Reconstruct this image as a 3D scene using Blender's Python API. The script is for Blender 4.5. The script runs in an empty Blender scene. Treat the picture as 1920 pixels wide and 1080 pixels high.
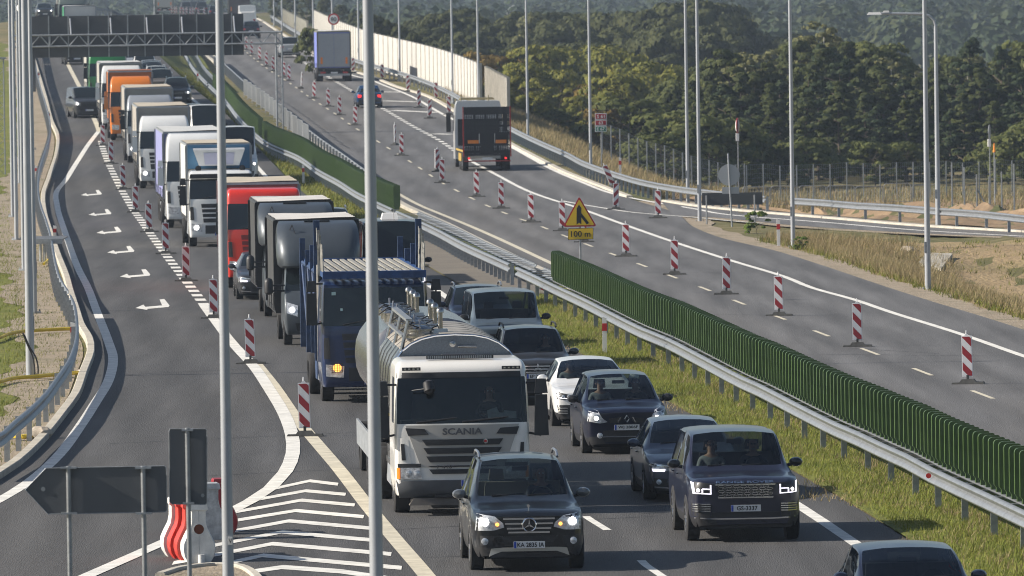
import bpy, bmesh, math, random
from mathutils import Vector, Matrix
from mathutils.bvhtree import BVHTree
R = math.radians
SC = bpy.context.scene
COL = SC.collection
random.seed(7)
# ------------------------------------------------------------- camera
F, CH, YH, ROLL = 15500.0, 9.6, -12.0, -0.0145
PITCH = math.atan((540 - YH) / F)
CAMR = Matrix.Rotation(math.pi / 2 - PITCH, 3, 'X') @ Matrix.Rotation(ROLL, 3, 'Z')
cd = bpy.data.cameras.new('camera'); cam = bpy.data.objects.new('camera', cd); COL.objects.link(cam)
cam.matrix_world = Matrix.Translation((0, 0, CH)) @ CAMR.to_4x4()
cd.sensor_width = 36; cd.lens = F / 1920 * 36; cd.clip_start = 1; cd.clip_end = 20000
cd.dof.use_dof = True; cd.dof.focus_distance = 168; cd.dof.aperture_fstop = 7.5
SC.camera = cam
# ------------------------------------------------------------- light
SUN_EL, SUN_AZ = R(30), R(-93)          # azimuth of the sun, from +Y towards +X
wd = bpy.data.worlds.new("World"); SC.world = wd; wd.use_nodes = True
nt = wd.node_tree; sky = nt.nodes.new('ShaderNodeTexSky'); sky.sky_type = 'NISHITA'; sky.sun_disc = False
sky.sun_elevation = SUN_EL; sky.sun_rotation = SUN_AZ; sky.air_density = 1.0; sky.dust_density = 1.5
bg = nt.nodes['Background']; nt.links.new(sky.outputs[0], bg.inputs[0]); bg.inputs[1].default_value = 0.068
sl = bpy.data.lights.new('sun', 'SUN'); sl.energy = 5.0; sl.angle = R(0.53); sl.color = (1.0, 0.92, 0.81)
so = bpy.data.objects.new('sun', sl); COL.objects.link(so)
sd = Vector((math.sin(SUN_AZ) * math.cos(SUN_EL), math.cos(SUN_AZ) * math.cos(SUN_EL), math.sin(SUN_EL)))
so.rotation_euler = sd.to_track_quat('Z', 'Y').to_euler()
SC.view_settings.view_transform = 'Standard'; SC.view_settings.look = 'None'; SC.view_settings.exposure = 0.72
SC.render.engine = 'CYCLES'
SC.cycles.max_bounces = 6; SC.cycles.diffuse_bounces = 2; SC.cycles.glossy_bounces = 3; SC.cycles.transparent_max_bounces = 12
SC.cycles.volume_bounces = 0; SC.cycles.use_denoising = True; SC.cycles.use_adaptive_sampling = True
SC.cycles.filter_width = 1.0
# ------------------------------------------------------------- ground profile
def interp(x, tab):
    if x <= tab[0][0]: return tab[0][1]
    for (a, va), (b, vb) in zip(tab, tab[1:]):
        if x <= b: return va + (vb - va) * (x - a) / (b - a)
    return tab[-1][1]
def smooth(t):
    t = max(0.0, min(1.0, t)); return t * t * (3 - 2 * t)
def hermite(tab):
    n = len(tab); m = []
    for i in range(n):
        if i == 0 or i == n - 1: m.append(0.0 if i == 0 else (tab[-1][1]-tab[-2][1])/(tab[-1][0]-tab[-2][0])); continue
        a = (tab[i][1] - tab[i-1][1]) / (tab[i][0] - tab[i-1][0]); b = (tab[i+1][1] - tab[i][1]) / (tab[i+1][0] - tab[i][0])
        m.append(0.0 if a * b <= 0 else 2 * a * b / (a + b))
    def f(x):
        if x <= tab[0][0]: return tab[0][1]
        if x >= tab[-1][0]: return tab[-1][1]
        for i in range(n - 1):
            if x <= tab[i+1][0]:
                h = tab[i+1][0] - tab[i][0]; t = (x - tab[i][0]) / h
                return ((2*t**3-3*t*t+1)*tab[i][1] + (t**3-2*t*t+t)*h*m[i] + (-2*t**3+3*t*t)*tab[i+1][1] + (t**3-t*t)*h*m[i+1])
    return f
PL = hermite([(0,0),(370,0),(403,.25),(434,.7),(465,1.15),(500,1.75),(560,2.85),(620,4.2),(700,5.7),(780,6.8),(880,7.6),(960,7.75),(1100,6.5),(1400,0)])
PR = hermite([(0,0),(370,0),(403,.2),(434,.5),(465,.85),(500,1.35),(560,2.15),(620,2.95),(705,4.3),(815,5.6),(1000,6.7),(1250,7.2),(1500,6.9),(1900,0)])
def unproject(px, py, prof):
    d = CAMR @ Vector((px - 960, 540 - py, -F))
    lo, hi = 60.0, 1900.0
    f = lambda Y: CH + d.z * Y / d.y - prof(Y)
    Y = lo
    while Y < hi and f(Y) > 0: Y += 4
    if Y >= hi:
        Y = min((f(y_), y_) for y_ in range(60, 1500, 10))[1]; return Vector((d.x * Y / d.y, Y, prof(Y)))
    a, b = Y - 4, Y
    for _ in range(24):
        m = (a + b) / 2
        if f(m) > 0: a = m
        else: b = m
    Y = (a + b) / 2
    return Vector((d.x * Y / d.y, Y, prof(Y)))
def GL(px, py): return unproject(px, py, PL)
def GR(px, py): return unproject(px, py, PR)
def AT(px, py, Y):          # a point seen at this pixel, at the distance Y
    d = CAMR @ Vector((px - 960, 540 - py, -F)); return Vector((d.x * Y / d.y, Y, CH + d.z * Y / d.y))
def scale_at(Y): return F / Y
def catmull(pts, step=3.0):
    P = [Vector(p) for p in pts]; out = []
    for i in range(len(P) - 1):
        p0 = P[i-1] if i else P[0] * 2 - P[1]; p1 = P[i]; p2 = P[i+1]; p3 = P[i+2] if i + 2 < len(P) else P[-1] * 2 - P[-2]
        n = max(1, int((p2 - p1).length / step))
        t0, t1 = 0.0, max((p1-p0).length, 1e-6) ** .5; t2 = t1 + max((p2-p1).length, 1e-6) ** .5; t3 = t2 + max((p3-p2).length, 1e-6) ** .5
        for k in range(n):
            t = t1 + (t2 - t1) * k / n
            A1 = p0*((t1-t)/(t1-t0)) + p1*((t-t0)/(t1-t0)); A2 = p1*((t2-t)/(t2-t1)) + p2*((t-t1)/(t2-t1)); A3 = p2*((t3-t)/(t3-t2)) + p3*((t-t2)/(t3-t2))
            B1 = A1*((t2-t)/(t2-t0)) + A2*((t-t0)/(t2-t0)); B2 = A2*((t3-t)/(t3-t1)) + A3*((t-t1)/(t3-t1))
            out.append(B1*((t2-t)/(t2-t1)) + B2*((t-t1)/(t2-t1)))
    out.append(P[-1]); return out
def path(pxs, G, step=3.0): return [Vector((p.x, p.y, (PL if G is GL else PR)(p.y))) for p in catmull([G(*p) for p in pxs], step)]
def resample(pts, step):
    out = [pts[0].copy()]; acc = 0.0
    for a, b in zip(pts, pts[1:]):
        L = (b - a).length
        while acc + L >= step:
            t = (step - acc) / L; a = a.lerp(b, t); L = (b - a).length; out.append(a.copy()); acc = 0.0
            if L < 1e-9: break
        acc += L
    return out
def tab_of(pts):
    return sorted(((p.y, p.x) for p in pts))
# ------------------------------------------------------------- materials
MATS = {}
def srgb(h):
    c = [int(h[i:i+2], 16) / 255 for i in (0, 2, 4)]
    return tuple(v / 12.92 if v <= .04045 else ((v + .055) / 1.055) ** 2.4 for v in c)
def mat(name, color, rough=.6, metal=0.0, var=0.0, vs=3.0, bump=0.0, bs=40.0, coat=0.0, emit=0.0, color2=None, detail=6.0, spec=.5, stretch=None):
    if name in MATS: return MATS[name]
    m = bpy.data.materials.new(name); m.use_nodes = True; MATS[name] = m
    n = m.node_tree.nodes; l = m.node_tree.links; b = n['Principled BSDF']
    c = srgb(color) if isinstance(color, str) else color
    b.inputs['Base Color'].default_value = (*c, 1); b.inputs['Roughness'].default_value = rough; b.inputs['Metallic'].default_value = metal
    b.inputs['Coat Weight'].default_value = coat; b.inputs['Coat Roughness'].default_value = .04; b.inputs['Specular IOR Level'].default_value = spec
    if emit: b.inputs['Emission Color'].default_value = (*c, 1); b.inputs['Emission Strength'].default_value = emit
    tc = n.new('ShaderNodeTexCoord'); src = tc.outputs['Object']
    if stretch:
        mp = n.new('ShaderNodeMapping'); mp.inputs['Scale'].default_value = stretch; l.new(src, mp.inputs[0]); src = mp.outputs[0]
    if var or color2:
        no = n.new('ShaderNodeTexNoise'); no.inputs['Scale'].default_value = vs; no.inputs['Detail'].default_value = detail; no.inputs['Roughness'].default_value = .65
        l.new(src, no.inputs['Vector'])
        rp = n.new('ShaderNodeValToRGB'); rp.color_ramp.elements[0].position = .32; rp.color_ramp.elements[1].position = .68
        lo = tuple(max(0, v * (1 - var)) for v in c); hi = (srgb(color2) if isinstance(color2, str) else color2) if color2 else tuple(min(1, v * (1 + var)) for v in c)
        rp.color_ramp.elements[0].color = (*lo, 1); rp.color_ramp.elements[1].color = (*hi, 1)
        l.new(no.outputs['Fac'], rp.inputs[0]); l.new(rp.outputs[0], b.inputs['Base Color'])
        if emit: l.new(rp.outputs[0], b.inputs['Emission Color'])
    if bump:
        nb = n.new('ShaderNodeTexNoise'); nb.inputs['Scale'].default_value = bs; nb.inputs['Detail'].default_value = 4
        l.new(src, nb.inputs['Vector'])
        bp = n.new('ShaderNodeBump'); bp.inputs['Strength'].default_value = bump; bp.inputs['Distance'].default_value = .05
        l.new(nb.outputs['Fac'], bp.inputs['Height']); l.new(bp.outputs[0], b.inputs['Normal'])
    return m
def ground_mat(name, cols, scales, rough=.95, bump=.3, bs=8.0, spec=.2, stretch=(1, 1, 1)):
    """three-scale mixture of true ground colours in world metres"""
    m = bpy.data.materials.new(name); m.use_nodes = True; MATS[name] = m
    n = m.node_tree.nodes; l = m.node_tree.links; b = n['Principled BSDF']; b.inputs['Roughness'].default_value = rough; b.inputs['Specular IOR Level'].default_value = spec
    tc = n.new('ShaderNodeTexCoord'); mp = n.new('ShaderNodeMapping'); mp.inputs['Scale'].default_value = stretch; l.new(tc.outputs['Object'], mp.inputs[0])
    prev = None
    for i, (sc, (p0, p1)) in enumerate(scales):
        no = n.new('ShaderNodeTexNoise'); no.inputs['Scale'].default_value = sc; no.inputs['Detail'].default_value = 5; no.inputs['Roughness'].default_value = .6
        l.new(mp.outputs[0], no.inputs['Vector'])
        rp = n.new('ShaderNodeValToRGB'); rp.color_ramp.elements[0].position = p0; rp.color_ramp.elements[1].position = p1
        l.new(no.outputs['Fac'], rp.inputs[0])
        mx = n.new('ShaderNodeMix'); mx.data_type = 'RGBA'
        l.new(rp.outputs[0], mx.inputs[0])
        if prev is None: mx.inputs[6].default_value = (*cols[0], 1)
        else: l.new(prev, mx.inputs[6])
        mx.inputs[7].default_value = (*cols[i + 1], 1); prev = mx.outputs[2]
    l.new(prev, b.inputs['Base Color'])
    nb = n.new('ShaderNodeTexNoise'); nb.inputs['Scale'].default_value = bs; nb.inputs['Detail'].default_value = 6
    l.new(mp.outputs[0], nb.inputs['Vector'])
    bp = n.new('ShaderNodeBump'); bp.inputs['Strength'].default_value = bump; bp.inputs['Distance'].default_value = .1
    l.new(nb.outputs['Fac'], bp.inputs['Height']); l.new(bp.outputs[0], b.inputs['Normal'])
    return m
def glass_mat(name, tint, rough=.03):
    m = bpy.data.materials.new(name); m.use_nodes = True; MATS[name] = m
    n = m.node_tree.nodes; l = m.node_tree.links; n.remove(n['Principled BSDF']); out = n['Material Output']
    t = n.new('ShaderNodeBsdfTransparent'); t.inputs[0].default_value = (*tint, 1)
    g = n.new('ShaderNodeBsdfGlossy'); g.inputs['Roughness'].default_value = rough; g.inputs[0].default_value = (.9, .95, 1, 1)
    fr = n.new('ShaderNodeFresnel'); fr.inputs[0].default_value = 1.5
    mx = n.new('ShaderNodeMixShader'); l.new(fr.outputs[0], mx.inputs[0]); l.new(t.outputs[0], mx.inputs[1]); l.new(g.outputs[0], mx.inputs[2]); l.new(mx.outputs[0], out.inputs[0])
    return m
GLASS = glass_mat('clear_window_glass', (.42, .47, .46))
M_DG = mat('dark_window_glass', (.008, .012, .014), .06, spec=.6)
M_TYRE = mat('tyre_rubber', (.012, .012, .013), .85, bump=.2, bs=60)
M_RIM = mat('alloy_rim', (.42, .43, .45), .3, .9)
M_RIMD = mat('dark_alloy_rim', (.10, .10, .11), .35, .8)
M_BLK = mat('black_plastic', (.014, .014, .016), .5, var=.3, vs=6)
M_DRK = mat('dark_underbody', (.006, .006, .007), .9)
M_CHR = mat('chrome_trim', (.75, .77, .80), .12, 1.0)
M_GALV = mat('galvanised_steel', (.27, .285, .30), .42, .55, var=.18, vs=5, bump=.05, bs=20)
M_GALV2 = mat('weathered_galvanised_steel', (.30, .32, .34), .5, .5, var=.22, vs=6)
M_PLATE = mat('plate_white', (.62, .63, .64), .5)
M_TXT = mat('letter_black', (.01, .01, .012), .5)
M_BLUE = mat('plate_blue', (.01, .05, .35), .5)
M_LAMP = mat('lit_headlight', (1.0, .97, .92), .3, emit=5.0)
M_DRL = mat('lit_running_light', (.92, .88, 1.0), .3, emit=.75)
M_AMB = mat('lit_amber_lamp', (1.0, .42, .08), .3, emit=1.6)
M_AMBO = mat('amber_lens', (.75, .22, .02), .2, coat=.6)
M_LENS = mat('clear_headlight_lens', (.48, .50, .53), .12, .2, var=.5, vs=14, coat=1)
M_RED = mat('red_lens', (.35, .01, .012), .2, coat=.8)
M_REDL = mat('lit_tail_light', (1.0, .03, .03), .3, emit=.9)
M_INT = mat('cabin_trim', (.02, .02, .022), .8, var=.3, vs=5)
M_BEIGE = mat('light_cabin_trim', (.30, .27, .22), .8)
M_SEAT = mat('seat_cloth', (.03, .03, .033), .9, var=.3, vs=10)
M_SKIN = mat('skin', (.38, .22, .16), .6, var=.08, vs=9)
M_HAIR = mat('dark_hair', (.03, .02, .015), .7)
M_HAIRG = mat('grey_hair', (.3, .29, .28), .7)
M_CLO = mat('dark_jacket', (.03, .035, .05), .85, var=.3, vs=8)
M_CLO2 = mat('grey_sweater', (.22, .23, .24), .85, var=.2, vs=8)
M_WHITE = mat('white_paint_marking', (.62, .61, .57), .75, var=.22, vs=2.2, bump=.1)
M_YELM = mat('worn_cream_marking', (.50, .46, .36), .8, var=.22, vs=2.0)
# ------------------------------------------------------------- mesh builder
class MB:
    def __init__(s): s.v = []; s.f = []
    def add(s, v, f):
        o = len(s.v); s.v += [Vector(p) for p in v]; s.f += [tuple(i + o for i in q) for q in f]; return s
    def box(s, x0, x1, y0, y1, z0, z1, tx=0, ty=0):
        v = [(x0,y0,z0),(x1,y0,z0),(x1,y1,z0),(x0,y1,z0),(x0+tx,y0+ty,z1),(x1-tx,y0+ty,z1),(x1-tx,y1-ty,z1),(x0+tx,y1-ty,z1)]
        return s.add(v, [(3,2,1,0),(4,5,6,7),(0,1,5,4),(1,2,6,5),(2,3,7,6),(3,0,4,7)])
    def cyl(s, a, b, r0, r1=None, n=10, cap=True):
        a = Vector(a); b = Vector(b); r1 = r0 if r1 is None else r1
        d = (b - a).normalized(); u = d.orthogonal().normalized(); w = d.cross(u)
        v = []
        for c, r in ((a, r0), (b, r1)):
            for k in range(n):
                t = 2 * math.pi * k / n; v.append(c + (u * math.cos(t) + w * math.sin(t)) * r)
        f = [(k, (k + 1) % n, n + (k + 1) % n, n + k) for k in range(n)]
        if cap: f += [tuple(range(n))[::-1], tuple(range(n, 2 * n))]
        return s.add(v, f)
    def tube(s, pts, r, n=6):
        for a, b in zip(pts, pts[1:]): s.cyl(a, b, r, r, n)
        return s
    def lathe(s, c, axis, prof, n=20):       # prof: (offset along axis, radius)
        c = Vector(c); d = Vector(axis).normalized(); u = d.orthogonal().normalized(); w = d.cross(u); v = []
        for o, r in prof:
            for k in range(n):
                t = 2 * math.pi * k / n; v.append(c + d * o + (u * math.cos(t) + w * math.sin(t)) * r)
        f = []
        for i in range(len(prof) - 1):
            for k in range(n): f.append((i*n+k, i*n+(k+1)%n, (i+1)*n+(k+1)%n, (i+1)*n+k))
        if prof[0][1] > 1e-4: f.append(tuple(range(n))[::-1])
        if prof[-1][1] > 1e-4: f.append(tuple(range((len(prof)-1)*n, len(prof)*n)))
        return s.add(v, f)
    def prism(s, poly, d):                    # planar polygon (3D) extruded by vector d
        poly = [Vector(p) for p in poly]; d = Vector(d); n = len(poly)
        return s.add(poly + [p + d for p in poly], [tuple(range(n)), tuple(range(2*n-1, n-1, -1))] + [(k, n+k, n+(k+1)%n, (k+1)%n) for k in range(n)])
    def extrude(s, prof, pts, up=Vector((0,0,1)), cap=True):   # prof: (lateral, z) loop ; along pts
        n = len(prof); m = len(pts); v = []
        for i, p in enumerate(pts):
            t = (pts[min(i+1, m-1)] - pts[max(i-1, 0)]); t.z = 0; t.normalize(); lat = Vector((t.y, -t.x, 0))
            v += [p + lat * a + up * b for a, b in prof]
        f = [(i*n+k, i*n+(k+1)%n, (i+1)*n+(k+1)%n, (i+1)*n+k) for i in range(m-1) for k in range(n)]
        if cap: f += [tuple(range(n))[::-1], tuple(range((m-1)*n, m*n))]
        return s.add(v, f)
    def grid(s, rows):
        n = len(rows[0]); v = [p for r in rows for p in r]
        return s.add(v, [(i*n+k, i*n+k+1, (i+1)*n+k+1, (i+1)*n+k) for i in range(len(rows)-1) for k in range(n-1)])
    def build(s, name, m, parent=None, smooth=False, loc=None):
        me = bpy.data.meshes.new(name); me.from_pydata([tuple(p) for p in s.v], [], s.f); me.validate()
        bm = bmesh.new(); bm.from_mesh(me)
        bmesh.ops.recalc_face_normals(bm, faces=bm.faces); bm.to_mesh(me); bm.free()
        if m: me.materials.append(m)
        if smooth:
            for p in me.polygons: p.use_smooth = True
            try: me.set_sharp_from_angle(angle=R(42))
            except Exception: pass
        o = bpy.data.objects.new(name, me); COL.objects.link(o)
        if parent: o.parent = parent
        if loc is not None: o.location = loc
        return o
def tag(o, label=None, cat=None, group=None, kind=None):
    if label: o['label'] = label
    if cat: o['category'] = cat
    if group: o['group'] = group
    if kind: o['kind'] = kind
    return o
def thing(name, label, cat, loc=(0,0,0), rz=0.0, group=None):
    o = bpy.data.objects.new(name, None); o.empty_display_size = .3; COL.objects.link(o)
    o.location = loc; o.rotation_euler = (0, 0, rz); return tag(o, label, cat, group)
def struct(name, mb, m, smooth=False):
    o = mb.build(name, m, None, smooth); o['kind'] = 'structure'; return o
def dup(root, loc=None, rz=None, label=None, group=None):
    r = root.copy(); COL.objects.link(r)
    if loc is not None: r.location = loc
    if rz is not None: r.rotation_euler = (0, 0, rz)
    if label: r['label'] = label
    if group: r['group'] = group
    for ch in list(root.children):
        c = ch.copy(); COL.objects.link(c); c.parent = r
        for g in list(ch.children):
            d = g.copy(); COL.objects.link(d); d.parent = c
    return r
def text_mb(body, size, bold=0.0, thick=.004):
    """letters as a mesh in the XZ plane facing -Y, centred"""
    cu = bpy.data.curves.new('t', 'FONT'); cu.body = body; cu.size = size; cu.extrude = thick; cu.offset = bold; cu.resolution_u = 3
    cu.align_x = 'CENTER'; cu.align_y = 'CENTER'
    o = bpy.data.objects.new('t', cu); COL.objects.link(o); dg = bpy.context.evaluated_depsgraph_get(); dg.update()
    me = bpy.data.meshes.new_from_object(o.evaluated_get(dg)); mb = MB()
    mb.add([(v.co.x, -v.co.z, v.co.y) for v in me.vertices], [tuple(p.vertices) for p in me.polygons])
    bpy.data.objects.remove(o); bpy.data.meshes.remove(me); bpy.data.curves.remove(cu); return mb
def fit_text(body, w, h, **k):
    mb = text_mb(body, 1.0, **k); xs = [p.x for p in mb.v]; zs = [p.z for p in mb.v]
    sx = w / (max(xs) - min(xs)); sz = h / (max(zs) - min(zs)); cx = (max(xs)+min(xs))/2; cz = (max(zs)+min(zs))/2
    for p in mb.v: p.x = (p.x - cx) * sx; p.z = (p.z - cz) * sz
    return mb
# ------------------------------------------------------------- road geometry
E1 = path([(1790,1140),(1700,1083),(1612,1025),(1500,950),(1250,800),(1080,700),(852,567),(805,535),(700,472),(620,425),(520,353),(486,317),(420,243),(385,205),(357,183),(320,150),(290,120),(262,92),(240,70),(215,52),(190,42)], GL)
KERB = path([(-60,935),(0,899),(39,873),(91,823),(125,780),(150,745),(165,702),(178,665),(175,640),(160,615),(150,585),(140,555),(130,520),(114,480),(100,440),(88,400),(86,365),(97,332),(110,290),(112,257),(101,231),(88,183),(72,130),(62,95),(55,70),(52,55),(50,45)], GL)
M1 = path([(1980,1065),(1860,1004),(1807,978),(1756,952),(1708,924),(1662,902),(1619,880),(1577,861),(1502,821),(1432,782),(1400,767),(1320,722),(1257,687),(1209,666),(1162,641),(1100,607),(1046,580),(1000,556),(947,530),(875,495),(822,465),(740,425),(680,395),(642,370),(602,347),(562,318),(507,293),(470,262),(449,239),(425,207),(400,182),(380,162),(362,140),(345,110),(325,90),(300,70),(270,52),(240,42)], GR)
KR = path([(1990,970),(1920,935),(1700,835),(1400,690),(1190,590),(1030,512),(900,450),(850,425),(762,385),(700,345),(655,312),(600,272),(560,240),(520,208),(480,180),(446,150),(420,127),(389,104),(370,80),(350,58),(330,42),(318,32)], GR)
RE = path([(2000,645),(1920,618),(1815,585),(1757,568),(1651,534),(1547,499),(1447,468),(1360,448),(1300,425),(1264,398),(1165,367),(1097,341),(1050,322),(1000,296),(960,275),(900,240),(850,210),(795,180),(745,165),(700,147),(660,134),(600,108),(560,85),(530,66),(505,50),(480,35),(455,27)], GR)
R1 = path([(2000,446),(1925,440),(1840,430),(1759,424),(1678,417),(1608,413),(1545,407),(1439,400),(1395,395),(1290,382),(1217,369),(1165,354),(1097,329),(1066,312),(1018,290),(966,264),(910,232),(857,197),(795,167),(745,150),(700,137),(660,125),(600,97),(560,73),(530,54),(505,38),(480,26)], GR)
L1 = path([(-50,905),(0,876),(23,853),(47,832),(81,796),(103,763),(122,734),(133,705),(138,680),(138,650),(133,615),(122,590),(107,562),(98,525),(91,480),(82,445),(74,420),(68,385),(70,350),(78,320),(88,290),(92,268),(90,245),(82,212),(73,180),(66,150),(60,110),(52,85),(45,60)], GL)
TE1, TK, TM1, TKR, TRE, TR1, TL1 = map(tab_of, (E1, KERB, M1, KR, RE, R1, L1))
def cross_sheet(name, fl, fr, prof, y0, y1, m, dz, dy=3.0, nx=4, lat=None):
    rows = []; y = y0
    while y <= y1:
        a, b = fl(y), fr(y); rows.append([Vector((a + (b - a) * k / nx, y, prof(y) + dz)) for k in range(nx + 1)]); y += dy
    mb = MB(); mb.grid(rows); o = struct(name, mb, m)
    if lat:
        at = o.data.attributes.new('lane_offset', 'FLOAT', 'POINT')
        for i, v in enumerate(o.data.vertices): at.data[i].value = v.co.x - lat(v.co.y)
    return o
def asphalt(name, base, brown, wear_ax=None, seams=True):
    m = ground_mat(name, [tuple(v * .72 for v in base), tuple(v * 1.18 for v in base), brown, tuple(v * 1.35 for v in base)],
        [(1.3, (.35, .68)), (.10, (.5, .85)), (26.0, (.56, .74))], rough=.82, bump=.25, bs=45, spec=.35, stretch=(1, .05, 1))
    # wheel tracks polished by traffic, 1.8 m apart across the lanes, broken up by noise
    n = m.node_tree.nodes; l = m.node_tree.links; b = n['Principled BSDF']; at = n.new('ShaderNodeAttribute'); at.attribute_name = 'lane_offset'
    mu = n.new('ShaderNodeMath'); mu.operation = 'MULTIPLY'; mu.inputs[1].default_value = 2*math.pi/1.8; l.new(at.outputs['Fac'], mu.inputs[0])
    co = n.new('ShaderNodeMath'); co.operation = 'COSINE'; l.new(mu.outputs[0], co.inputs[0])
    tc = n.new('ShaderNodeTexCoord'); mp = n.new('ShaderNodeMapping'); mp.inputs['Scale'].default_value = (.4, .02, 1); l.new(tc.outputs['Object'], mp.inputs[0])
    no = n.new('ShaderNodeTexNoise'); no.inputs['Scale'].default_value = 1.0; l.new(mp.outputs[0], no.inputs['Vector'])
    m2 = n.new('ShaderNodeMath'); m2.operation = 'MULTIPLY'; l.new(co.outputs[0], m2.inputs[0]); l.new(no.outputs['Fac'], m2.inputs[1])
    mr = n.new('ShaderNodeMapRange'); mr.inputs['From Min'].default_value = -.6; mr.inputs['From Max'].default_value = .6; mr.inputs['To Min'].default_value = .80; mr.inputs['To Max'].default_value = 1.13; l.new(m2.outputs[0], mr.inputs['Value'])
    vm = n.new('ShaderNodeVectorMath'); vm.operation = 'SCALE'; src = b.inputs['Base Color'].links[0].from_socket; l.new(src, vm.inputs[0]); l.new(mr.outputs[0], vm.inputs['Scale']); l.new(vm.outputs[0], b.inputs['Base Color'])
    return m
M_ASL = asphalt('left_road_asphalt', (.066, .065, .065), (.082, .077, .070))
M_ASR = asphalt('right_road_asphalt', (.106, .105, .106), (.135, .122, .106))
M_CONC = mat('kerb_concrete', (.42, .39, .33), .9, var=.2, vs=1.5, bump=.3, bs=12)
M_GRAV = ground_mat('gravel_verge', [(.22,.18,.13),(.34,.28,.205),(.13,.12,.06),(.40,.36,.30)], [(1.2,(.35,.7)),(.35,(.55,.75)),(14.0,(.5,.72))], bump=.7, bs=16)
M_SAND = ground_mat('sandy_bank', [(.19,.13,.08),(.29,.205,.125),(.11,.09,.05),(.15,.11,.07)], [(.25,(.35,.7)),(.12,(.55,.75)),(3.0,(.5,.75))], bump=1.0, bs=2.5)
M_GRASS = ground_mat('grass_ground', [(.11,.125,.024),(.18,.185,.04),(.24,.20,.085),(.08,.10,.02)], [(.8,(.35,.7)),(.16,(.55,.78)),(9.0,(.5,.7))], bump=.8, bs=12)
M_VALL = ground_mat('meadow_ground', [(.10,.095,.035),(.19,.15,.075),(.07,.08,.025),(.24,.19,.11)], [(.05,(.35,.65)),(.02,(.4,.65)),(.6,(.5,.75))], bump=.6, bs=2)
# asphalt
cross_sheet('road', lambda y: interp(y, TK), lambda y: interp(y, TE1) + (1.0 if y > 165 else 1.0), PL, 112, 1100, M_ASL, 0.0, lat=lambda y: interp(y, TE1))
cross_sheet('road', lambda y: interp(y, TKR), lambda y: interp(y, TRE), PR, 150, 1500, M_ASR, 0.0, lat=lambda y: interp(y, TKR) + 1.0)
cross_sheet('road', lambda y: interp(y, TK), lambda y: interp(y, TE1) + 1.0, lambda y: 0.0, 60, 112, M_ASL, 0.0)
# slip road on the right
rt = path([(2000,440),(1920,436),(1739,426),(1547,410),(1360,394),(1290,386),(1240,378)], GR, 2); rb = path([(2000,450),(1920,445),(1739,438),(1506,424),(1418,415),(1340,408),(1262,404)], GR, 2)
def rs(p, n):
    L = sum((b-a).length for a, b in zip(p, p[1:])); q = resample(p, L / n * .9999); return (q + [p[-1]])[:n+1]
a_, b_ = rs(rt, 60), rs(rb, 60); mb = MB(); mb.grid([[p.lerp(q, k / 4) + Vector((0,0,.004)) for k in range(5)] for p, q in zip(a_, b_)]); struct('slip_road', mb, M_ASR)
# kerbs
def kerb(name, pts, w, h, m=M_CONC):
    mb = MB(); mb.extrude([(-w/2,-.15),(w/2,-.15),(w/2,h-.02),(w/2-.02,h),(-w/2+.02,h),(-w/2,h-.02)], pts); return struct(name, mb, m)
def off(pts, d, dz=0.0):
    out = []
    for i, p in enumerate(pts):
        t = pts[min(i+1, len(pts)-1)] - pts[max(i-1, 0)]; t.z = 0; t.normalize(); out.append(p + Vector((t.y, -t.x, 0)) * d + Vector((0,0,dz)))
    return out
kerb('kerb', off(KERB, -.11), .22, .13)
kerb('kerb', off([p for p in KR if p.y > 150], -.16), .32, .10)
kerb('kerb', off(rt, .2), .4, .08)
kerb('kerb', off([p for p in RE if p.y > 383], .14), .3, .10)
# verges
def strip(name, fl, fr, y0, y1, m, dz, prof=PL): return cross_sheet(name, fl, fr, prof, y0, y1, m, dz, 3.0, 3)
# ------------------------------------------------------------- terrain
VR = [(0,0),(330,0),(345,-.1),(430,-2.2),(700,-4),(1000,-8),(9000,-8)]
VL = [(0,-.15),(300,-.3),(420,-.5),(560,.4),(700,1.2),(900,2.0),(1200,-2),(1500,-8),(9000,-8)]
def terrain(X, Y):
    xm, xl, xr = interp(Y, TM1), interp(Y, TK), interp(Y, TRE)
    zr = PL(Y) + (PR(Y) - PL(Y)) * smooth((X - xm + 3) / 3.5)
    if Y > 1400: zr = PR(Y)
    if Y > 1500: zr = zr + (-8 - zr) * smooth((Y - 1500) / 300)
    if X > xr: d = X - xr; V = interp(Y, VR)
    else: d = max(xl - X, 0); V = interp(Y, VL)
    w = smooth((d - (3.2 if X < xl else 1.0)) / (5 + 2.2 * abs(zr - V)))
    z = zr + (V - zr) * w - .06
    if X > xr and 215 < Y < 312:
        rr = smooth((d - 1.2) / 5) * smooth((interp(Y, TR1) if Y > 325 else 60 - X) / 10) * smooth((Y - 215) / 30) * smooth((312 - Y) / 22)
        z -= 1.5 * rr
    if X > xr + 2.5:
        z += .10 * (math.sin(X * 1.7 + Y * .31) * math.sin(Y * .23 + X * .4)) * smooth((d - 2.5) / 4)
        if 345 < Y < 425: z += (.45 * math.sin(X * .9 + 2 * math.sin(Y * .12)) * math.sin(Y * .17 + X * .2) + .35 * math.sin(X * 2.3 + Y * .4)) * smooth((Y - 345) / 12) * smooth((425 - Y) / 15)
    if -2.5 < X - interp(Y, TE1) - 1.0 and X < xm + .5 and Y < 700: z += .035
    return z
def terrain_at(px, py):
    d = CAMR @ Vector((px - 960, 540 - py, -F)); Y = 100.0
    while Y < 3000:
        X = d.x * Y / d.y
        if CH + d.z * Y / d.y < terrain(X, Y): break
        Y += 1.0
    return Vector((d.x * Y / d.y, Y, terrain(d.x * Y / d.y, Y)))
ys = [-2500., -1200., -500., -200., -60., 0.] + [float(y) for y in range(60, 700, 3)] + [float(y) for y in range(700, 1500, 8)] + [float(y) for y in range(1500, 2400, 60)] + [3000., 4200., 6500., 9500.]
rows = []
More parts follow.
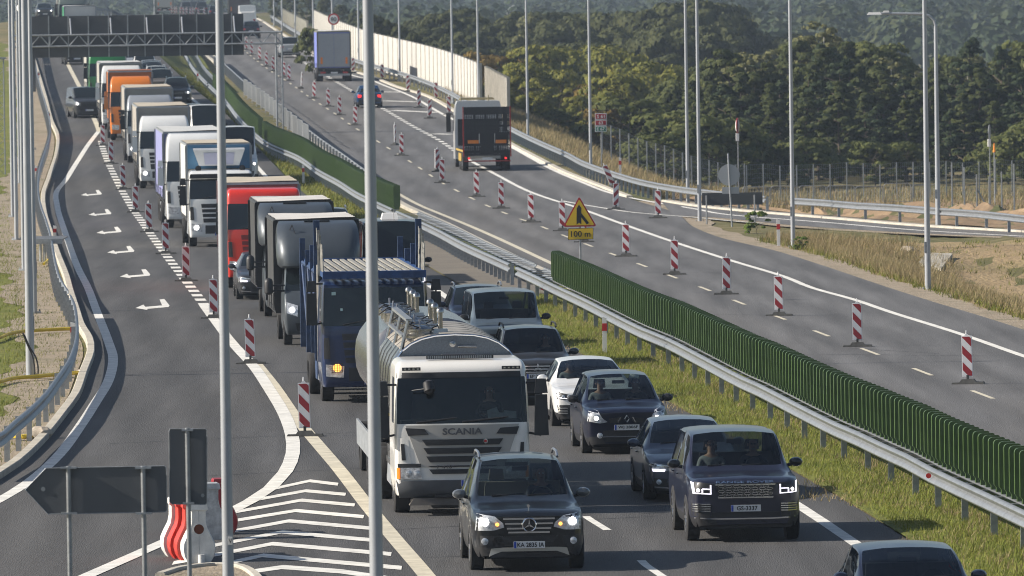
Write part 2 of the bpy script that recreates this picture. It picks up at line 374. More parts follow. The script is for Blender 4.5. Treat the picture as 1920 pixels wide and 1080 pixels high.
for Y in ys:
    k = max(1.0, Y / 700)
    xs = [-3000*k, -900*k, -400*k, -220*k, -150*k, -110, -90] + [-74 + 1.0 * i for i in range(130)] + [57 + 2.5 * i for i in range(20)] + [120*k, 170*k, 260*k, 450*k, 900*k, 3000*k]
    rows.append([Vector((x, Y, terrain(x, Y))) for x in xs])
mb = MB(); mb.grid(rows); g = struct('ground', mb, M_VALL, True)
# verges laid over the ground as their own sheets following the terrain
def over(name, fl, fr, y0, y1, m, dz=.02, dy=2.0, nx=8):
    rows = []; y = y0
    while y <= y1:
        a, b = fl(y), fr(y); rows.append([Vector((a+(b-a)*k/nx, y, terrain(a+(b-a)*k/nx, y) + dz)) for k in range(nx+1)]); y += dy
    mb = MB(); mb.grid(rows); return struct(name, mb, m, True)
n1 = lambda y, s: .35 * math.sin(y * .21 + s) + .2 * math.sin(y * .83 + s * 2)
over('grass_verge', lambda y: interp(y, TE1) + 1.0, lambda y: min(interp(y, TM1) + 1.6, interp(y, TKR) - .2) if y > 150 else interp(y, TM1) + 1.5, 100, 900, M_GRASS, .05, 2.0, 6)
cross_sheet('shoulder', lambda y: interp(y, TE1) + .98, lambda y: interp(y, TM1) + .9, PL, 263, 344, ground_mat('dusty_shoulder', [(.15,.135,.115),(.19,.17,.14),(.12,.11,.10)], [(.5,(.35,.7)),(20,(.5,.72))], bump=.3, bs=30), .045, 3.0, 3)
over('gravel_verge', lambda y: interp(y, TK) - interp(y, [(100,2.2),(160,1.6),(200,1.9),(260,2.1),(330,2.6),(480,2.2),(700,2.0)]) - n1(y, 1), lambda y: interp(y, TK) - .33, 90, 720, M_GRAV, .02, 1.5, 5)
over('grass_verge', lambda y: -60 if y > 250 else -30, lambda y: interp(y, TK) - interp(y, [(100,2.2),(160,1.6),(200,1.9),(260,2.1),(330,2.6),(480,2.2),(700,2.0)]) - .02 - n1(y, 1), 90, 720, M_GRASS, .012, 3.0, 24)
over('gravel_verge', lambda y: interp(y, TRE), lambda y: interp(y, TRE) + 1.1 + .5 * n1(y, 3), 150, 380, M_GRAV, .03, 1.5, 3)
over('sand_bank', lambda y: max(interp(y, TR1), interp(y, TRE)) + .7, lambda y: 60, 322, 470, M_SAND, .03, 1.5, 60)
M_DRY = ground_mat('dry_grass_slope', [(.26,.19,.11),(.33,.25,.14),(.10,.11,.03),(.19,.14,.08)], [(.3,(.35,.7)),(.12,(.5,.9)),(5.0,(.5,.75))], bump=.9, bs=5)
over('dry_slope', lambda y: interp(y, TRE) + .9, lambda y: 60, 190, 313, M_DRY, .022, 1.5, 60)
# gravel beside slip road
mb = MB(); q = off(rb, -.6); mb.grid([[p + Vector((0,0,.0)), r_ + Vector((0,0,-.02))] for p, r_ in zip(rb, q)]); struct('gravel_verge', mb, M_GRAV)
mb = MB(); q0 = off(rt, .4); q = off(rt, 1.6); mb.grid([[p + Vector((0,0,.05)), r_ + Vector((0,0,.0))] for p, r_ in zip(q0, q)]); struct('gravel_verge', mb, M_GRAV)
# ------------------------------------------------------------- markings
def line_mesh(mb, pts, w, dz, prof=None):
    pr = prof; rows = []
    for i, p in enumerate(pts):
        t = pts[min(i+1, len(pts)-1)] - pts[max(i-1, 0)]; t.z = 0; t.normalize(); n_ = Vector((t.y, -t.x, 0)) * w / 2
        a, b = p - n_, p + n_; rows.append([Vector((a.x, a.y, pr(a.y) + dz)), Vector((b.x, b.y, pr(b.y) + dz))])
    mb.grid(rows)
def marking(name, pxs, w, G, m=M_WHITE, dz=.006, step=2.0):
    mb = MB(); line_mesh(mb, path(pxs, G, step), w, dz, PL if G is GL else PR); return struct(name, mb, m)
def dashes(name, pts, w, on, period, prof, m=M_WHITE, dz=.006, start=0.0, stop=1e9):
    mb = MB(); q = resample(pts, .5); i = int(start / .5); n = int(period / .5); k = int(on / .5)
    while i + k < len(q) and i * .5 < stop: line_mesh(mb, q[i:i+k+1], w, dz, prof); i += n
    return struct(name, mb, m)
mb = MB(); line_mesh(mb, [p for p in E1], .24, .006, PL); struct('lane_marking', mb, M_WHITE)
LD = path([(1330,1140),(1245,1083),(1211,1060),(1150,1001),(1106,974),(1000,893),(880,805),(740,700),(640,612),(540,520),(470,450),(425,395),(385,340),(345,285),(300,225),(262,175)], GL)
q = resample(LD, .5); i0 = min(range(len(q)), key=lambda i: (q[i] - GL(1245,1082)).length)
dashes('lane_marking', q[i0 % 24:], .15, 4, 12, PL)
# left solid line (cream), fresh white curve, exit edge line
marking('lane_marking', [(830,1120),(800,1080),(740,1010),(690,950),(640,885),(560,790),(515,725),(482,683)], .30, GL, M_YELM)
curve = [(382,573),(402,600),(430,637),(455,665),(478,690),(505,730),(532,775),(547,815),(549,850),(535,885),(508,915),(470,940),(437,957),(400,975),(350,998),(312,1015),(240,1047),(160,1082),(90,1112)]
CURVE = path(curve, GL); mb = MB(); line_mesh(mb, CURVE, .30, .010, PL); struct('lane_marking', mb, M_WHITE)
marking('lane_marking', [(-60,968),(0,937),(52,905),(109,855),(150,800),(178,757),(203,715),(212,672),(203,640),(180,580),(165,540),(145,500),(125,445),(107,385),(106,360),(125,335),(145,303),(165,272),(185,246)], .26, GL)
marking('lane_marking', [(186,247),(182,235),(177,224),(165,195),(151,167),(135,136),(121,108),(112,90),(104,72)], .30, GL, M_YELM, .010)
dashes('lane_marking', path([(384,573),(365,548),(345,522),(318,487),(292,452),(262,410),(240,377),(222,345),(205,310),(195,285),(188,262)], GL, 1.0), .34, 2, 4, PL)
for i, (L, A, B) in enumerate([((380,432),(620,380),(825,405)),((240,515),(590,452),(880,478)),((80,605),(560,520),(945,555)),((-10,682),(520,595),(1010,640)),((-110,775),(470,670),(1085,725)),((-240,880),(420,750),(1140,815)),((-370,975),(350,835),(1210,910)),((-440,1080),(280,920),(1285,1010))]):
    P = [GL(420 + x / 3.857, 800 + (y + 14) / 3.857) for x, y in (L, A, B)]; n = 6; Q = [P[0].lerp(P[1], k / n) for k in range(n)] + [P[1].lerp(P[2], k / n) for k in range(n + 1)]
    mb = MB(); mb.grid([[p + Vector((0,-.47,.008)), p + Vector((0,.47,.008))] for p in Q]); struct('hatch_marking', mb, M_WHITE)
mb = MB(); P = [GL(*p) for p in ((474,1072),(530,1064),(640,1072),(760,1090))]; mb.grid([[p + Vector((0,-.5,.008)), p + Vector((0,.5,.008))] for p in P]); struct('hatch_marking', mb, M_WHITE)
arrow = [(0,0),(15,-6.5),(18.5,-2.2),(50,-5),(45,-16),(54,-17),(64,-4.8),(62,-2.0),(22,1.6),(22.5,3.6)]
for tx, ty, w in ((152,366,39),(166,403,43),(181,437,47),(201,474,51),(225,519,57),(254,578,64)):
    k = w / 64; kk = k if k > .95 else k * .93
    mb = MB(); P = [GL(tx + x * k, ty + y * kk) + Vector((0,0,.008)) for x, y in arrow]; mb.add(P, [(0,1,2,8,9),(2,3,7,8),(3,4,5,6,7)]); struct('arrow_marking', mb, M_WHITE)
# right carriageway markings
RM = path([(2000,694),(1920,668),(1803,627),(1669,585),(1602,562),(1523,540),(1471,519),(1372,489),(1255,451),(1167,420),(1075,387),(992,359),(937,331),(885,303),(853,283)], GR)
mb = MB(); line_mesh(mb, RM, .22, .006, PR); struct('lane_marking', mb, M_WHITE)
dashes('lane_marking', path([(853,283),(830,267),(775,237),(717,203),(662,172),(637,157),(600,135),(575,120),(548,102),(520,85)], GR, 1.0), .30, 2, 4, PR)
marking('lane_marking', [(1920,443),(1739,433),(1547,417),(1360,402),(1305,392),(1230,380),(1145,362),(1092,342),(1040,320),(997,297),(961,277),(910,252),(832,215),(770,180),(720,160),(695,150),(660,141),(610,118),(575,98),(545,78)], .24, GR)
marking('lane_marking', [(1055,377),(1130,390),(1192,399),(1305,408),(1365,414),(1430,419)], .18, GR, dz=.010)
for A, B in (((719,189),(782,191)),((735,207),(820,211)),((812,251),(850,252)),((700,172),(758,173))): marking('hatch_marking', [A, B], .8, GR)
DR = path([(1990,797),(1863,748),(1747,704),(1646,665),(1555,631),(1474,600),(1401,573),(1333,546),(1219,503),(1174,486),(1120,466),(1055,441),(1000,419),(965,407),(933,394),(895,377),(829,343),(790,317),(753,293),(700,260),(663,238),(637,219),(589,188),(542,155),(500,128),(472,106),(455,92)], GR, 1.0)
q = resample(DR, .5); i0 = min(range(len(q)), key=lambda i: (q[i] - GR(1863,748)).length)
dashes('lane_marking', q[i0 % 24:], .12, 4, 12, PR, M_YELM)
marking('lane_marking', [(1985,940),(1900,898),(1700,806),(1400,665),(1190,568),(1030,492),(900,432),(762,372),(700,335),(655,302),(600,262),(560,230),(520,198),(480,172),(446,143),(420,121),(400,103)], .22, GR, M_YELM)
# transverse joints sealed with bitumen
M_BIT = mat('bitumen_seam', (.022, .022, .024), .6)
for A, B in (((232,703),(466,691)),((190,578),(560,565)),((205,832),(905,800)),((330,895),(680,878)),((700,995),(1230,968)),((800,1045),(1240,1035)),((120,905),(330,893)),((600,655),(640,652))): marking('seam', [A, B], .05, GL, M_BIT, .003)
for A, B in (((1240,588),(1592,593)),((1500,664),(1920,668)),((1592,653),(1760,663)),((880,278+30),(930,312)),((640,278),(870,281)),((1020,410),(1230,415)),((1110,510),(1400,512))): marking('seam', [A, B], .05, GR, M_BIT, .003)
# ------------------------------------------------------------- guard rails
WB = [(.0,.44),(.05,.455),(.075,.49),(.05,.545),(.0,.57),(.0,.615),(.05,.64),(.075,.695),(.05,.73),(.0,.745),(-.012,.745),(.035,.725),(.058,.692),(.035,.652),(-.014,.62),(-.014,.565),(.035,.532),(.058,.492),(.035,.465),(-.012,.44)]
def sect(pts, y0, y1): return [p for p in pts if y0 <= p.y <= y1]
def post_mb(h=.72):
    mb = MB(); mb.box(-.06,.06,-.004,.004,-.25,h); mb.box(-.06,-.052,-.0035,.03,-.25,h-.002); mb.box(.052,.06,-.0035,.03,-.25,h-.002); return mb
POSTME = None
def guard_rail(label, pts, side, spacing, double=0.0, zf=None, group='steel guard rails', posts=100, h=.72, both=False):
    """beam profile bulging to `side` (+1 right of the path direction); posts every `spacing` metres"""
    global POSTME
    org = pts[len(pts)//2].copy(); t = thing('guard_rail', label, 'guard rail', org, 0, group)
    zz = lambda p: Vector((p.x, p.y, zf(p))) if zf else p
    P = [zz(p) - org for p in pts]
    mb = MB(); mb.extrude([(side * a, b) for a, b in WB], off(P, side * .07)); mb.build('beam', M_GALV, t, True)
    if double:
        mb = MB(); mb.extrude([(-side * a, b) for a, b in WB], off(P, -side * double)); mb.build('beam', M_GALV, t, True)
        q = sorted(resample(P, 2.0), key=lambda p: p.y); bme = None
        for i in range(min(100, len(q) - 1)):
            d = (q[i] - q[i+1]).normalized(); a = math.atan2(d.y, d.x)
            if bme is None: mb = MB(); mb.box(-.05,.05,-.05,double,.68,.70); o = mb.build('spacer_bracket', M_GALV2, t); bme = o.data
            else: o = bpy.data.objects.new('spacer_bracket', bme); COL.objects.link(o); o.parent = t
            o.location = q[i]; o.rotation_euler = (0, 0, a)
    q = resample(P, spacing)
    if POSTME is None:
        o = post_mb().build('post', M_GALV2, t); POSTME = o.data; bpy.data.objects.remove(o)
    rest = MB(); pb = post_mb()
    q.sort(key=lambda p: p.y)
    for i, p in enumerate(q):
        j = min(range(len(P)), key=lambda j: (P[j] - p).length); d = P[min(j+1, len(P)-1)] - P[max(j-1, 0)]; a = math.atan2(d.y, d.x) - math.pi/2
        if i < posts:
            o = bpy.data.objects.new('post', POSTME); COL.objects.link(o); o.parent = t; o.location = p; o.rotation_euler = (0, 0, a)
        else:
            Mx = Matrix.Translation(p) @ Matrix.Rotation(a, 4, 'Z'); rest.add([Mx @ v for v in pb.v], pb.f)
    if rest.v: tag(rest.build('posts', M_GALV2, t), kind='stuff')
    return t
NEAR_S = 268
guard_rail('long galvanised guard rail on steel posts under the green slats beside the nearest grass strip', sect(M1, 120, NEAR_S), -1, 4.0, .75)
guard_rail('double sided guard rail with ladder-like cross brackets beside the black van', sect(M1, NEAR_S + .5, 341), -1, 2.0, .75)
guard_rail('farther guard rail under the long distant green slat screen in the median', sect(M1, 341.5, 600), -1, 2.0)
guard_rail('double guard rail crossing the far yellow-green grass below the gantry', sect(M1, 600.5, 900), -1, 4.0, .8)
guard_rail('curving guard rail with bright posts beside the exit lane on the far left', sect(L1, 95, 249), 1, 4.0)
guard_rail('winding guard rail left of the exit lane behind the lamp posts', sect(L1, 250, 640), 1, 4.0)
guard_rail('far guard rail on the left climbing to the crest past the gantry', sect(L1, 641, 900), 1, 4.0)
guard_rail('bright horizontal guard rail along the outside of the slip road on the right', sect(R1, 300, 352), -1, 4.0)
guard_rail('guard rail curving down from the noise barrier to the slip road', sect(R1, 352.5, 520), -1, 2.0)
guard_rail('far guard rail in front of the noise barrier', sect(R1, 520.5, 1000), -1, 4.0)
kr2 = [p + Vector((-.5, 0, 0)) for p in sect(KR, 405, 690)]
guard_rail('dusty guard rail behind the crowd fences in the far median', kr2, 1, 4.0)
# guard rails on the crest at the top
crest = [AT(*p) for p in ((155,16,905),(175,9,930),(195,6,950),(215,9,960),(235,18,965))]
mb = MB(); mb.extrude([(0,0),(.3,0),(.3,.5),(0,.5)], catmull([p - Vector((0,0,1.2)) for p in crest], 2))
tag(mb.build('crest_parapet', M_CONC), 'pale concrete parapet curving over the crest behind the gantry', 'parapet')
cr2 = catmull([AT(*p) for p in ((150,22,880),(172,16,900),(195,15,915),(215,20,925),(232,30,925))], 2)
guard_rail('small guard rail arching over the crest above the left end of the gantry', [p - Vector((0,0,.75)) for p in cr2], -1, 4.0)
# red reflectors on rails
def reflector(px, py, Y, lab):
    mb = MB(); mb.lathe(AT(px, py, Y), (0,-1,0), [(0,.05),(.03,.05),(.03,0)], 10); tag(mb.build('reflector', mat('red_reflector', (.45,.01,.012), .3, coat=.5)), lab, 'reflector', 'reflectors on the guard rails')
# ------------------------------------------------------------- green anti-glare screens
M_GRN = mat('green_screen_plastic', (.058, .104, .024), .4, var=.16, vs=2.5, coat=.15)
def slat_mb(w=.30, h=.92, t=.055):
    r = .07; poly = [(-w/2+.04,0,0),(-w/2+.04,0,.08),(-w/2,0,.13)] + [(-w/2 + r - r*math.cos(a), 0, h - r + r*math.sin(a)) for a in (0,.5,1.0,1.57)] + [(w/2 - r*.5 + r*.5*math.sin(a), 0, h - r*.5 + r*.5*math.cos(a)) for a in (0,.8,1.57)] + [(w/2,0,.13),(w/2-.04,0,.08),(w/2-.04,0,0)]
    mb = MB(); mb.prism([Vector(p) + Vector((0,-t/2,0)) for p in poly], (0, t, 0)); return mb
def screen(label, pts, spacing, zb, latoff, h=.92):
    org = pts[len(pts)//2].copy(); t = thing('anti_glare_screen', label, 'anti-glare screen', org, 0, 'green anti-glare screens on the median rail')
    q = resample(off(pts, latoff), spacing); q.sort(key=lambda p: p.y)
    sm = slat_mb(h=h); me = None; rest = MB()
    for i, p in enumerate(q):
        nxt = q[min(i+1, len(q)-1)] - q[max(i-1, 0)]; a = math.atan2(nxt.y, nxt.x) - math.pi/2; loc = p - org + Vector((0,0,zb))
        if i < 100:
            if me is None: o = sm.build('slat', M_GRN, t); me = o.data
            else: o = bpy.data.objects.new('slat', me); COL.objects.link(o); o.parent = t
            o.location = loc; o.rotation_euler = (0, 0, a + .10)
        else:
            Mx = Matrix.Translation(loc) @ Matrix.Rotation(a + .10, 4, 'Z'); rest.add([Mx @ v for v in sm.v], sm.f)
    if rest.v: tag(rest.build('slats', M_GRN, t), kind='stuff')
    mb = MB(); mb.extrude([(-.1,0),(.1,0),(.1,.03),(-.1,.03)], [p - org + Vector((0,0,zb - .03)) for p in off(pts, latoff)]); mb.build('mounting_rail', M_GALV, t)
screen('long near row of dark green upright slats on the guard rail beside the stopped cars', sect(M1, 128, 258), .70, .76, .20)
screen('distant green slat screen curving down the median to the black van', sect(M1, 343, 470), .70, .72, .1, 1.0)
screen('green slat screen in the median just below the far grass', sect(M1, 471, 590), .9, .72, .1, 1.0)
for px, py, Y, l in ((1741,892,152.5,'round red reflector on the near guard rail below the slats'),(1017,541,262,'round red reflector on the guard rail left end of the near slats'),(653,361,388,'tiny red reflector on the distant median guard rail')): reflector(px, py, Y - .25, l)
# ------------------------------------------------------------- delineator boards
M_WB = mat('white_reflective_sheet', (.66, .66, .67), .45, var=.1, vs=5)
M_RB = mat('red_reflective_sheet', (.27, .016, .024), .42, var=.12, vs=5)
M_RUB = mat('recycled_rubber_base', (.05, .05, .048), .9, var=.4, vs=7)
M_FRM = mat('white_board_frame', (.70, .70, .71), .5)
def delineator(label, p, flip=False, rz=0.0, group='red and white delineator boards', tilt=0.0, name='delineator_board'):
    t = thing(name, label, 'delineator', p, rz, group)
    w, z0, z1 = .112, .20, 1.15
    mb = MB(); mb.box(-.40,.40,-.17,.17,.0,.05,.02,.02); mb.box(-.2,.2,-.12,.12,.051,.12,.05,.03); mb.box(-.03,.03,-.03,.03,.12,.22); b = mb.build('base', M_RUB, t)
    mb = MB(); mb.box(-w-.018,w+.018,-.02,.02,z0-.02,z1+.02,.004,0); mb.box(-.05,.05,-.018,.018,z1+.019,z1+.06,.02,0); mb.cyl((0,0,z1+.055),(0,0,z1+.15),.018,.012,8); f = mb.build('board', M_FRM, t)
    white = MB(); red = MB(); s = -1 if flip else 1
    for side in (-1, 1):
        y = side * .0225
        # stripes: oblique bands clipped to the board rectangle
        per = .40
        for k in range(-2, 6):
            lo = z0 + .02 + k * per; poly = []
            sl_ = -.24 * s
            A = [(-w, lo - sl_ * .5 * 1), (w, lo + sl_ * .5), (w, lo + sl_ * .5 + per * .5), (-w, lo - sl_ * .5 + per * .5)]
            poly = clip(clip(A, z0, True), z1, False)
            if len(poly) >= 3: red.prism([(x, y, z) for x, z in poly], (0, side * .002, 0))
        white.box(-w, w, min(y, y - side*.004), max(y, y - side*.004), z0, z1)
    white.build('white_sheet', M_WB, f); red.build('red_stripes', M_RB, f)
    t.rotation_euler = (0, tilt, rz) if tilt else (random.uniform(-.02, .02), random.uniform(-.022, .022), rz)
    return t
def clip(P, z, keep_above):
    out = []
    for (x0, z0), (x1, z1) in zip(P, P[1:] + P[:1]):
        i0 = (z0 >= z) if keep_above else (z0 <= z); i1 = (z1 >= z) if keep_above else (z1 <= z)
        if i0: out.append((x0, z0))
        if i0 != i1: k = (z - z0) / (z1 - z0); out.append((x0 + (x1 - x0) * k, z))
    return out
GLb = 'red and white boards closing off the exit lane on the left'; GRb = 'red and white boards down the middle of the right carriageway'
LDEL = [(572,818,'large striped board nearest the tank truck, on the cream line'),(470,682,'striped board on the solid white line left of the blue car carrier'),(401,597,'striped board half hidden by the near lamp post'),(349,527,'striped board beside the dark car following the red truck'),(311,476,'striped board on the short-dash line left of the red truck'),(280,435,'striped board on the short-dash line level with the white box truck wheels'),(254,398,'striped board on the dashes left of the lavender curtain trailer'),(231,355,'striped board on the dashes beside the white truck with a beige roof'),(208,307,'small striped board second from the exit nose'),(193,273,'small striped board at the exit nose next to the orange truck')]
for i, (x, y, l) in enumerate(LDEL): delineator(l, GL(x, y), False, R(4 + (i * 37 % 9) - 4), GLb)
RDEL = [(1815,720,'largest striped board on the right carriageway, nearest the right edge'),(1608,650,'second large striped board from the right, on the dashed line'),(1461,592,'third striped board from the right edge'),(1362,552,'striped board with a lit white face, fourth from the right'),(1265,515,'striped board between the slat screen and the white line, fifth from the right'),(1174,481,'striped board just right of the yellow warning sign'),(1095,454,'striped board hidden behind the yellow warning sign'),(1055,433,'striped board touching the left of the warning triangle'),(996,417,'striped board second left of the warning triangle'),(940,391,'striped board below the right wheels of the recovery truck'),(894,369,'striped board below the recovery truck licence plate'),(829,343,'striped board left of the recovery truck wheels, in front of a paler one'),(753,292,'striped board beside a thin edge-on one, right of the tall near pole'),(666,235,'striped board left of the tall near pole below the blue car'),(637,216,'small striped board below the blue curtain trailer'),(616,200,'small striped board third below the blue curtain trailer'),(589,185,'small striped board at the left wheels of the box trailer'),(542,152,'tiny striped board right of the lattice mast'),(532,145,'tiny striped board close behind the lattice mast'),(512,134,'tiny striped board left of the lattice mast'),(500,125,'tiny striped board two left of the lattice mast'),(487,114,'tiny striped board below the dark SUV at the gantry end'),(472,103,'tiny striped board at the right end of the gantry signs'),(462,94,'farthest visible striped board behind the gantry truss')]
for i, (x, y, l) in enumerate(RDEL): delineator(l, GR(x, y), False, R(-3 + (i * 29 % 8) - 4), GRb)
delineator('paler striped board standing behind another left of the recovery truck', GR(820,322), True, R(25), GRb)
delineator('thin board seen edge-on left of a striped one', GR(741,272), True, R(72), GRb)
GG = 'striped boards on the hatched area before the noise barrier'
for x, y, l, fl in ((662,137,'small striped board at the right rear corner of the box trailer',1),(717,150,'small striped board beside the noise barrier shadow',0),(765,172,'slightly leaning striped board before the noise barrier',1),(786,202,'striped board at the end of the first hatch bar',1),(818,187,'striped board close to the guard rail before the noise barrier',0),(806,222,'striped board at the second hatch bar',1),(842,215,'striped board peeking out left of the recovery truck cab',0)): delineator(l, GR(x, y), bool(fl), R(6), GG)
delineator('striped board on the gore beside the slip road with mirrored stripes', GR(1155,393), True, R(4), 'striped boards at the slip road gore')
delineator('striped board on the slip road gore right of the warning sign', GR(1234,409), False, R(-3), 'striped boards at the slip road gore')
delineator('striped board knocked over and leaning against the slip road guard rail', GR(1152,352), False, R(10), 'striped boards at the slip road gore', tilt=R(-24))
delineator('slanting board tipped over on the far dashed line', GR(565,166), False, R(75), GRb, tilt=R(10))
for i, (x, y) in enumerate(((322,26),(327,27),(331,26),(338,28),(344,29),(350,28),(357,30),(362,29),(372,31),(383,30))): delineator('speck-like striped board in the far row crossing the crest', GR(x, y + 1), False, R(5), 'tiny striped boards on the crest')
# ------------------------------------------------------------- edge posts
M_WP = mat('white_post_plastic', (.75, .74, .72), .5); M_RP = mat('red_post_band', (.5, .02, .02), .45)
def edge_post(label, p, rz=0, h=1.0, w=.12):
    t = thing('edge_post', label, 'edge post', p, rz, 'white edge posts with red bands')
    mb = MB(); mb.prism([(-w/2,-.05,0),(w/2,-.05,0),(w/2,-.05,h*.96),(-w/2,-.05,h)], (0,.1,0)); mb.build('post', M_WP, t)
    mb = MB(); mb.box(-w/2-.004,w/2+.004,-.054,.054,h*.62,h*.82); mb.build('red_band', M_RP, t)
for x, y, l, G, h in ((1134,664,'white post with a red band in the grass left of the near slats',GR,1.0),(569,346,'white post with a red band in the far median grass',GR,1.0),(1460,461,'white post with a red band in dry grass beside a lamp post',GR,1.0),(371,158,'tiny edge post in the grass left of the far green screen',GR,1.0),(431,212,'tiny edge post at the foot of the far green screen',GR,.8),(137,655,'edge post with red reflector behind the left guard rail bend',GL,.75),(103,458,'edge post with red reflector beside the cable grid',GL,.75),(68,338,'edge post at the inner bend of the left guard rail',GL,.75),(92,228,'edge post on the left guard rail level with the grey van',GL,.6),(73,150,'edge post near the gantry foot on the left',GL,.6),(1163,332,'edge post with a red band behind the fallen board',GR,1.0)): edge_post(l, G(x, y), 0, h)
# ------------------------------------------------------------- lamp posts
M_POLE = mat('painted_pole_steel', (.36, .38, .41), .42, .35, var=.08, vs=1.5)
def lamp_post(label, p, h=12.0, r0=.085, r1=.05, arm=None, az=0.0, group='tall grey lamp posts'):
    t = thing('lamp_post', label, 'lamp post', p, az, group)
    mb = MB(); mb.cyl((0,0,-.4),(0,0,h),r0,r1,16)
    if arm:
        pts = [Vector((0,0,h))] + [Vector((-.5 + .5*math.cos(a), 0, h + .5*math.sin(a))) for a in (.5,1.0,1.57)] + [Vector((-arm,0,h+.55))]; mb.tube(pts, r1*.8, 8)
    mb.build('pole', M_POLE, t, True)
    mb = MB(); mb.cyl((0,0,-.3),(0,0,.02),.2,.2,8); [mb.cyl((.15*math.cos(k),.15*math.sin(k),.02),(.15*math.cos(k),.15*math.sin(k),.09),.02,.02,6) for k in (0,1.57,3.14,4.71)]; mb.box(-r0-.004,-r0*.2,-r0*.9,r0*.3,1.2,1.55); mb.build('base_flange', M_GALV2, t)
    if arm:
        mb = MB(); mb.box(-arm-.55,-arm+.05,-.12,.12,h+.5,h+.6,.08,.04); mb.box(-arm+.1,-arm+.35,-.06,.06,h+.58,h+.66,.02,.02); mb.build('lamp_head', mat('lamp_housing', (.62,.62,.62), .4), t)
    return t
LP = [(1487,466,GR,'lamp post in dry grass left of centre on the right side'),(1740,545,GR,'thickest right-hand lamp post at the road edge before the concrete pad'),(1312,417,GR,'lamp post standing in front of the dark sign back'),(1290,384,GR,'lamp post just behind the guard rail, left of the sign back'),(1108,325,GR,'lamp post left of the red and green route sign'),(990,262,GR,'lamp post above the bend of the guard rail right of the recovery truck'),(898,224,GR,'lamp post at the near end of the noise barrier'),(849,192,GR,'lamp post in the middle of the noise barrier'),(750,150,GR,'lamp post right of the tall near pole at the noise barrier'),(673,126,GR,'lamp post just left of the tall near pole'),(624,112,GR,'lamp post behind the round speed limit sign'),(588,92,GR,'lamp post at the left end of the noise barrier'),(554,72,GR,'small lamp post above the silver car'),(529,58,GR,'small lamp post left of the far brush'),(514,48,GR,'farthest small lamp post on the right side'),
      (65,585,GL,'left cluster lamp post with its foot beside gravel'),(45,505,GL,'left cluster lamp post with foot in the dirt strip'),(31,448,GL,'left cluster lamp post standing at the grass path'),(24,405,GL,'left cluster lamp post on the grass slope edge'),(37,342,GL,'left cluster lamp post behind the others, in grass'),(61,279,GL,'left cluster lamp post nearest the bent guard rail'),(289,12,GR,'tiny lamp post on the skyline above the gantry')]
for x, y, G, l in LP:
    p = G(x, y)
    if G is GR and p.x > 0: p = terrain_at(x, y) if 1240 < x < 1800 else p
    lamp_post(l, p, 12.0, .10 if x > 1700 and y > 500 else .085, .055, 1.6, math.pi if G is GL else 0)
t = lamp_post('thick lamp post on the left with a black cable hose at its foot', GL(57,707), 12.5, .115, .07, 1.6, math.pi)
p0 = GL(57,707); mb = MB()
mb.tube(catmull([p0 + Vector(v) for v in ((-.16,-.3,1.15),(-.05,-.3,.85),(.08,-.3,.55),(.13,-.3,.2),(.12,-.3,0))], .1), .02, 6); mb.tube(catmull([p0 + Vector(v) for v in ((-.12,-.3,1.1),(.0,-.3,.8),(.17,-.3,.5),(.22,-.3,.2),(.2,-.3,0))], .1), .02, 6)
tag(mb.build('cable_hose', M_BLK), 'black cable hose curling out of the ground at the thick left lamp post', 'cable')
lamp_post('curved-arm lamp post behind the slip road with its lamp head against the hazy forest', Vector((AT(1759,424,332).x, 332, terrain(AT(1759,424,332).x, 332))), 8.1, .11, .07, 2.2, 0)
def big_pole(label, px, Y, r0, r1, mark=None):
    b = AT(px, 1080, Y); t = thing('lamp_post', label, 'lamp post', (b.x, b.y, 0), 0, 'tall grey lamp posts')
    mb = MB(); mb.cyl((0,0,-.5),(0,0,12.5),r0,r1,24); mb.tube([Vector((0,0,12.5)),Vector((.3,0,13)),Vector((2.2,0,13.1))], .05, 8); mb.build('pole', M_POLE, t, True)
    mb = MB(); mb.box(2.1,2.8,-.13,.13,13.05,13.16,.08,.04); mb.build('lamp_head', mat('lamp_housing', (.62,.62,.62), .4), t)
    if mark:
        z = CH + (CAMR @ Vector((px - 960, 540 - mark, -F))).z * Y / F; tm = fit_text('V', .05, .06); 
        mb = MB(); mb.box(r0*.15,r0*.75,-r0-.004,-r0*.55,z-.05,z+.05); o = mb.build('number_tag', M_WP, t); 
        tx = MB(); tx.add([v + Vector((r0*.45, -r0-.012, z)) for v in tm.v], tm.f); tx.build('tag_letter', M_TXT, o)
big_pole('out-of-focus near pole crossing the picture left of the trucks', 428, 104, .082, .040, 1015)
big_pole('thick out-of-focus near pole in front of the tank truck', 706, 94, .088, .052)
# near camera pole
p = GL(50,470); t = thing('camera_mast', 'slim mast topped by a white dome camera among the left lamp posts', 'camera mast', p, 0)
hz_ = CH - p.z + (CAMR @ Vector((46 - 960, 540 - 33, -F))).z * p.y / F
mb = MB(); mb.cyl((0,0,-.3),(0,0,hz_),.075,.055,12); mb.build('pole', M_POLE, t, True)
mb = MB(); mb.lathe((0,0,hz_),(0,0,1),[(-.05,.06),(.0,.10),(.05,.10)],12); mb.build('bracket', M_GALV, t, True)
mb = MB(); mb.lathe((-.05,0,hz_+.35),(.18,-1,-.25),[(-.22,.0),(-.2,.14),(-.1,.17),(.12,.17),(.16,.15)],14); c = mb.build('camera_housing', M_WP, t, True)
mb = MB(); mb.lathe((-.05+.03,-.16,hz_+.31),(.18,-1,-.25),[(0,.15),(.02,.10),(.03,0)],14); mb.build('camera_lens', M_BLK, c, True)
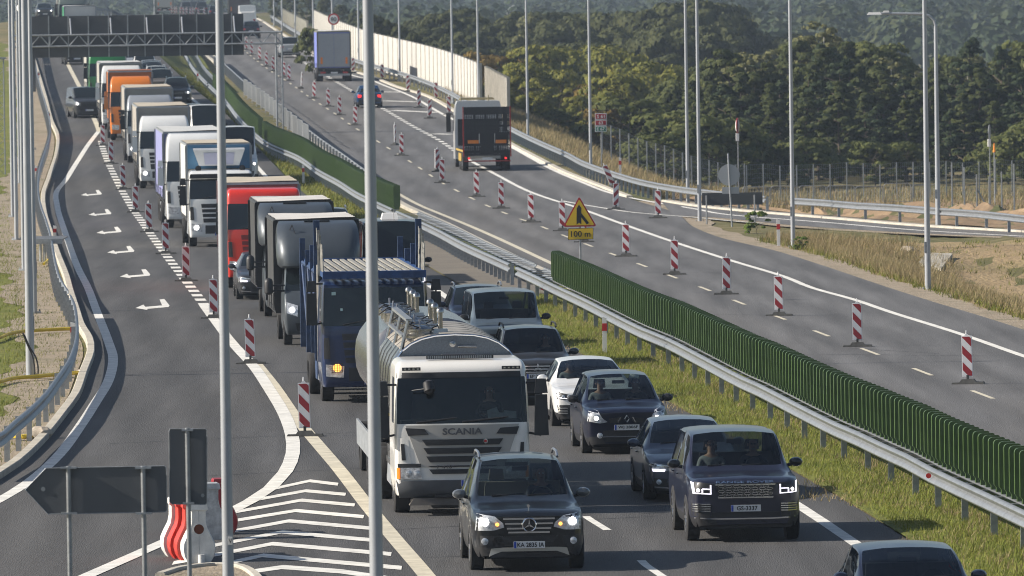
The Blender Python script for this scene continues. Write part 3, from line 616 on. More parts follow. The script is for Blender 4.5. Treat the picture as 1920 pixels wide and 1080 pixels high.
# ------------------------------------------------------------- gantry
M_SB = mat('sign_back_grey', (.052, .057, .064), .55, var=.08, vs=2)
Yg = 500.0; gz = lambda py, x=250: AT(x, py, Yg).z
A = AT(20, 80, Yg); B = AT(528, 78, Yg)
gt = thing('sign_gantry', 'long truss gantry with dark sign backs spanning the left carriageway', 'gantry', (B.x, Yg, PR(Yg)), 0); o0 = Vector((B.x, Yg, PR(Yg)))
zt0, zb0 = gz(64), gz(85); dr = lambda x: (x - B.x) * 0.0
mb = MB(); xs = [A.x + (B.x - A.x) * i / 28 for i in range(29)]
for yy in (0, .7):
    for z_ in (zt0, zb0): mb.cyl(Vector((A.x, Yg+yy, z_)) - o0, Vector((B.x, Yg+yy, z_)) - o0, .055, .055, 8)
    for i in range(28):
        a, b = (zt0, zb0) if i % 2 else (zb0, zt0)
        mb.cyl(Vector((xs[i], Yg+yy, a)) - o0, Vector((xs[i+1], Yg+yy, b)) - o0, .028, .028, 6)
        if i % 4 == 0: mb.cyl(Vector((xs[i], Yg+yy, zt0)) - o0, Vector((xs[i], Yg+yy, zb0)) - o0, .035, .035, 6)
for i in range(29):
    for z_ in (zt0, zb0): mb.cyl(Vector((xs[i], Yg, z_)) - o0, Vector((xs[i], Yg+.7, z_)) - o0, .02, .02, 6)
mb.build('truss', M_GALV2, gt)
for xm_ in (B.x - .05,):
    mb = MB(); lx = AT(517, 78, Yg).x; z_g = terrain(lx, Yg) - .1
    for x_ in (lx, B.x):
        for yy in (0, .7): mb.cyl(Vector((x_, Yg+yy, z_g)) - o0, Vector((x_, Yg+yy, zt0)) - o0, .05, .05, 8)
    z_ = z_g; k = 0
    while z_ < zt0 - .4: mb.cyl(Vector((lx if k % 2 else B.x, Yg, z_)) - o0, Vector((B.x if k % 2 else lx, Yg, z_+.4)) - o0, .02, .02, 6); z_ += .4; k += 1
    mb.build('lattice_leg', M_GALV2, gt)
mb = MB(); 
for x_ in (A.x, A.x + .5): mb.cyl(Vector((x_, Yg, -1)) - o0, Vector((x_, Yg, zt0)) - o0, .06, .06, 8)
mb.build('lattice_leg', M_GALV2, gt)
x0, x1 = AT(57, 60, Yg).x, AT(456, 60, Yg).x; zt, zb = gz(28.5), gz(106)
n = 12; ed = [0,.083,.175,.27,.365,.455,.535,.62,.70,.78,.87,.945,1]
for i in range(12):
    mb = MB(); mb.box(x0 + (x1-x0)*ed[i] + .004, x0 + (x1-x0)*ed[i+1] - .004, Yg+.78, Yg+.82, zb, zt); mb.v = [v - o0 for v in mb.v]; mb.build('sign_panel', M_SB, gt)
for i in range(1, 12):
    mb = MB(); x_ = x0 + (x1-x0)*ed[i]; mb.box(x_-.035, x_+.035, Yg+.72, Yg+.775, zb, zt + .05)
    mb.v = [v - o0 for v in mb.v]; mb.build('panel_bracket', M_GALV2, gt)
    if i % 2 == 0 or i > 9:
        mb = MB(); mb.cyl(Vector((x_+.12, Yg+.65, zt-.15)) - o0, Vector((x_+.2, Yg+.1, zt0)) - o0, .05, .05, 6); mb.build('brace', M_POLE, gt)
# ------------------------------------------------------------- signs seen from behind, near
M_SBN = mat('near_sign_back', (.085, .092, .10), .5, var=.08, vs=2)
def near_post(px, Y, ztop, r=.031): b = AT(px, 1080, Y); return b.x
Y_ = 103.0
def P3(px, py, Y=Y_): return AT(px, py, Y)
t = thing('direction_sign', 'dark back of a large arrow-shaped sign on two thin posts, pointing left', 'sign', (P3(200,1080).x, Y_, 0), 0); o0 = Vector((P3(200,1080).x, Y_, 0))
poly = [(47,918),(86,878),(180,876),(308,873.5),(312,877),(313.5,957),(310,960),(90,964)]
mb = MB(); mb.prism([P3(*p) - o0 for p in poly], (0,.03,0)); mb.build('sign_panel', M_SBN, t)
mb = MB(); pts = [P3(*p) - o0 - Vector((0,.006,0)) for p in poly]; mb.tube(pts + [pts[0]], .006, 6); mb.build('panel_rim', M_GALV2, t)
for px in (129, 269):
    x_ = P3(px, 900).x - o0.x; mb = MB(); mb.cyl((x_,-.04,-.3),(x_,-.04,P3(px,874).z),.031,.031,14); pp = mb.build('post', M_GALV, t, True)
    for py in (877, 962):
        z_ = P3(px, py).z; mb = MB(); mb.box(x_-.10,x_+.10,-.075,-.005,z_-.012,z_+.012); mb.build('clamp', M_GALV2, pp)
mb = MB(); mb.lathe(P3(81,917) - o0, (0,-1,0), [(0,.028),(.008,.028)], 14); mb.build('sticker', M_GALV, t)
t = thing('road_sign', 'dark back of a narrow upright sign on one post above the plastic barriers', 'sign', (P3(353,1080).x, Y_, 0), 0); o0 = Vector((P3(353,1080).x, Y_, 0))
poly = [(319,804),(385,804),(388,807),(388,943),(385,946),(322,945),(318,941),(317,808)]
mb = MB(); mb.prism([P3(*p) - o0 for p in poly], (0,.03,0)); mb.build('sign_panel', M_SBN, t)
mb = MB(); pts = [P3(*p) - o0 - Vector((0,.006,0)) for p in poly]; mb.tube(pts + [pts[0]], .005, 6); mb.build('panel_rim', M_GALV2, t)
x_ = P3(353,900).x - o0.x; mb = MB(); mb.cyl((x_,-.04,-.3),(x_,-.04,P3(353,802).z),.030,.030,14); pp = mb.build('post', M_GALV, t, True)
for py in (806, 943): z_ = P3(353, py).z; mb = MB(); mb.box(x_-.07,x_+.07,-.072,-.005,z_-.012,z_+.012); mb.build('clamp', M_GALV2, pp)
mb = MB(); mb.lathe(P3(380,929) - o0, (0,-1,0), [(0,.022),(.008,.022)], 14); mb.build('sticker', M_GALV, t)
# ------------------------------------------------------------- yellow warning sign
b = GR(1090, 552); Yw = b.y; t = thing('warning_sign', 'yellow triangular lane-merge warning sign with a 100 m plate above the green slats', 'sign', b, 0)
M_YEL = mat('yellow_sign_sheet', (.72, .47, .02), .45); M_SR = mat('sign_red', (.42, .015, .02), .45); M_SW = mat('sign_white', (.72, .72, .72), .45)
W = lambda px, py, dy=0.0: AT(px, py, Yw + dy) - b
def rounded(P, r, n=4):
    out = []
    for i, p in enumerate(P):
        a = (P[i-1] - p).normalized(); c = (P[(i+1) % len(P)] - p).normalized(); q = p + a * r; s = p + c * r
        for k in range(n + 1): u = k / n; out.append(q.lerp(p, u).lerp(p.lerp(s, u), u))
    return out
T3 = [W(1086,368), W(1119,424.5), W(1055.5,425.5)]; c3 = (T3[0]+T3[1]+T3[2]) / 3
mb = MB(); mb.prism(rounded(T3, .09), (0,.03,0)); o = mb.build('triangle_panel', M_SR, t)
mb = MB(); mb.prism([c3 + (p - c3) * .86 + Vector((0,-.004,0)) for p in rounded(T3, .07)], (0,.004,0)); mb.build('yellow_field', M_YEL, o)
mb = MB()
for poly in ([(1081,421),(1081.2,391),(1085.5,383.5),(1090,390),(1090,402),(1090,421),(1086,417.5)], [(1088,397),(1092,402),(1104.5,418),(1100,421),(1089.5,407)]):
    mb.prism([W(x, y, -.006) for x, y in poly], (0,.002,0)); 
for v in mb.v[14:]: v.y -= .003
mb.build('merge_symbol', M_TXT, o)
P4 = [W(1065,428.5), W(1112.5,427), W(1112.5,448.5), W(1065,450)]
mb = MB(); mb.prism(rounded(P4, .03), (0,.03,0)); o = mb.build('distance_plate', M_TXT, t); c4 = sum(P4, Vector()) / 4
mb = MB(); mb.prism([c4 + Vector(((p-c4).x*.965, -.004, (p-c4).z*.92)) for p in rounded(P4, .03)], (0,.004,0)); mb.build('yellow_field', M_YEL, o)
tm = fit_text('100 m', .62, .19, bold=.012); mb = MB(); mb.add([v + c4 + Vector((0,-.012,0)) for v in tm.v], tm.f); mb.build('plate_text', M_TXT, o)
mb = MB(); x_ = W(1088,450).x; mb.cyl((x_,.06,-.3),(x_,.06,W(1087,380).z),.03,.03,12); mb.build('post', M_GALV, t, True)
# route sign
b = terrain_at(1128, 322); Yr = 430.0; b = Vector((AT(1128,300,Yr).x, Yr, terrain(AT(1128,300,Yr).x, Yr))); t = thing('route_sign', 'stacked red and green route number sign on a thin post beyond the guard rail', 'sign', b, 0)
W = lambda px, py, dy=0.0: AT(px, py, Yr + dy) - b
M_SG = mat('sign_green', (.01, .16, .10), .45); M_SRD = mat('sign_dark_red', (.33, .012, .02), .45)
for y0, y1, m, s in ((212.5,224,M_SRD,'S 61'),(225,235.5,M_SRD,'63'),(236.5,247,M_SG,'E 67')):
    a, c = W(1115.5, y0), W(1137.5, y1); mb = MB(); mb.box(a.x, c.x, 0, .04, c.z, a.z); o = mb.build('route_plate', M_SW, t)
    mb = MB(); mb.box(a.x+.035, c.x-.035, -.006, -.001, c.z+.035, a.z-.035); mb.build('plate_field', m, o)
    tm = fit_text(s, .40 if len(s) > 2 else .22, .17, bold=.01); mb = MB(); mb.add([v + Vector(((a.x+c.x)/2, -.014, (a.z+c.z)/2)) for v in tm.v], tm.f); mb.build('route_text', M_SW, o)
mb = MB(); mb.cyl((0,.07,-.3),(0,.07,W(1128,215).z),.035,.035,10); mb.build('post', M_GALV, t, True)
# speed limit sign
Ys = 655.0; b = Vector((AT(626,110,Ys).x, Ys, PR(Ys))); t = thing('speed_limit_sign', 'round red-ringed speed limit sign reading 80 above the box trailer', 'sign', b, 0)
c = AT(625.5, 36, Ys) - b; mb = MB(); mb.lathe(c, (0,-1,0), [(0,.46),(.03,.46),(.03,0)], 28); o = mb.build('red_ring', M_SR, t)
mb = MB(); mb.lathe(c + Vector((0,-.03,0)), (0,-1,0), [(0.001,.345),(.006,.345),(.006,0)], 28); mb.build('white_field', M_SW, o)
tm = fit_text('80', .44, .34, bold=.015); mb = MB(); mb.add([v + c + Vector((0,-.046,0)) for v in tm.v], tm.f); mb.build('speed_number', M_TXT, o)
mb = MB(); mb.cyl((0,.05,-.3),(0,.05,c.z+.3),.03,.03,8); mb.build('post', M_GALV, t, True)
# round sign back, no-entry edge-on, dark panel
def sign_at(name, label, cat, px, py, Yq):
    b = AT(px, py, Yq); b = Vector((b.x, Yq, terrain(b.x, Yq))); t = thing(name, label, cat, b, 0); return t, b
Yq = 338.0; t, b = sign_at('round_sign', 'grey back of a round sign with a small plate under it beside the slip road', 'sign', 1372, 408, Yq)
M_RSB = mat('light_sign_back', (.36, .38, .40), .5, .1)
c = AT(1367, 328, Yq) - b; mb = MB(); mb.lathe(c, (0,-1,0), [(0,.44),(.03,.44)], 28); mb.build('round_panel', M_RSB, t)
a = AT(1354,351,Yq) - b; c2 = AT(1386,363,Yq) - b; mb = MB(); mb.box(a.x,c2.x,-.03,0,c2.z,a.z); mb.build('small_plate', M_RSB, t)
mb = MB(); mb.cyl((.02,-.06,-.3),(-.12,-.06,(AT(1367,288,Yq)-b).z),.035,.035,10); mb.build('post', M_GALV2, t, True)
Yq = 341.0; t, b = sign_at('direction_sign', 'long dark grey sign back standing low in front of the slip road guard rail', 'sign', 1372, 402, Yq)
mb = MB(); a = AT(1316,362,Yq) - b; c2 = AT(1430,382,Yq) - b; mb.box(a.x,c2.x,0,.05,c2.z-.03,a.z); mb.build('sign_panel', M_SB, t)
for px in (1325, 1415): x_ = AT(px,400,Yq).x - b.x; mb = MB(); mb.cyl((x_,-.04,-.3),(x_,-.04,a.z-.1),.035,.035,8); mb.build('post', M_GALV, t, True)
def edge_sign(label, px, y0, y1, yb, Yq, wpx, col, plate=None):
    t, b = sign_at('road_sign', label, 'sign', px, yb, Yq); c = AT(px, (y0+y1)/2, Yq) - b; r = (y1 - y0) / 2 / scale_at(Yq)
    mb = MB(); mb.lathe(c, (.98,-.2,0), [(-.015,r),(.015,r)], 24); mb.build('disc', M_SR if col == 'r' else M_RSB, t)
    if col == 'r': mb = MB(); mb.lathe(c, (-.98,-.25,0), [(0,r*.8),(.03,r*.8)], 24); mb.build('disc_face', M_SW, t)
    if plate: a = AT(px, plate, Yq) - b; mb = MB(); mb.box(-.05,.10,-.25,.25,a.z-.2,a.z+.2); mb.build('small_plate', M_SW, t)
    mb = MB(); mb.cyl((.05,.03,-.3),(.05,.03,c.z + r),.035,.03,8); mb.build('post', M_GALV, t, True)
edge_sign('round white and red sign seen nearly edge-on in front of the pines', 1383, 221, 251, 345, 440, 6, 'r', 257)
edge_sign('white sign seen edge-on in front of the right-hand pines', 1855, 234, 262, 350, 445, 6, 'g', 268)
t, b = sign_at('marker_post', 'thin post with an orange tip at the edge of the pines', 'post', 1865, 350, 447); z_ = AT(1863,268,447).z - b.z; mb = MB(); mb.cyl((0,0,-.2),(0,0,z_-.5),.04,.03,8); mb.build('post', M_GALV2, t); mb = MB(); mb.cyl((0,0,z_-.5),(0,0,z_),.08,.02,8); mb.build('orange_tip', mat('orange_tip', (.8,.25,.02), .5), t)
# ------------------------------------------------------------- plastic barriers
M_PW = mat('white_barrier_plastic', (.62, .61, .58), .45, var=.2, vs=4, bump=.05); M_PR = mat('red_barrier_plastic', (.52, .035, .022), .4, var=.14, vs=3, coat=.1); M_PG = mat('scuffed_grey_white_plastic', (.36, .37, .38), .5, var=.4, vs=6); M_PD = mat('dark_red_barrier_plastic', (.26, .012, .018), .4, var=.14, vs=3)
prof_b = [(.13,1.0),(.15,.97),(.15,.90),(.125,.88),(.125,.70),(.15,.58),(.22,.45),(.275,.33),(.285,.22),(.26,.10),(.20,.0)]
def barrier(label, p, rz, m, hole=False, L=.5, group='red and white plastic barriers stacked on the gore'):
    t = thing('plastic_barrier', label, 'barrier', p, rz, group); n_ = 5; mb = MB(); secs = [(0,.93),(.05,1.0),(L*.42,1.0),(L*.5,.95),(L*.58,1.0),(L-.05,1.0),(L,.93)]; rows = []
    for y, s in secs:
        P = [(x * s, z * (1 if s == 1 else .985)) for x, z in prof_b]; loop = P + [(-x, z) for x, z in reversed(P)]; rows.append([Vector((x, y, z)) for x, z in loop])
    k = len(rows[0]); v = [q for r_ in rows for q in r_]; f = [(i*k+j, i*k+(j+1)%k, (i+1)*k+(j+1)%k, (i+1)*k+j) for i in range(len(rows)-1) for j in range(k)] + [tuple(range(k))[::-1], tuple(range((len(rows)-1)*k, len(rows)*k))]
    mb.add(v, f); mb.build('shell', m, t, True)
    mb = MB(); mb.box(-.16,.16,-.03,.06,.90,1.0,.02,.01); mb.build('top_lip', m, t)
    if hole:
        mb = MB(); mb.lathe((0,-.004,.57),(0,-1,0),[(0,.10),(.006,.10),(.006,.085),(-.0,.085)],24); mb.build('hole_rim', m, t); mb = MB(); mb.lathe((0,-.003,.57),(0,-1,0),[(0,.092),(.003,.092)],24); mb.build('hole', mat('hole_inside', (.12,.03,.01), .8), t)
        mb = MB(); mb.cyl((.03,-.05,0),(.03,-.05,.14),.06,.055,14); mb.build('drain_plug', m, t, True); mb = MB(); mb.box(-.004,.004,-.004,.0,.15,.45); mb.box(-.004,.004,-.004,.0,.7,.88); mb.build('mould_seam', M_PG, t)
b0 = GL(374, 1055); dv = Vector((-.13, .99, 0)).normalized(); rz_ = math.atan2(-dv.x, dv.y)
for i, (m, l) in enumerate(((M_PW,'white barrier unit in front with a round hole and a drain plug'),(M_PR,'red barrier unit directly behind the holed white one'),(M_PR,'second red barrier unit in the left stack'),(M_PW,'white barrier unit at the back of the left stack'))):
    barrier(l, b0 + dv * (.56 * i) * 1.0 + Vector((-.065*i, 0, 0)), rz_, m, i == 0, .52)
b1 = GL(398, 1012)
barrier('scuffed grey-white barrier unit partly hidden by the near pole', b1, rz_, M_PG); barrier('dark red barrier unit behind the near pole at the top of the stack', b1 + Vector((.14, 1.3, 0)), rz_, M_PD); barrier('dark red barrier unit glimpsed under the narrow sign back', b1 + Vector((-.30, 1.9, 0)), rz_, M_PD)
# traffic island corner
isl = [GL(*p) for p in ((250,1122),(300,1089),(345,1076),(400,1070),(430,1070),(452,1074),(475,1086),(500,1120))]
mb = MB(); mb.prism([p + Vector((0,0,.03)) for p in isl], (0,0,.06)); struct('traffic_island', mb, M_GRAV); kerb('kerb', catmull(isl[1:], .4), .16, .14)
# ------------------------------------------------------------- noise barrier and fences
M_NB = mat('noise_barrier_concrete', (.44, .43, .40), .85, var=.14, vs=1.2, bump=.4, bs=3, stretch=(1,1,8)); M_NB2 = mat('far_noise_barrier_panel', (.26, .26, .22), .8, var=.1)
def wall_run(label, pts, zt, m, seg, name='noise_barrier'):
    """pts: ground points; zt: heights; one panel per seg metres"""
    org = pts[0].copy(); t = thing(name, label, 'noise barrier', org, 0, 'noise barriers along the far road'); q = resample(pts, seg)
    for i in range(min(len(q) - 1, 60)):
        a, b = q[i] - org, q[i+1] - org; h0 = zt(i / max(1, len(q)-1)); d = (b - a); d.z = 0; d.normalize(); l = Vector((d.y, -d.x, 0))
        mb = MB(); mb.prism([a + Vector((0,0,-.6)) + d*.06, b + Vector((0,0,-.6)) - d*.06, b + Vector((0,0,h0)) - d*.06, a + Vector((0,0,h0)) + d*.06], l * .12); mb.build('panel', m, t)
        mb = MB(); mb.prism([a + Vector((0,0,-.6)) - d*.07 - l*.04, a + Vector((0,0,-.6)) + d*.07 - l*.04, a + Vector((0,0,h0+.08)) + d*.07 - l*.04, a + Vector((0,0,h0+.08)) - d*.07 - l*.04], l * .2); mb.build('post', M_CONC, t)
def along(pxs, G=GR): return [Vector((p.x, p.y, PR(p.y))) for p in catmull([G(*p) for p in pxs], 3)]
nbp = off(sect(R1, 500, 810), 1.4); nbp = sorted(nbp, key=lambda p: p.y)
wall_run('pale concrete noise barrier running along the road behind the lamp posts', sect(nbp, 553, 805), lambda u: 2.8, M_NB, 4.2)
wall_run('near stepped end section of the pale noise barrier with closer posts', sect(nbp, 513, 552), lambda u: 2.8, M_NB, 1.3)
wall_run('low olive parapet panels on the far bridge by the white van', sorted(off(sect(R1, 800, 960), .8), key=lambda p: p.y), lambda u: 1.7, M_NB2, 4.0)
def crowd_fence(label, p, q, h=1.1, group='galvanised crowd fences'):
    d = q - p; L = d.length; t = thing('crowd_fence', label, 'crowd fence', p, math.atan2(d.y, d.x), group)
    mb = MB(); r_ = .1
    pts = [Vector((0,0,0)), Vector((0,0,h-r_)), Vector((r_,0,h)), Vector((L-r_,0,h)), Vector((L,0,h-r_)), Vector((L,0,0))]; mb.tube(pts, .022, 6); mb.cyl((0,0,.25),(L,0,.25),.018,.018,6); mb.build('frame', M_GALV, t)
    mb = MB(); n = max(6, int(L / .14)); [mb.cyl((L*k/n,0,.25),(L*k/n,0,h),.009,.009,5) for k in range(1, n)]; mb.build('bars', M_GALV, t)
    mb = MB(); [mb.box(x-.02,x+.02,-.25,.25,0,.03) for x in (.15*L,.85*L)]; mb.build('foot', M_GALV2, t)
cf = resample([p + Vector((-.9,0,0)) for p in sorted(sect(KR, 470, 600), key=lambda p: p.y)], 8.5)
for i in range(len(cf) - 1): crowd_fence('crowd fence panel number %s from the near end along the far median kerb' % ('first','second','third','fourth','fifth','sixth','seventh','eighth','ninth','tenth','eleventh','twelfth','thirteenth','fourteenth','fifteenth','sixteenth')[min(i,15)], cf[i], cf[i].lerp(cf[i+1], .96), 1.35)
Yf = 452.0; xs = [AT(px, 340, Yf).x for px in range(1392, 1790, 53)]
for i in range(len(xs) - 1):
    crowd_fence('crowd fence panel, %s from the left in the row before the pines' % ('first','second','third','fourth','fifth','sixth','seventh','eighth')[min(i,7)], Vector((xs[i], Yf, terrain(xs[i], Yf))), Vector((xs[i+1]-.08, Yf, terrain(xs[i+1], Yf))), 1.25)
def mesh_fence(label, x0, x1, Y0, Y1, h, step, wires=True):
    n = int(math.hypot(x1-x0, Y1-Y0) / step); P = [Vector((x0+(x1-x0)*k/n, Y0+(Y1-Y0)*k/n, 0)) for k in range(n+1)]
    for p in P: p.z = terrain(p.x, p.y)
    org = P[0].copy(); t = thing('wire_fence', label, 'fence', org, 0, 'wire mesh fences before the pines')
    for p in P[:90]: mb = MB(); mb.cyl(p - org - Vector((0,0,.2)), p - org + Vector((0,0,h)), .04, .04, 6); mb.build('post', M_GALV, t)
    if not wires:
        p = P[len(P)//3] - org; mb = MB(); mb.cyl(p + Vector((.9,0,-.1)), p + Vector((0,0,h*.7)), .035); mb.build('brace', M_GALV, t); return
    mb = MB()
    for a, b in zip(P, P[1:]):
        for k in range(1, 9): z_ = Vector((0,0,h*k/8)); mb.cyl(a - org + z_, b - org + z_, .006, .006, 4, False)
        m_ = 8
        for k in range(1, m_): u = a.lerp(b, k/m_) - org; mb.cyl(u, u + Vector((0,0,h)), .005, .005, 4, False)
    mb.build('wire_mesh', M_GALV2, t)
xf = lambda px, Y: AT(px, 340, Y).x
mesh_fence('close-posted wire fence before the bushes right of the route sign', xf(1130,470), xf(1400,470), 470, 474, 2.2, .55)
mesh_fence('wire fence with wide-set posts running before the dark pines', xf(1400,474), xf(1990,480), 474, 480, 2.1, 1.0)
mesh_fence('tall bare posts of a fence in front of the sandy bank at far right', xf(1785,400), xf(1925,396), 400, 396, 2.3, .75, False)
# cabinets, rocks, pad, pipes
mb = MB(); pp = [terrain_at(*p) for p in ((1738,483),(1786,486),(1765,512),(1722,503))]; mb.prism([p + Vector((0,0,.05)) for p in pp], (0,0,.12)); tag(mb.build('concrete_slab', M_CONC), 'tilted pale concrete slab on the sandy ditch slope at right', 'slab')
M_YP = mat('yellow_duct', (.62, .45, .02), .5, var=.12)
def pipe(label, pxs, r=.05):
    P = catmull([GL(*p) + Vector((0,0,.06)) for p in pxs], .5); mb = MB(); mb.tube(P, r, 8); tag(mb.build('cable_duct', M_YP, None, True), label, 'cable duct', 'yellow cable ducts on the left verge')
pipe('yellow duct crossing the gravel behind the thick lamp post', [(-40,648),(0,637),(20,629),(45,625),(90,622),(136,620)])
pipe('yellow duct crossing the gravel in front of the thick lamp post', [(-40,728),(0,720),(30,713),(70,710),(110,706),(146,703)]); pipe('short yellow duct end beside a rock behind the near guard rail', [(20,822),(40,824),(62,823)]); pipe('yellow duct stub below the cable grid', [(82,498),(90,492),(94,485)])
def rock(label, p, r):
    bm = bmesh.new(); bmesh.ops.create_icosphere(bm, subdivisions=2, radius=r)
    for v in bm.verts: v.co *= 1 + .22 * math.sin(v.co.x*23/r*.3 + v.co.y*9) * math.cos(v.co.z*17/r*.2 + 1); v.co.z *= .6
    me = bpy.data.meshes.new('rock'); bm.to_mesh(me); bm.free(); me.materials.append(mat('field_stone', (.36,.31,.25), .9, var=.3, vs=6, bump=.4, bs=9)); o = bpy.data.objects.new('rock', me); COL.objects.link(o); o.location = p; tag(o, label, 'rock', 'stones on the verge')
rock('pale boulder at the kerb beside the near guard rail', GL(75,822) + Vector((0,0,.1)), .28); rock('small stone against the kerb below the second yellow duct', GL(153,702) + Vector((0,0,.05)), .15); rock('round stone beside the concrete slab in the right ditch', terrain_at(1702,476), .35)
# steel cable grid platform
t = thing('steel_grid', 'horizontal steel bar grid on legs between the left guard rail and the lamp posts', 'steel grid', GL(85,485), 0)
mb = MB()
for k in range(9): mb.cyl((-.45,-2.2+k*.55,.75),(.75,-2.2+k*.55,.75),.03,.03,6)
mb.build('bars', M_GALV, t); mb = MB(); mb.box(-.47,.77,-2.35,-2.25,.62,.8); mb.build('front_beam', M_GALV2, t); mb = MB(); mb.cyl((.1,-2.2,-.1),(.1,-2.2,.7),.05,.05,8); mb.cyl((-.05,-2.2,-.1),(-.05,-2.2,.7),.05,.05,8); mb.build('leg', M_GALV2, t)
mb = MB(); mb.box(-.2,.2,-.05,.05,0,2.4); t = thing('utility_cabinet', 'dark upright cabinet beside the far left guard rail under the gantry', 'cabinet', GL(62,172), 0); mb.build('body', M_SB, t); mb = MB(); mb.box(-.24,.24,-.09,.09,2.401,2.46); mb.build('lid', M_SB, t)
# lattice mast on far left
pm = Vector((AT(3,300,430).x, 430, terrain(AT(3,300,430).x, 430))); t = thing('lattice_mast', 'thin lattice mast at the left picture edge', 'mast', pm, 0); mb = MB(); H_ = 6.0
for x_ in (-.18,.18):
    for y_ in (-.18,.18): mb.cyl((x_,y_,-.3),(x_,y_,H_),.025,.025,6)
for k in range(20): z_ = k*.3; s_ = 1 if k % 2 else -1; mb.cyl((-.18*s_,-.18,z_),(.18*s_,-.18,z_+.3),.014,.014,5)
mb.build('lattice', M_GALV2, t); mb = MB(); mb.box(-.3,.3,-.3,.3,H_,H_+.1); mb.build('cap', M_GALV2, t)
# paved path across grass on the left
# ============================================================= vehicles
def subd_eval(v, f, mi, levels=2, crease=None, corners=True):
    me = bpy.data.meshes.new('tmp'); me.from_pydata([tuple(p) for p in v], [], f)
    for p, k in zip(me.polygons, mi): p.material_index = k; p.use_smooth = True
    for k in range(max(mi) + 1): me.materials.append(None)
    if crease:
        at = me.attributes.new('crease_edge', 'FLOAT', 'EDGE'); ek = {tuple(sorted(e.vertices)): e.index for e in me.edges}
        for (a, b), c in crease.items():
            k = tuple(sorted((a, b)))
            if k in ek: at.data[ek[k]].value = c
    if corners:
        cv = me.attributes.new('crease_vert', 'FLOAT', 'POINT')
        for k in (1, 2, 3):
            cnt = {}
            for p in me.polygons:
                if p.material_index == k:
                    for q in p.vertices: cnt[q] = cnt.get(q, 0) + 1
            for q, c in cnt.items():
                if c == 1: cv.data[q].value = .9
    o = bpy.data.objects.new('tmp', me); COL.objects.link(o); md = o.modifiers.new('s', 'SUBSURF'); md.levels = levels; md.boundary_smooth = 'PRESERVE_CORNERS'
    dg = bpy.context.evaluated_depsgraph_get(); dg.update(); r = bpy.data.meshes.new_from_object(o.evaluated_get(dg))
    bpy.data.objects.remove(o); bpy.data.meshes.remove(me); return r
def pieces(me, idx, comps=True):
    """submeshes (verts, faces) of one material index, split by connectivity"""
    fs = [tuple(p.vertices) for p in me.polygons if p.material_index == idx]
    if not fs: return []
    par = {}
    def find(a):
        while par[a] != a: par[a] = par[par[a]]; a = par[a]
        return a
    for f in fs:
        for v in f: par.setdefault(v, v)
        for v in f[1:]: par[find(v)] = find(f[0])
    groups = {}
    for f in fs: groups.setdefault(find(f[0]) if comps else 0, []).append(f)
    out = []
    for g in groups.values():
        vs = sorted({v for f in g for v in f}); ix = {v: i for i, v in enumerate(vs)}
        out.append(([me.vertices[v].co.copy() for v in vs], [tuple(ix[v] for v in f) for f in g]))
    return out
def wheel(t, x, y, r, w, side, rim=M_RIM, truck=False, spokes=5, steer=0.0, name='wheel'):
    s = side; mb = MB(); rr = r * (.62 if truck else .70)
    mb.lathe((x, y, r), (s,0,0), [(-w*.5,rr),(-w*.5,r*.93),(-w*.42,r),(-w*.2,r*1.0),(w*.2,r*1.0),(w*.42,r),(w*.5,r*.93),(w*.5,rr),(w*.38,rr*.98)], 28)
    ty = mb.build(name, M_TYRE, t, True)
    mb = MB()
    if truck:
        mb.lathe((x, y, r), (s,0,0), [(w*.40,rr*1.0),(w*.44,rr*.97),(w*.1,rr*.85),(w*.05,rr*.5),(w*.36,rr*.42),(w*.42,rr*.3),(w*.42,.0)], 20)
        for k in range(8): a = k*math.pi/4; mb.cyl((x+s*w*.3, y+math.cos(a)*rr*.36, r+math.sin(a)*rr*.36), (x+s*w*.42, y+math.cos(a)*rr*.36, r+math.sin(a)*rr*.36), .02, .02, 6)
    else:
        mb.lathe((x, y, r), (s,0,0), [(w*.36,rr*1.0),(w*.46,rr*.98),(w*.44,rr*.90),(w*.15,rr*.86),(w*.12,.0)], 24)
        mb.lathe((x, y, r), (s,0,0), [(w*.15,rr*.22),(w*.40,rr*.2),(w*.42,0)], 12)
        for k in range(spokes):
            a = 2*math.pi*k/spokes; c, d = math.cos(a), math.sin(a); q = Vector((0,-d,c)); u = Vector((0,c,d)); o = Vector((x + s*w*.30, y, r)); hw = rr * (.13 if spokes < 7 else .07)
            mb.prism([o + u*rr*.15 + q*hw, o + u*rr*.15 - q*hw, o + u*rr*.95 - q*hw*1.1 + Vector((s*w*.1,0,0)), o + u*rr*.95 + q*hw*1.1 + Vector((s*w*.1,0,0))], (s*.02,0,0))
    mb.build('rim', rim, ty, True)
    return ty
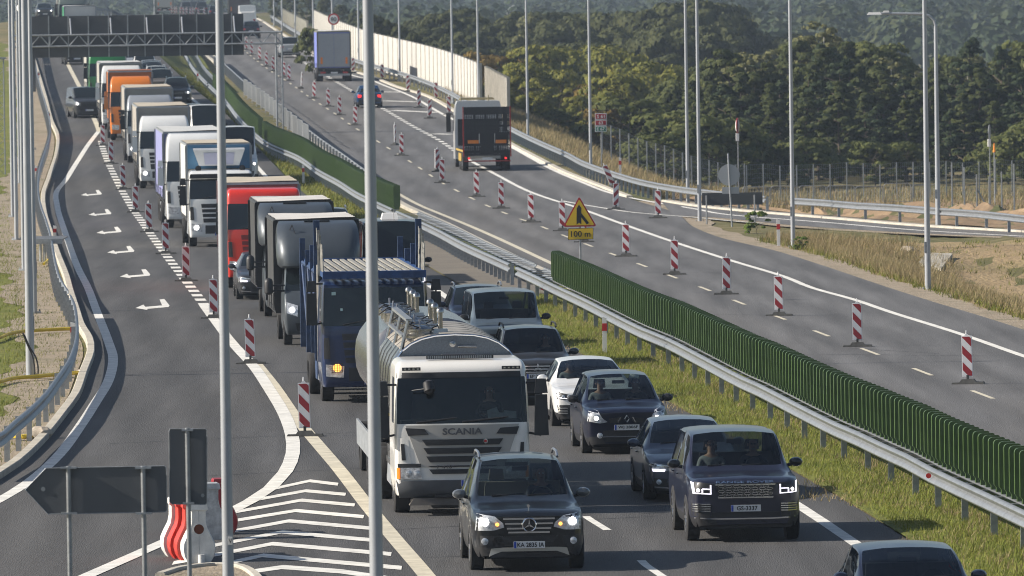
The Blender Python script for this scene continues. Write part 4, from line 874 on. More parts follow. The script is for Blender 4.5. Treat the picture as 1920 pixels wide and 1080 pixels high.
def patch(bvh, top, bot, n, m, lift, thick=.02, dirn=(0,1,0), far=-6.0, fall=0.0):
    """a panel between two poly-lines given in front view (x,z), wrapped on the body"""
    def samp(L, t):
        ds = [0]
        for a, b in zip(L, L[1:]): ds.append(ds[-1] + math.hypot(b[0]-a[0], b[1]-a[1]))
        s = t * ds[-1]
        for i in range(len(L)-1):
            if s <= ds[i+1] + 1e-9: k = (s - ds[i]) / max(ds[i+1]-ds[i], 1e-9); return (L[i][0]+(L[i+1][0]-L[i][0])*k, L[i][1]+(L[i+1][1]-L[i][1])*k)
        return L[-1]
    D = Vector(dirn); rows = []; last = fall
    for j in range(m + 1):
        row = []
        for i in range(n + 1):
            a, b = samp(top, i / n), samp(bot, i / n); x = a[0] + (b[0]-a[0])*j/m; z = a[1] + (b[1]-a[1])*j/m
            h = bvh.ray_cast(Vector((x, far, z)), D)
            y = h[0].y if h[0] is not None else last
            last = y; row.append(Vector((x, y - lift * D.y, z)))
        rows.append(row)
    mb = MB(); k = n + 1; mb.grid(rows)
    back = [[p + D * (thick + lift) for p in r_] for r_ in rows]; mb.grid(back)
    off_ = (m + 1) * k
    ring = list(range(k)) + [j*k + n for j in range(1, m+1)] + [m*k + i for i in range(n-1, -1, -1)] + [j*k for j in range(m-1, 0, -1)]
    mb.f += [(a, b, b + off_, a + off_) for a, b in zip(ring, ring[1:] + ring[:1])]
    return mb
def mirror(L): return [(-x, z) for x, z in L]
SEQ = 'cabin'
def plate(t, txt, z, y, w=.52, h=.115, strip=True, flip=1, x=0.0, tw=None):
    mb = MB(); mb.box(x-w/2, x+w/2, min(y, y+.012*flip), max(y, y+.012*flip), z-h/2, z+h/2); o = mb.build('licence_plate', M_PLATE, t)
    if strip: mb = MB(); xs_ = x - flip*w/2; a, b = sorted((xs_ + flip*.003, xs_ + flip*.042)); mb.box(a, b, y-.004*flip if flip>0 else y+.012*0-.0, y, z-h/2+.003, z+h/2-.003) if flip > 0 else mb.box(a, b, y, y+.004, z-h/2+.003, z+h/2-.003); mb.build('blue_strip', M_BLUE, o)
    if txt:
        tm = fit_text(txt, tw or (w-.075)*min(1, len(txt)/8.6), h*.66, bold=.018); q = MB(); q.add([Vector((x + flip*.022 + flip*v.x, (y - .007) if flip > 0 else (y + .007 + .0), z + v.z)) for v in tm.v], tm.f); q.build('plate_text', M_TXT, o)
    return o
CARS = {}
def car(name, label, cat, loc, rz, P, group=None, full=True):
    """local frame: front axle at the origin, nose towards -Y"""
    L, W, H, wb, fo = P['L'], P['W'], P['H'], P['wb'], P['fo']; w = W / 2
    zs = P.get('sill', .30); zb = P['belt']; zh = P['hood']; cw = P['cowl']; wt = P['wtop']; rr_ = P['rrear']; rg = P['rglass']; r = P['r']; wr = P.get('wr', w * .74); zc = P.get('zc', zb)
    tr = L - fo; paint = P['paint']; lift = P.get('clear', .20)
    t = thing(name, label, cat, loc, rz, group); full = full
    ar = r + .07; arch = lambda y, c: (2*r - .06 + .0) if abs(y - c) < .01 else 0
    # stations: y, belt half width scale, bottom z, arch z, belt z, rail x, rail z, roof z, flags
    S = []
    def st(y, ws, zl, za, zbelt, xr, zr, zt, kind, bm=.55): S.append((y, w*ws, zl, za, zbelt, xr, zr, zt, kind, bm))
    hoodx = lambda k: w * k
    nz = P.get('nose', zh - .12)
    st(-fo, .80, lift+.06, 0, nz-.03, w*.72, nz, nz+.015, 'h')
    st(-fo+.09, .90, lift+.02, 0, nz+.02, w*.78, nz+.055, nz+.085, 'h')
    st(-fo+.30, .965, lift, 0, nz+.06, w*.82, nz+.10, nz+.13, 'h')
    st(-ar, .99, lift, .36, zh-.03, w*.84, zh-.01, zh+.02, 'h')
    st(-ar*.72, .995, lift, r+.25, zh-.0, w*.84, zh+.01, zh+.035, 'h')
    st(0, 1.0, lift, 2*r+.0, zh+.015, w*.84, zh+.025, zh+.05, 'h')
    st(ar*.72, .995, lift, r+.25, zh+.03, w*.84, zh+.045, zh+.065, 'h')
    st(ar, .99, lift, .36, zh+.04, w*.84, zh+.055, zh+.075, 'h')
    if cw > ar + .1: st(cw, .99, lift, 0, zc-.0, w*.84, zc+.03, zc+.055, 'c')
    else: S[-1] = (cw, w*.99, lift, .36, zc, w*.84, zc+.03, zc+.055, 'c', .55)
    m_ = (cw + wt) / 2
    st(m_, .99, lift, 0, zb-.01, (w*.84+wr)/2+.01, (zc+H-.09)/2+.04, (zc + H)/2+.05, 'w')
    st(wt, .985, lift, 0, zb, wr, H-.10, H-.035, 'r')
    st(wt+.5, .985, lift, 0, zb+.005, wr, H-.07, H-.005, 'r')
    ra0, ra1 = wb - ar, wb + ar
    bp = P.get('bpil', wt + 1.0)
    st(bp, .985, lift, 0, zb+.01, wr, H-.065, H, 'p'); st(bp+.09, .985, lift, 0, zb+.01, wr, H-.065, H, 'r')
    for y, za in ((ra0, .36), (wb - ar*.72, r+.25), (wb, 2*r), (wb + ar*.72, r+.25), (ra1, .36)):
        if y < bp + .15: continue
        k = smooth((y - rr_) / max(.05, rg - rr_)) if y > rr_ else 0
        st(y, .99 - .02*k, lift, za, zb+.02, wr*(1-.04*k) if y <= rg else w*.8, (H-.08)*(1-k) + (zb+.04)*k, (H-.015)*(1-k) + (zb+.07)*k, 'g' if rr_ < y <= rg+.05 else ('r' if y <= rr_ else 't'))
    for y, k in ((rr_, 0), (rg, 1)):
        if all(abs(y - s_[0]) > .12 for s_ in S):
            za = 0
            st(y, .985, lift, 2*r if abs(y-wb) < ar*.5 else (r+.25 if abs(y - wb) < ar*.9 else 0), zb+.02, wr*(1-.04*k) if not k else w*.78, (H-.09)*(1-k)+(zb+.04)*k, (H-.03)*(1-k)+(zb+.07)*k, 'r' if not k else 't')
    end_k = 1 if rg < tr - .3 else smooth((tr - .1 - rr_) / max(.05, rg - rr_))
    zt_ = (H-.08)*(1-end_k) + (zb+.02)*end_k
    st(tr-.10, .94, lift+.03, 0, zb-.02, w*.76 if end_k > .5 else wr*.95, zt_, zt_+.03, 'g' if end_k < .9 else 't')
    st(tr, .88, lift+.10, 0, zb-.10, w*.72 if end_k > .5 else wr*.86, max(zt_-.08, zb-.08) if end_k>.5 else H-.22, max(zt_-.06, zb-.06) if end_k>.5 else H-.19, 't')
    for i, q in enumerate(S):
        if q[8] == 'h' and cw + .02 < q[0] < wt:
            k = (q[0]-cw)/(wt-cw); b_ = .05*math.sin(math.pi*k)
            S[i] = (q[0], q[1], q[2], q[3], zc+(zb-zc)*k, w*.84+(wr-w*.84)*k+.01*math.sin(math.pi*k), (zc+.03)*(1-k)+(H-.10)*k+b_*.6, (zc+.055)*(1-k)+(H-.035)*k+b_, 'w', q[9])
    S = [q for i, q in enumerate(S) if not (q[8] == 'w' and q[3] == 0 and any(abs(q[0]-o_[0]) < .12 and o_ is not q and o_[8] == 'w' for o_ in S))]
    S.sort(key=lambda s_: s_[0])
    V, Fc, MI, CR = [], [], [], {}
    for (y, ww, zl, za, zbt, xr, zr, zt, kd, bm) in S:
        z0 = max(zl, za); z1 = max(zl+.13, za + .02 if za else 0); zm = max(bm * zb + .12, za + .07 if za else 0); zm = min(zm, zbt-.06)
        side = [(ww-.07, z0), (ww-.015, z1), (ww, zm), (ww-.015, (zm + zbt)/2+.02), (ww-.05, zbt), (xr, zr), (xr-.045, zr+(.022 if kd != 'h' else .006)), (xr*.5, zt-.008), (0, zt)]
        V += [Vector((x, y, z)) for x, z in side] + [Vector((-x, y, z)) for x, z in side[:-1]]
    N = 17; R_ = list(range(9)); Lx = [9+i for i in range(8)] + [8]
    for i in range(len(S) - 1):
        k0, k1 = S[i][8], S[i+1][8]
        for q in (R_, Lx):
            for j in range(8):
                a, b, c, d = i*N+q[j], i*N+q[j+1], (i+1)*N+q[j+1], (i+1)*N+q[j]
                m = 0
                if j >= 6 and k0 in 'cw' and k1 in 'wr': m = 1
                if j == 4 and k0 in 'wrpg' and k1 in 'rpg' and not (k0 == 'p') and S[i][6] > zb + .18 and S[i+1][6] > zb + .12: m = 2
                if j == 4 and k0 == 'p': m = 4
                if j >= 6 and k0 in 'rg' and k1 in 'gt' and S[i][0] >= rr_ - .05 and S[i+1][0] <= rg + .12 and S[i][6] - S[i+1][6] > .05: m = 3
                if j == 0: m = 4
                Fc.append((a, b, c, d)); MI.append(m)
                if j in (3, 4, 5) : CR[(a, d)] = .45
                if j == 3: CR[(b, c)] = .6
                if m in (1, 2, 3):
                    for e in ((a, b), (b, c), (c, d), (d, a)): CR[e] = 1.0
    for i, e in ((0, 0), (len(S)-1, 1)):
        b = i * N
        for j in range(7):
            Fc.append((b+R_[j], b+R_[j+1], b+Lx[j+1], b+Lx[j])); MI.append(0)
        Fc.append((b+7, b+8, b+16)); MI.append(0)
    me = subd_eval(V, Fc, MI, 2, CR)
    bm = bmesh.new(); bm.from_mesh(me); bvh = BVHTree.FromBMesh(bm); bm.free()
    mats = {0: ('body', paint), 1: ('windscreen', P.get('glass', M_DG)), 2: ('side_window', P.get('glass', M_DG)), 3: ('rear_window', P.get('glass', M_DG)), 4: ('sill_trim', M_BLK)}
    body = None
    for k in (0, 1, 2, 3, 4):
        ps = pieces(me, k, comps=(k in (2,)))
        for v, f in ps:
            q = MB(); q.add(v, f)
            o = q.build(mats[k][0], mats[k][1], t, True)
            if k == 0: body = o
    # interior and underside
    mb = MB(); mb.box(-w+.22, w-.22, -fo+.18, tr-.15, lift-.02, zb*.55); mb.box(-w*.82, w*.82, ar+.02, wb-ar-.02, lift-.0, .5); mb.box(-w*.86, w*.86, -fo+.12, -ar, lift+.02, .55); mb.box(-w*.86, w*.86, wb+ar, tr-.14, lift+.06, .55); mb.build('underbody', M_DRK, t)
    if P.get('glass'):
        mb = MB(); mb.box(-w+.14, w-.14, cw+.0, cw+.55, zc-.30, zc-.03, .02, .1); mb.build('dashboard', M_INT, t)
        for sx in (-1, 1):
            mb = MB(); c = sx*.37; y0 = cw + 1.15; mb.box(c-.25,c+.25,y0-.45,y0+.05,zb-.5,zb-.36); mb.box(c-.24,c+.24,y0,y0+.12,zb-.4,zb+.22,.05,.02); mb.box(c-.13,c+.13,y0+.04,y0+.12,zb+.26,zb+.44,.02,.0); mb.build('front_seat', P.get('seat', M_SEAT), t)
        mb = MB(); mb.box(-w+.2, w-.2, wb-.55, wb-.4, zb-.4, zb+.2, .03, .02); mb.build('rear_seat', P.get('seat', M_SEAT), t)
        c = Vector((.37, cw+.62, zb-.02)); mb = MB(); pts = [c + Vector((.18*math.cos(a), .06*math.sin(a)+.0, .18*math.sin(a))) for a in [k*math.pi/8 for k in range(17)]]; mb.tube(pts, .014, 6); mb.cyl(c + Vector((-.17,0,0)), c + Vector((.17,0,0)), .012); mb.build('steering_wheel', M_BEIGE if P.get('seat') is M_BEIGE else M_INT, t)
        mb = MB(); mb.box(-.13,.13,wt-.05,wt-.02,H-.24,H-.17); mb.build('rear_view_mirror', M_BLK, t)
    # wheels
    for sx in (-1, 1):
        for y in (0, wb): wheel(t, sx*(w-.12), y, r, .23, sx, P.get('rim', M_RIM), False, P.get('spokes', 5))
    # mirrors
    for sx in (-1, 1):
        mb = MB(); mx, my, mz = sx*(w+.09), cw+.42, zb+.075
        mb.lathe((mx, my, mz), (0,-1,0), [(-.07,.05),(-.06,.10),(.02,.105),(.07,.085),(.10,.0)], 12)
        for v in mb.v: v.x = mx + (v.x - mx) * 1.15; v.z = mz + (v.z - mz) * .80
        mi = mb.build('door_mirror', P.get('mirror', paint), t, True); mb = MB(); mb.cyl((sx*(w-.06), my+.02, mz-.06), (mx-sx*.02, my, mz-.03), .03, .03, 8); mb.build('mirror_arm', M_BLK, mi)
    if full:
        for sx in (-1, 1):
            for y in (cw+1.0, bp+.35):
                if y < wb + .2: mb = MB(); mb.box(sx*(w-.012)-.018, sx*(w-.012)+.018, y, y+.2, zb-.14, zb-.115); mb.build('door_handle', P.get('handle', paint), t)
        mb = MB()
        for x0, x1 in ((-.52, .02), (-.02-.0+.1, .62)): mb.cyl((x0, cw-.02, zc+.055), (x1, cw+.07, zc+.075), .012, .008, 6)
        mb.build('wiper', M_BLK, t)
    if P.get('rails'):
        for sx in (-1, 1):
            y0, y1 = wt+.25, rr_-.1; pts = catmull([Vector((sx*(wr-.02), y0, H-.03)), Vector((sx*(wr-.02), y0+.15, H+.03)), Vector((sx*(wr-.02), (y0+y1)/2, H+.05)), Vector((sx*(wr-.02), y1-.15, H+.03)), Vector((sx*(wr-.02), y1, H-.03))], .15); mb = MB(); mb.tube(pts, .022, 8); mb.build('roof_rail', P['rails'], t, True)
    if P.get('sunroof'): mb = patch_top(bvh, -.42, .42, wt+.15, wt+.95, H); mb.build('sunroof', M_DG, t, True)
    P['front'](t, bvh, w, fo, zh, zb, nz, P) if full or P.get('ff') else None
    P.get('rear', rear_generic)(t, bvh, w, tr, zb, H, P)
    bpy.data.meshes.remove(me); return t
def patch_top(bvh, x0, x1, y0, y1, H):
    rows = []
    for j in range(5):
        row = []
        for i in range(7):
            x, y = x0+(x1-x0)*i/6, y0+(y1-y0)*j/4; h = bvh.ray_cast(Vector((x, y, H+1)), Vector((0,0,-1))); row.append(Vector((x, y, (h[0].z if h[0] else H) + .008)))
        rows.append(row)
    mb = MB(); return mb.grid(rows)
def rear_generic(t, bvh, w, tr, zb, H, P):
    D = (0,-1,0)
    for s in (1, -1):
        T = [(s*w*.86, zb-.10), (s*w*.58, zb-.11)]; B = [(s*w*.86, zb-.30), (s*w*.62, zb-.28)]
        patch(bvh, T, B, 5, 3, .012, .02, D, 8.0, tr).build('tail_light', P.get('tail', M_RED), t, True)
    plate(t, P.get('rplate'), zb-.36, tr + .02, flip=-1)
    patch(bvh, [(-w*.8,.5),(w*.8,.5)], [(-w*.8,.36),(w*.8,.36)], 6, 2, .02, .03, D, 8.0, tr).build('rear_bumper_trim', M_BLK, t, True)
def ppatch(t, bvh, name, m, T, B, n=6, k=3, lift=.012, thick=.02, both=False):
    o = patch(bvh, T, B, n, k, lift, thick).build(name, m, t, True)
    if both: patch(bvh, mirror(T), mirror(B), n, k, lift, thick).build(name, m, t, True)
    return o
def lampdot(t, bvh, x, z, r, m, name='lamp_bulb', lift=.03, far=-6.0):
    h = bvh.ray_cast(Vector((x, far, z)), Vector((0,1,0))); y = (h[0].y if h[0] else 0) - lift
    mb = MB(); mb.lathe((x, y, z), (0,-1,0), [(-.05,r*1.05),(0,r),(.008,r*.6),(.010,0)], 14); return mb.build(name, m, t, True)
def bars(t, bvh, name, m, x0, x1, zs_, h, taper=0.0, lift=.03):
    for z in zs_:
        k = taper * (zs_[0] - z); patch(bvh, [(-x1+k, z+h/2), (x1-k, z+h/2)] if x0 == 0 else [(x0, z+h/2), (x1, z+h/2)], [(-x1+k, z-h/2), (x1-k, z-h/2)] if x0 == 0 else [(x0, z-h/2), (x1, z-h/2)], 8, 1, lift, .02).build(name, m, t, True)
def front_generic(t, bvh, w, fo, zh, zb, nz, P):
    z = nz - .04; k = P.get('lampz', 0)
    ppatch(t, bvh, 'headlight', M_LENS, [(w*.48, z-.02+k), (w*.93, z+.05+k)], [(w*.52, z-.14+k), (w*.93, z-.15+k)], both=True)
    ppatch(t, bvh, 'grille', M_BLK, [(-w*.42, z-.03), (w*.42, z-.03)], [(-w*.36, z-.17), (w*.36, z-.17)], 8, 2)
    bars(t, bvh, 'grille_bar', P.get('bar', M_CHR), 0, w*.39, [z-.08, z-.13], .012)
    ppatch(t, bvh, 'lower_grille', M_BLK, [(-w*.6, .48), (w*.6, .48)], [(-w*.55, .28), (w*.55, .28)], 8, 3)
    for s in (1, -1):
        if P.get('lit', True): lampdot(t, bvh, s*w*.72, z-.07+k, .045, M_LAMP)
        lampdot(t, bvh, s*w*.72, .40, .045, M_LENS, 'fog_lamp')
    plate(t, P.get('plate'), .46, -fo-.045)
def paint(name, c, var=.05, rough=.28): return mat(name, c, rough, .2, var=var, vs=1.5, coat=.5)
# ------------------------------------------------------------- individual fronts
def front_ml(t, bvh, w, fo, zh, zb, nz, P):
    z = nz
    for s in (1, -1):
        T = [(s*w*.45, z-.10), (s*w*.60, z+.02), (s*w*.90, z+.06)]; B = [(s*w*.43, z-.17), (s*w*.62, z-.22), (s*w*.93, z-.22)]
        patch(bvh, T, B, 8, 4, .014, .02).build('headlight', M_LENS, t, True)
    for s in (1, -1): lampdot(t, bvh, s*w*.76, z-.08, .065, M_LAMP); lampdot(t, bvh, s*w*.55, z-.12, .03, M_AMB, 'position_lamp'); ppatch(t, bvh, 'fog_recess', M_BLK, [(s*w*.60,.60),(s*w*.92,.62)], [(s*w*.64,.42),(s*w*.9,.46)], 4, 3); lampdot(t, bvh, s*w*.77, .52, .06, M_LENS, 'fog_lamp', .03)
    ppatch(t, bvh, 'grille', M_BLK, [(-w*.46, z+.0), (w*.46, z+.0)], [(-w*.36, z-.26), (w*.36, z-.26)], 8, 3)
    bars(t, bvh, 'grille_bar', M_CHR, 0, w*.45, [z-.03, z-.11, z-.19, z-.255], .028, .38)
    lampdot(t, bvh, 0, z-.13, .115, M_BLK, 'emblem_disc', .06)
    mb = MB(); y = -fo-.09; c = Vector((0, y, z-.13)); mb.tube([c + Vector((.11*math.cos(a), 0, .11*math.sin(a))) for a in [k*math.pi/12 for k in range(25)]], .012, 6)
    for k in range(3): a = math.pi/2 + k*2*math.pi/3; u = Vector((math.cos(a),0,math.sin(a))); n = Vector((-u.z,0,u.x)); mb.prism([c + n*.018, c + u*.105, c - n*.018, c - u*.01], (0,-.02,0))
    mb.build('star_emblem', M_CHR, t)
    mb = MB(); mb.cyl((0,-fo+.10,z+.075),(0,-fo+.10,z+.15),.006,.006,6); mb.lathe((0,-fo+.10,z+.175),(0,1,0),[(-.004,.028),(.004,.028)],10); mb.build('bonnet_ornament', M_CHR, t)
    ppatch(t, bvh, 'lower_grille', M_BLK, [(-w*.50, .60), (w*.50, .60)], [(-w*.42, .50), (w*.42, .50)], 8, 2)
    ppatch(t, bvh, 'skid_plate', M_CHR_D, [(-w*.66,.40),(-w*.5,.415),(w*.5,.415),(w*.66,.40)], [(-w*.70,.27),(-w*.50,.35),(w*.50,.35),(w*.70,.27)], 12, 2)
    ppatch(t, bvh, 'lower_bumper', M_BLK, [(-w*.74,.34),(w*.74,.34)], [(-w*.66,.25),(w*.66,.25)], 8, 2, .006)
    plate(t, P['plate'], .46, -fo-.06)
M_CHR_D = mat('satin_skid_plate', (.40, .38, .34), .4, .6)
def front_rr(t, bvh, w, fo, zh, zb, nz, P):
    z = nz
    ppatch(t, bvh, 'grille', M_BLK, [(-w*.52, z-.02), (w*.52, z-.02)], [(-w*.47, z-.24), (w*.47, z-.24)], 8, 3)
    # hexagon mesh
    for r_ in range(5):
        zz = z - .05 - r_*.042; n = 7; mb = MB()
        for k in range(n):
            c = -w*.46 + (k + .5 + (.25 if r_ % 2 else -.25)) * (w*.92) / n
            pts = [(c-.055, zz), (c-.035, zz+.017), (c+.035, zz+.017), (c+.055, zz), (c+.035, zz-.017), (c-.035, zz-.017)]
            P3_ = [Vector((x, 0, q)) for x, q in pts]; h = bvh.ray_cast(Vector((c, -6, zz)), Vector((0,1,0))); y = (h[0].y if h[0] else -fo) - .03
            for p in P3_: p.y = y
            mb.tube(P3_ + [P3_[0]], .0055, 4)
        mb.build('grille_mesh_row', M_CHR, t)
    for T, B in (([(-w*.53, z-.01), (w*.53, z-.01)], [(-w*.525, z-.03), (w*.525, z-.03)]), ([(-w*.49, z-.235), (w*.49, z-.235)], [(-w*.485, z-.255), (w*.485, z-.255)])): ppatch(t, bvh, 'grille_frame', M_CHR, T, B, 8, 1, .03)
    for s in (1, -1):
        ppatch(t, bvh, 'headlight', M_BLK, [(s*w*.58, z+.0), (s*w*.93, z+.04)], [(s*w*.60, z-.20), (s*w*.93, z-.18)], 6, 4)
        for T, B in (([(s*w*.60,z-.170),(s*w*.92,z-.150)],[(s*w*.60,z-.187),(s*w*.92,z-.167)]), ([(s*w*.90,z+.02),(s*w*.94,z+.03)],[(s*w*.885,z-.17),(s*w*.92,z-.16)]), ([(s*w*.60,z-.02),(s*w*.625,z-.02)],[(s*w*.60,z-.17),(s*w*.625,z-.17)]), ([(s*w*.625,z-.085),(s*w*.76,z-.08)],[(s*w*.625,z-.105),(s*w*.76,z-.10)]), ([(s*w*.745,z-.09),(s*w*.77,z-.09)],[(s*w*.745,z-.17),(s*w*.77,z-.17)])): patch(bvh, T, B, 5, 2, .03, .02).build('running_light', M_DRL, t, True)
        lampdot(t, bvh, s*w*.83, z-.11, .028, M_LAMP)
        ppatch(t, bvh, 'side_intake', M_BLK, [(s*w*.60,.66),(s*w*.94,.70)], [(s*w*.64,.44),(s*w*.94,.48)], 5, 3)
        bars(t, bvh, 'intake_fin', M_CHR, s*w*.62, s*w*.93, [.675,.635,.595,.555], .016)
    ppatch(t, bvh, 'lower_grille', M_BLK, [(-w*.6, .53), (w*.6, .53)], [(-w*.6, .445), (w*.6, .445)], 8, 2)
    ppatch(t, bvh, 'bumper_blade', M_CHR, [(-w*.9, .45), (-w*.5,.43), (w*.5,.43), (w*.9, .45)], [(-w*.9, .425), (-w*.5,.405), (w*.5,.405), (w*.9, .425)], 12, 1, .03)
    ppatch(t, bvh, 'lower_bumper', M_BLK, [(-w*.86, .36), (w*.86, .36)], [(-w*.8, .25), (w*.8, .25)], 8, 2, .008)
    tm = fit_text('RANGE ROVER', 1.02, .045, bold=.02); q = MB()
    for v in tm.v:
        h = bvh.ray_cast(Vector((v.x, -6, z+.025+v.z*.8)), Vector((0,1,0))); y = h[0].y if h[0] else -fo+.1
        q.v.append(Vector((v.x, y - .012 + v.y, z+.025+v.z*.8)))
    q.f = tm.f; q.build('bonnet_lettering', M_CHR, t)
    plate(t, P['plate'], .60, -fo-.05)
def front_passat(t, bvh, w, fo, zh, zb, nz, P):
    z = nz
    for s in (1, -1):
        ppatch(t, bvh, 'headlight', M_LENS, [(s*w*.50, z-.04), (s*w*.94, z+.03)], [(s*w*.52, z-.14), (s*w*.92, z-.15)])
        patch(bvh, [(s*w*.60,z-.105),(s*w*.88,z-.09)], [(s*w*.62,z-.15),(s*w*.86,z-.145)], 5, 2, .03, .02).build('running_light', M_DRL, t, True)
        patch(bvh, [(s*w*.5,z-.06),(s*w*.92,z-.0)], [(s*w*.5,z-.075),(s*w*.92,z-.015)], 5, 1, .03, .02).build('chrome_strip', M_CHR, t, True)
        ppatch(t, bvh, 'fog_recess', M_BLK, [(s*w*.56,.43),(s*w*.90,.46)], [(s*w*.60,.31),(s*w*.86,.33)], 4, 3); lampdot(t, bvh, s*w*.74, .38, .05, M_LENS, 'fog_lamp', .03)
        patch(bvh, [(s*w*.5,.275),(s*w*.92,.30)], [(s*w*.5,.25),(s*w*.92,.275)], 5, 1, .03, .02).build('chrome_strip', M_CHR, t, True)
    ppatch(t, bvh, 'grille', M_BLK, [(-w*.48, z-.03), (w*.48, z-.03)], [(-w*.42, z-.20), (w*.42, z-.20)], 8, 3)
    bars(t, bvh, 'grille_bar', M_CHR, 0, w*.47, [z-.05, z-.09, z-.13, z-.17], .014, .3)
    ring_emblem(t, 0, -fo-.05, z-.11, .07)
    ppatch(t, bvh, 'lower_grille', M_BLK, [(-w*.48, .42), (w*.48, .42)], [(-w*.44, .28), (w*.44, .28)], 8, 2); plate(t, P.get('plate'), .44, -fo-.05)
def ring_emblem(t, x, y, z, r):
    mb = MB(); c = Vector((x, y, z)); mb.tube([c + Vector((r*math.cos(a), 0, r*math.sin(a))) for a in [k*math.pi/10 for k in range(21)]], r*.11, 6)
    for a, b in (((-.5,.8),(-.12,.05)),((-.12,.05),(.0,.3)),((0,.3),(.12,.05)),((.12,.05),(.5,.8)),((-.85,.4),(-.35,-.8)),((-.35,-.8),(0,-.15)),((0,-.15),(.35,-.8)),((.35,-.8),(.85,.4))): mb.cyl(c + Vector((a[0]*r,0,a[1]*r)), c + Vector((b[0]*r,0,b[1]*r)), r*.08, r*.08, 5)
    mb.build('round_emblem', M_CHR, t)
def front_scenic(t, bvh, w, fo, zh, zb, nz, P):
    z = nz
    for s in (1, -1):
        ppatch(t, bvh, 'headlight', M_LENS, [(s*w*.56, z-.10), (s*w*.66, z+.06), (s*w*.86, z+.12)], [(s*w*.44, z-.18), (s*w*.60, z-.21), (s*w*.90, z-.16)], 8, 4)
        lampdot(t, bvh, s*w*.70, z-.09, .075, M_LENS, 'lamp_reflector', .02); lampdot(t, bvh, s*w*.70, z-.10, .045, M_LAMP, 'lamp_bulb', .035)
        ppatch(t, bvh, 'grille', M_BLK, [(s*w*.10, z-.09), (s*w*.40, z-.11)], [(s*w*.16, z-.20), (s*w*.38, z-.20)], 4, 2)
        lampdot(t, bvh, s*w*.62, .40, .06, M_LENS, 'fog_lamp', .02)
        patch(bvh, [(s*.11, z-.08),(s*.135, z-.08)], [(s*.17, z-.19),(s*.195, z-.19)], 1, 3, .03, .02).build('chrome_strip', M_CHR, t)
    mb = MB(); c = Vector((0, -fo-.06, z-.115)); D_ = [Vector((-.045,0,0)), Vector((0,0,.075)), Vector((.045,0,0)), Vector((0,0,-.075))]; mb.tube([c + d for d in D_] + [c + D_[0]], .014, 4); mb.build('diamond_emblem', M_CHR, t)
    patch(bvh, [(-w*.6,.385),(w*.6,.385)], [(-w*.58,.365),(w*.58,.365)], 10, 1, .03, .02).build('chrome_strip', M_CHR, t)
    ppatch(t, bvh, 'lower_grille', M_BLK, [(-w*.55, .50), (w*.55, .50)], [(-w*.5, .27), (w*.5, .27)], 8, 2, .008); plate(t, P['plate'], .565, -fo-.05)
def front_arteon(t, bvh, w, fo, zh, zb, nz, P):
    z = nz
    for s in (1, -1):
        ppatch(t, bvh, 'headlight', M_BLK, [(s*w*.46, z-.05), (s*w*.92, z+.06)], [(s*w*.56, z-.14), (s*w*.90, z-.10)])
        for x in (.63, .76): lampdot(t, bvh, s*w*x, z-.055, .04, M_LENS, 'lamp_lens', .03)
        patch(bvh, [(s*w*.54,z-.10),(s*w*.88,z-.065)], [(s*w*.56,z-.12),(s*w*.87,z-.085)], 5, 1, .035, .02).build('running_light', M_DRL, t, True)
        ppatch(t, bvh, 'side_intake', M_BLK, [(s*w*.60,.50),(s*w*.90,.50)], [(s*w*.56,.30),(s*w*.86,.28)], 4, 3)
        for zz in (.44, .38, .33): patch(bvh, [(s*w*.66,zz),(s*w*.88,zz)], [(s*w*.66,zz-.02),(s*w*.87,zz-.02)], 4, 1, .03, .02).build('intake_fin', M_CHR, t)
    ppatch(t, bvh, 'grille', M_BLK, [(-w*.46, z-.03), (w*.46, z-.03)], [(-w*.5, z-.24), (w*.5, z-.24)], 8, 3); bars(t, bvh, 'grille_bar', M_CHR, 0, w*.46, [z-.06, z-.11, z-.16, z-.21], .014)
    ring_emblem(t, 0, -fo-.05, z-.10, .07); ppatch(t, bvh, 'lower_grille', M_BLK, [(-w*.48, .36), (w*.48, .36)], [(-w*.5, .25), (w*.5, .25)], 8, 2)
def front_l200(t, bvh, w, fo, zh, zb, nz, P):
    z = nz
    for s in (1, -1):
        ppatch(t, bvh, 'headlight', M_LENS, [(s*w*.56, z-.02), (s*w*.94, z+.04)], [(s*w*.56, z-.13), (s*w*.92, z-.12)])
        patch(bvh, [(s*w*.48,z-.16),(s*w*.80,z-.28)], [(s*w*.48,z-.20),(s*w*.76,z-.32)], 5, 2, .03, .02).build('chrome_strip', M_CHR, t, True)
    ppatch(t, bvh, 'grille', M_BLK, [(-w*.50, z-.02), (w*.50, z-.02)], [(-w*.44, z-.26), (w*.44, z-.26)], 8, 3); bars(t, bvh, 'grille_bar', M_CHR, 0, w*.50, [z-.05, z-.12, z-.19], .028)
    mb = MB(); c = Vector((0, -fo-.07, z-.09)); q = .058
    for k in range(3):
        a = math.pi/2 + k*2*math.pi/3; u = Vector((math.cos(a),0,math.sin(a))); n = Vector((-u.z,0,u.x)); mb.prism([c, c + u*q + n*q*.5, c + u*q*2*.95, c + u*q - n*q*.5], (0,-.015,0))
    mb.build('three_diamond_emblem', M_CHR, t)
    ppatch(t, bvh, 'lower_grille', M_BLK, [(-w*.6, .56), (w*.6, .56)], [(-w*.5, .34), (w*.5, .34)], 8, 2); plate(t, P['plate'], z-.28, -fo-.06)
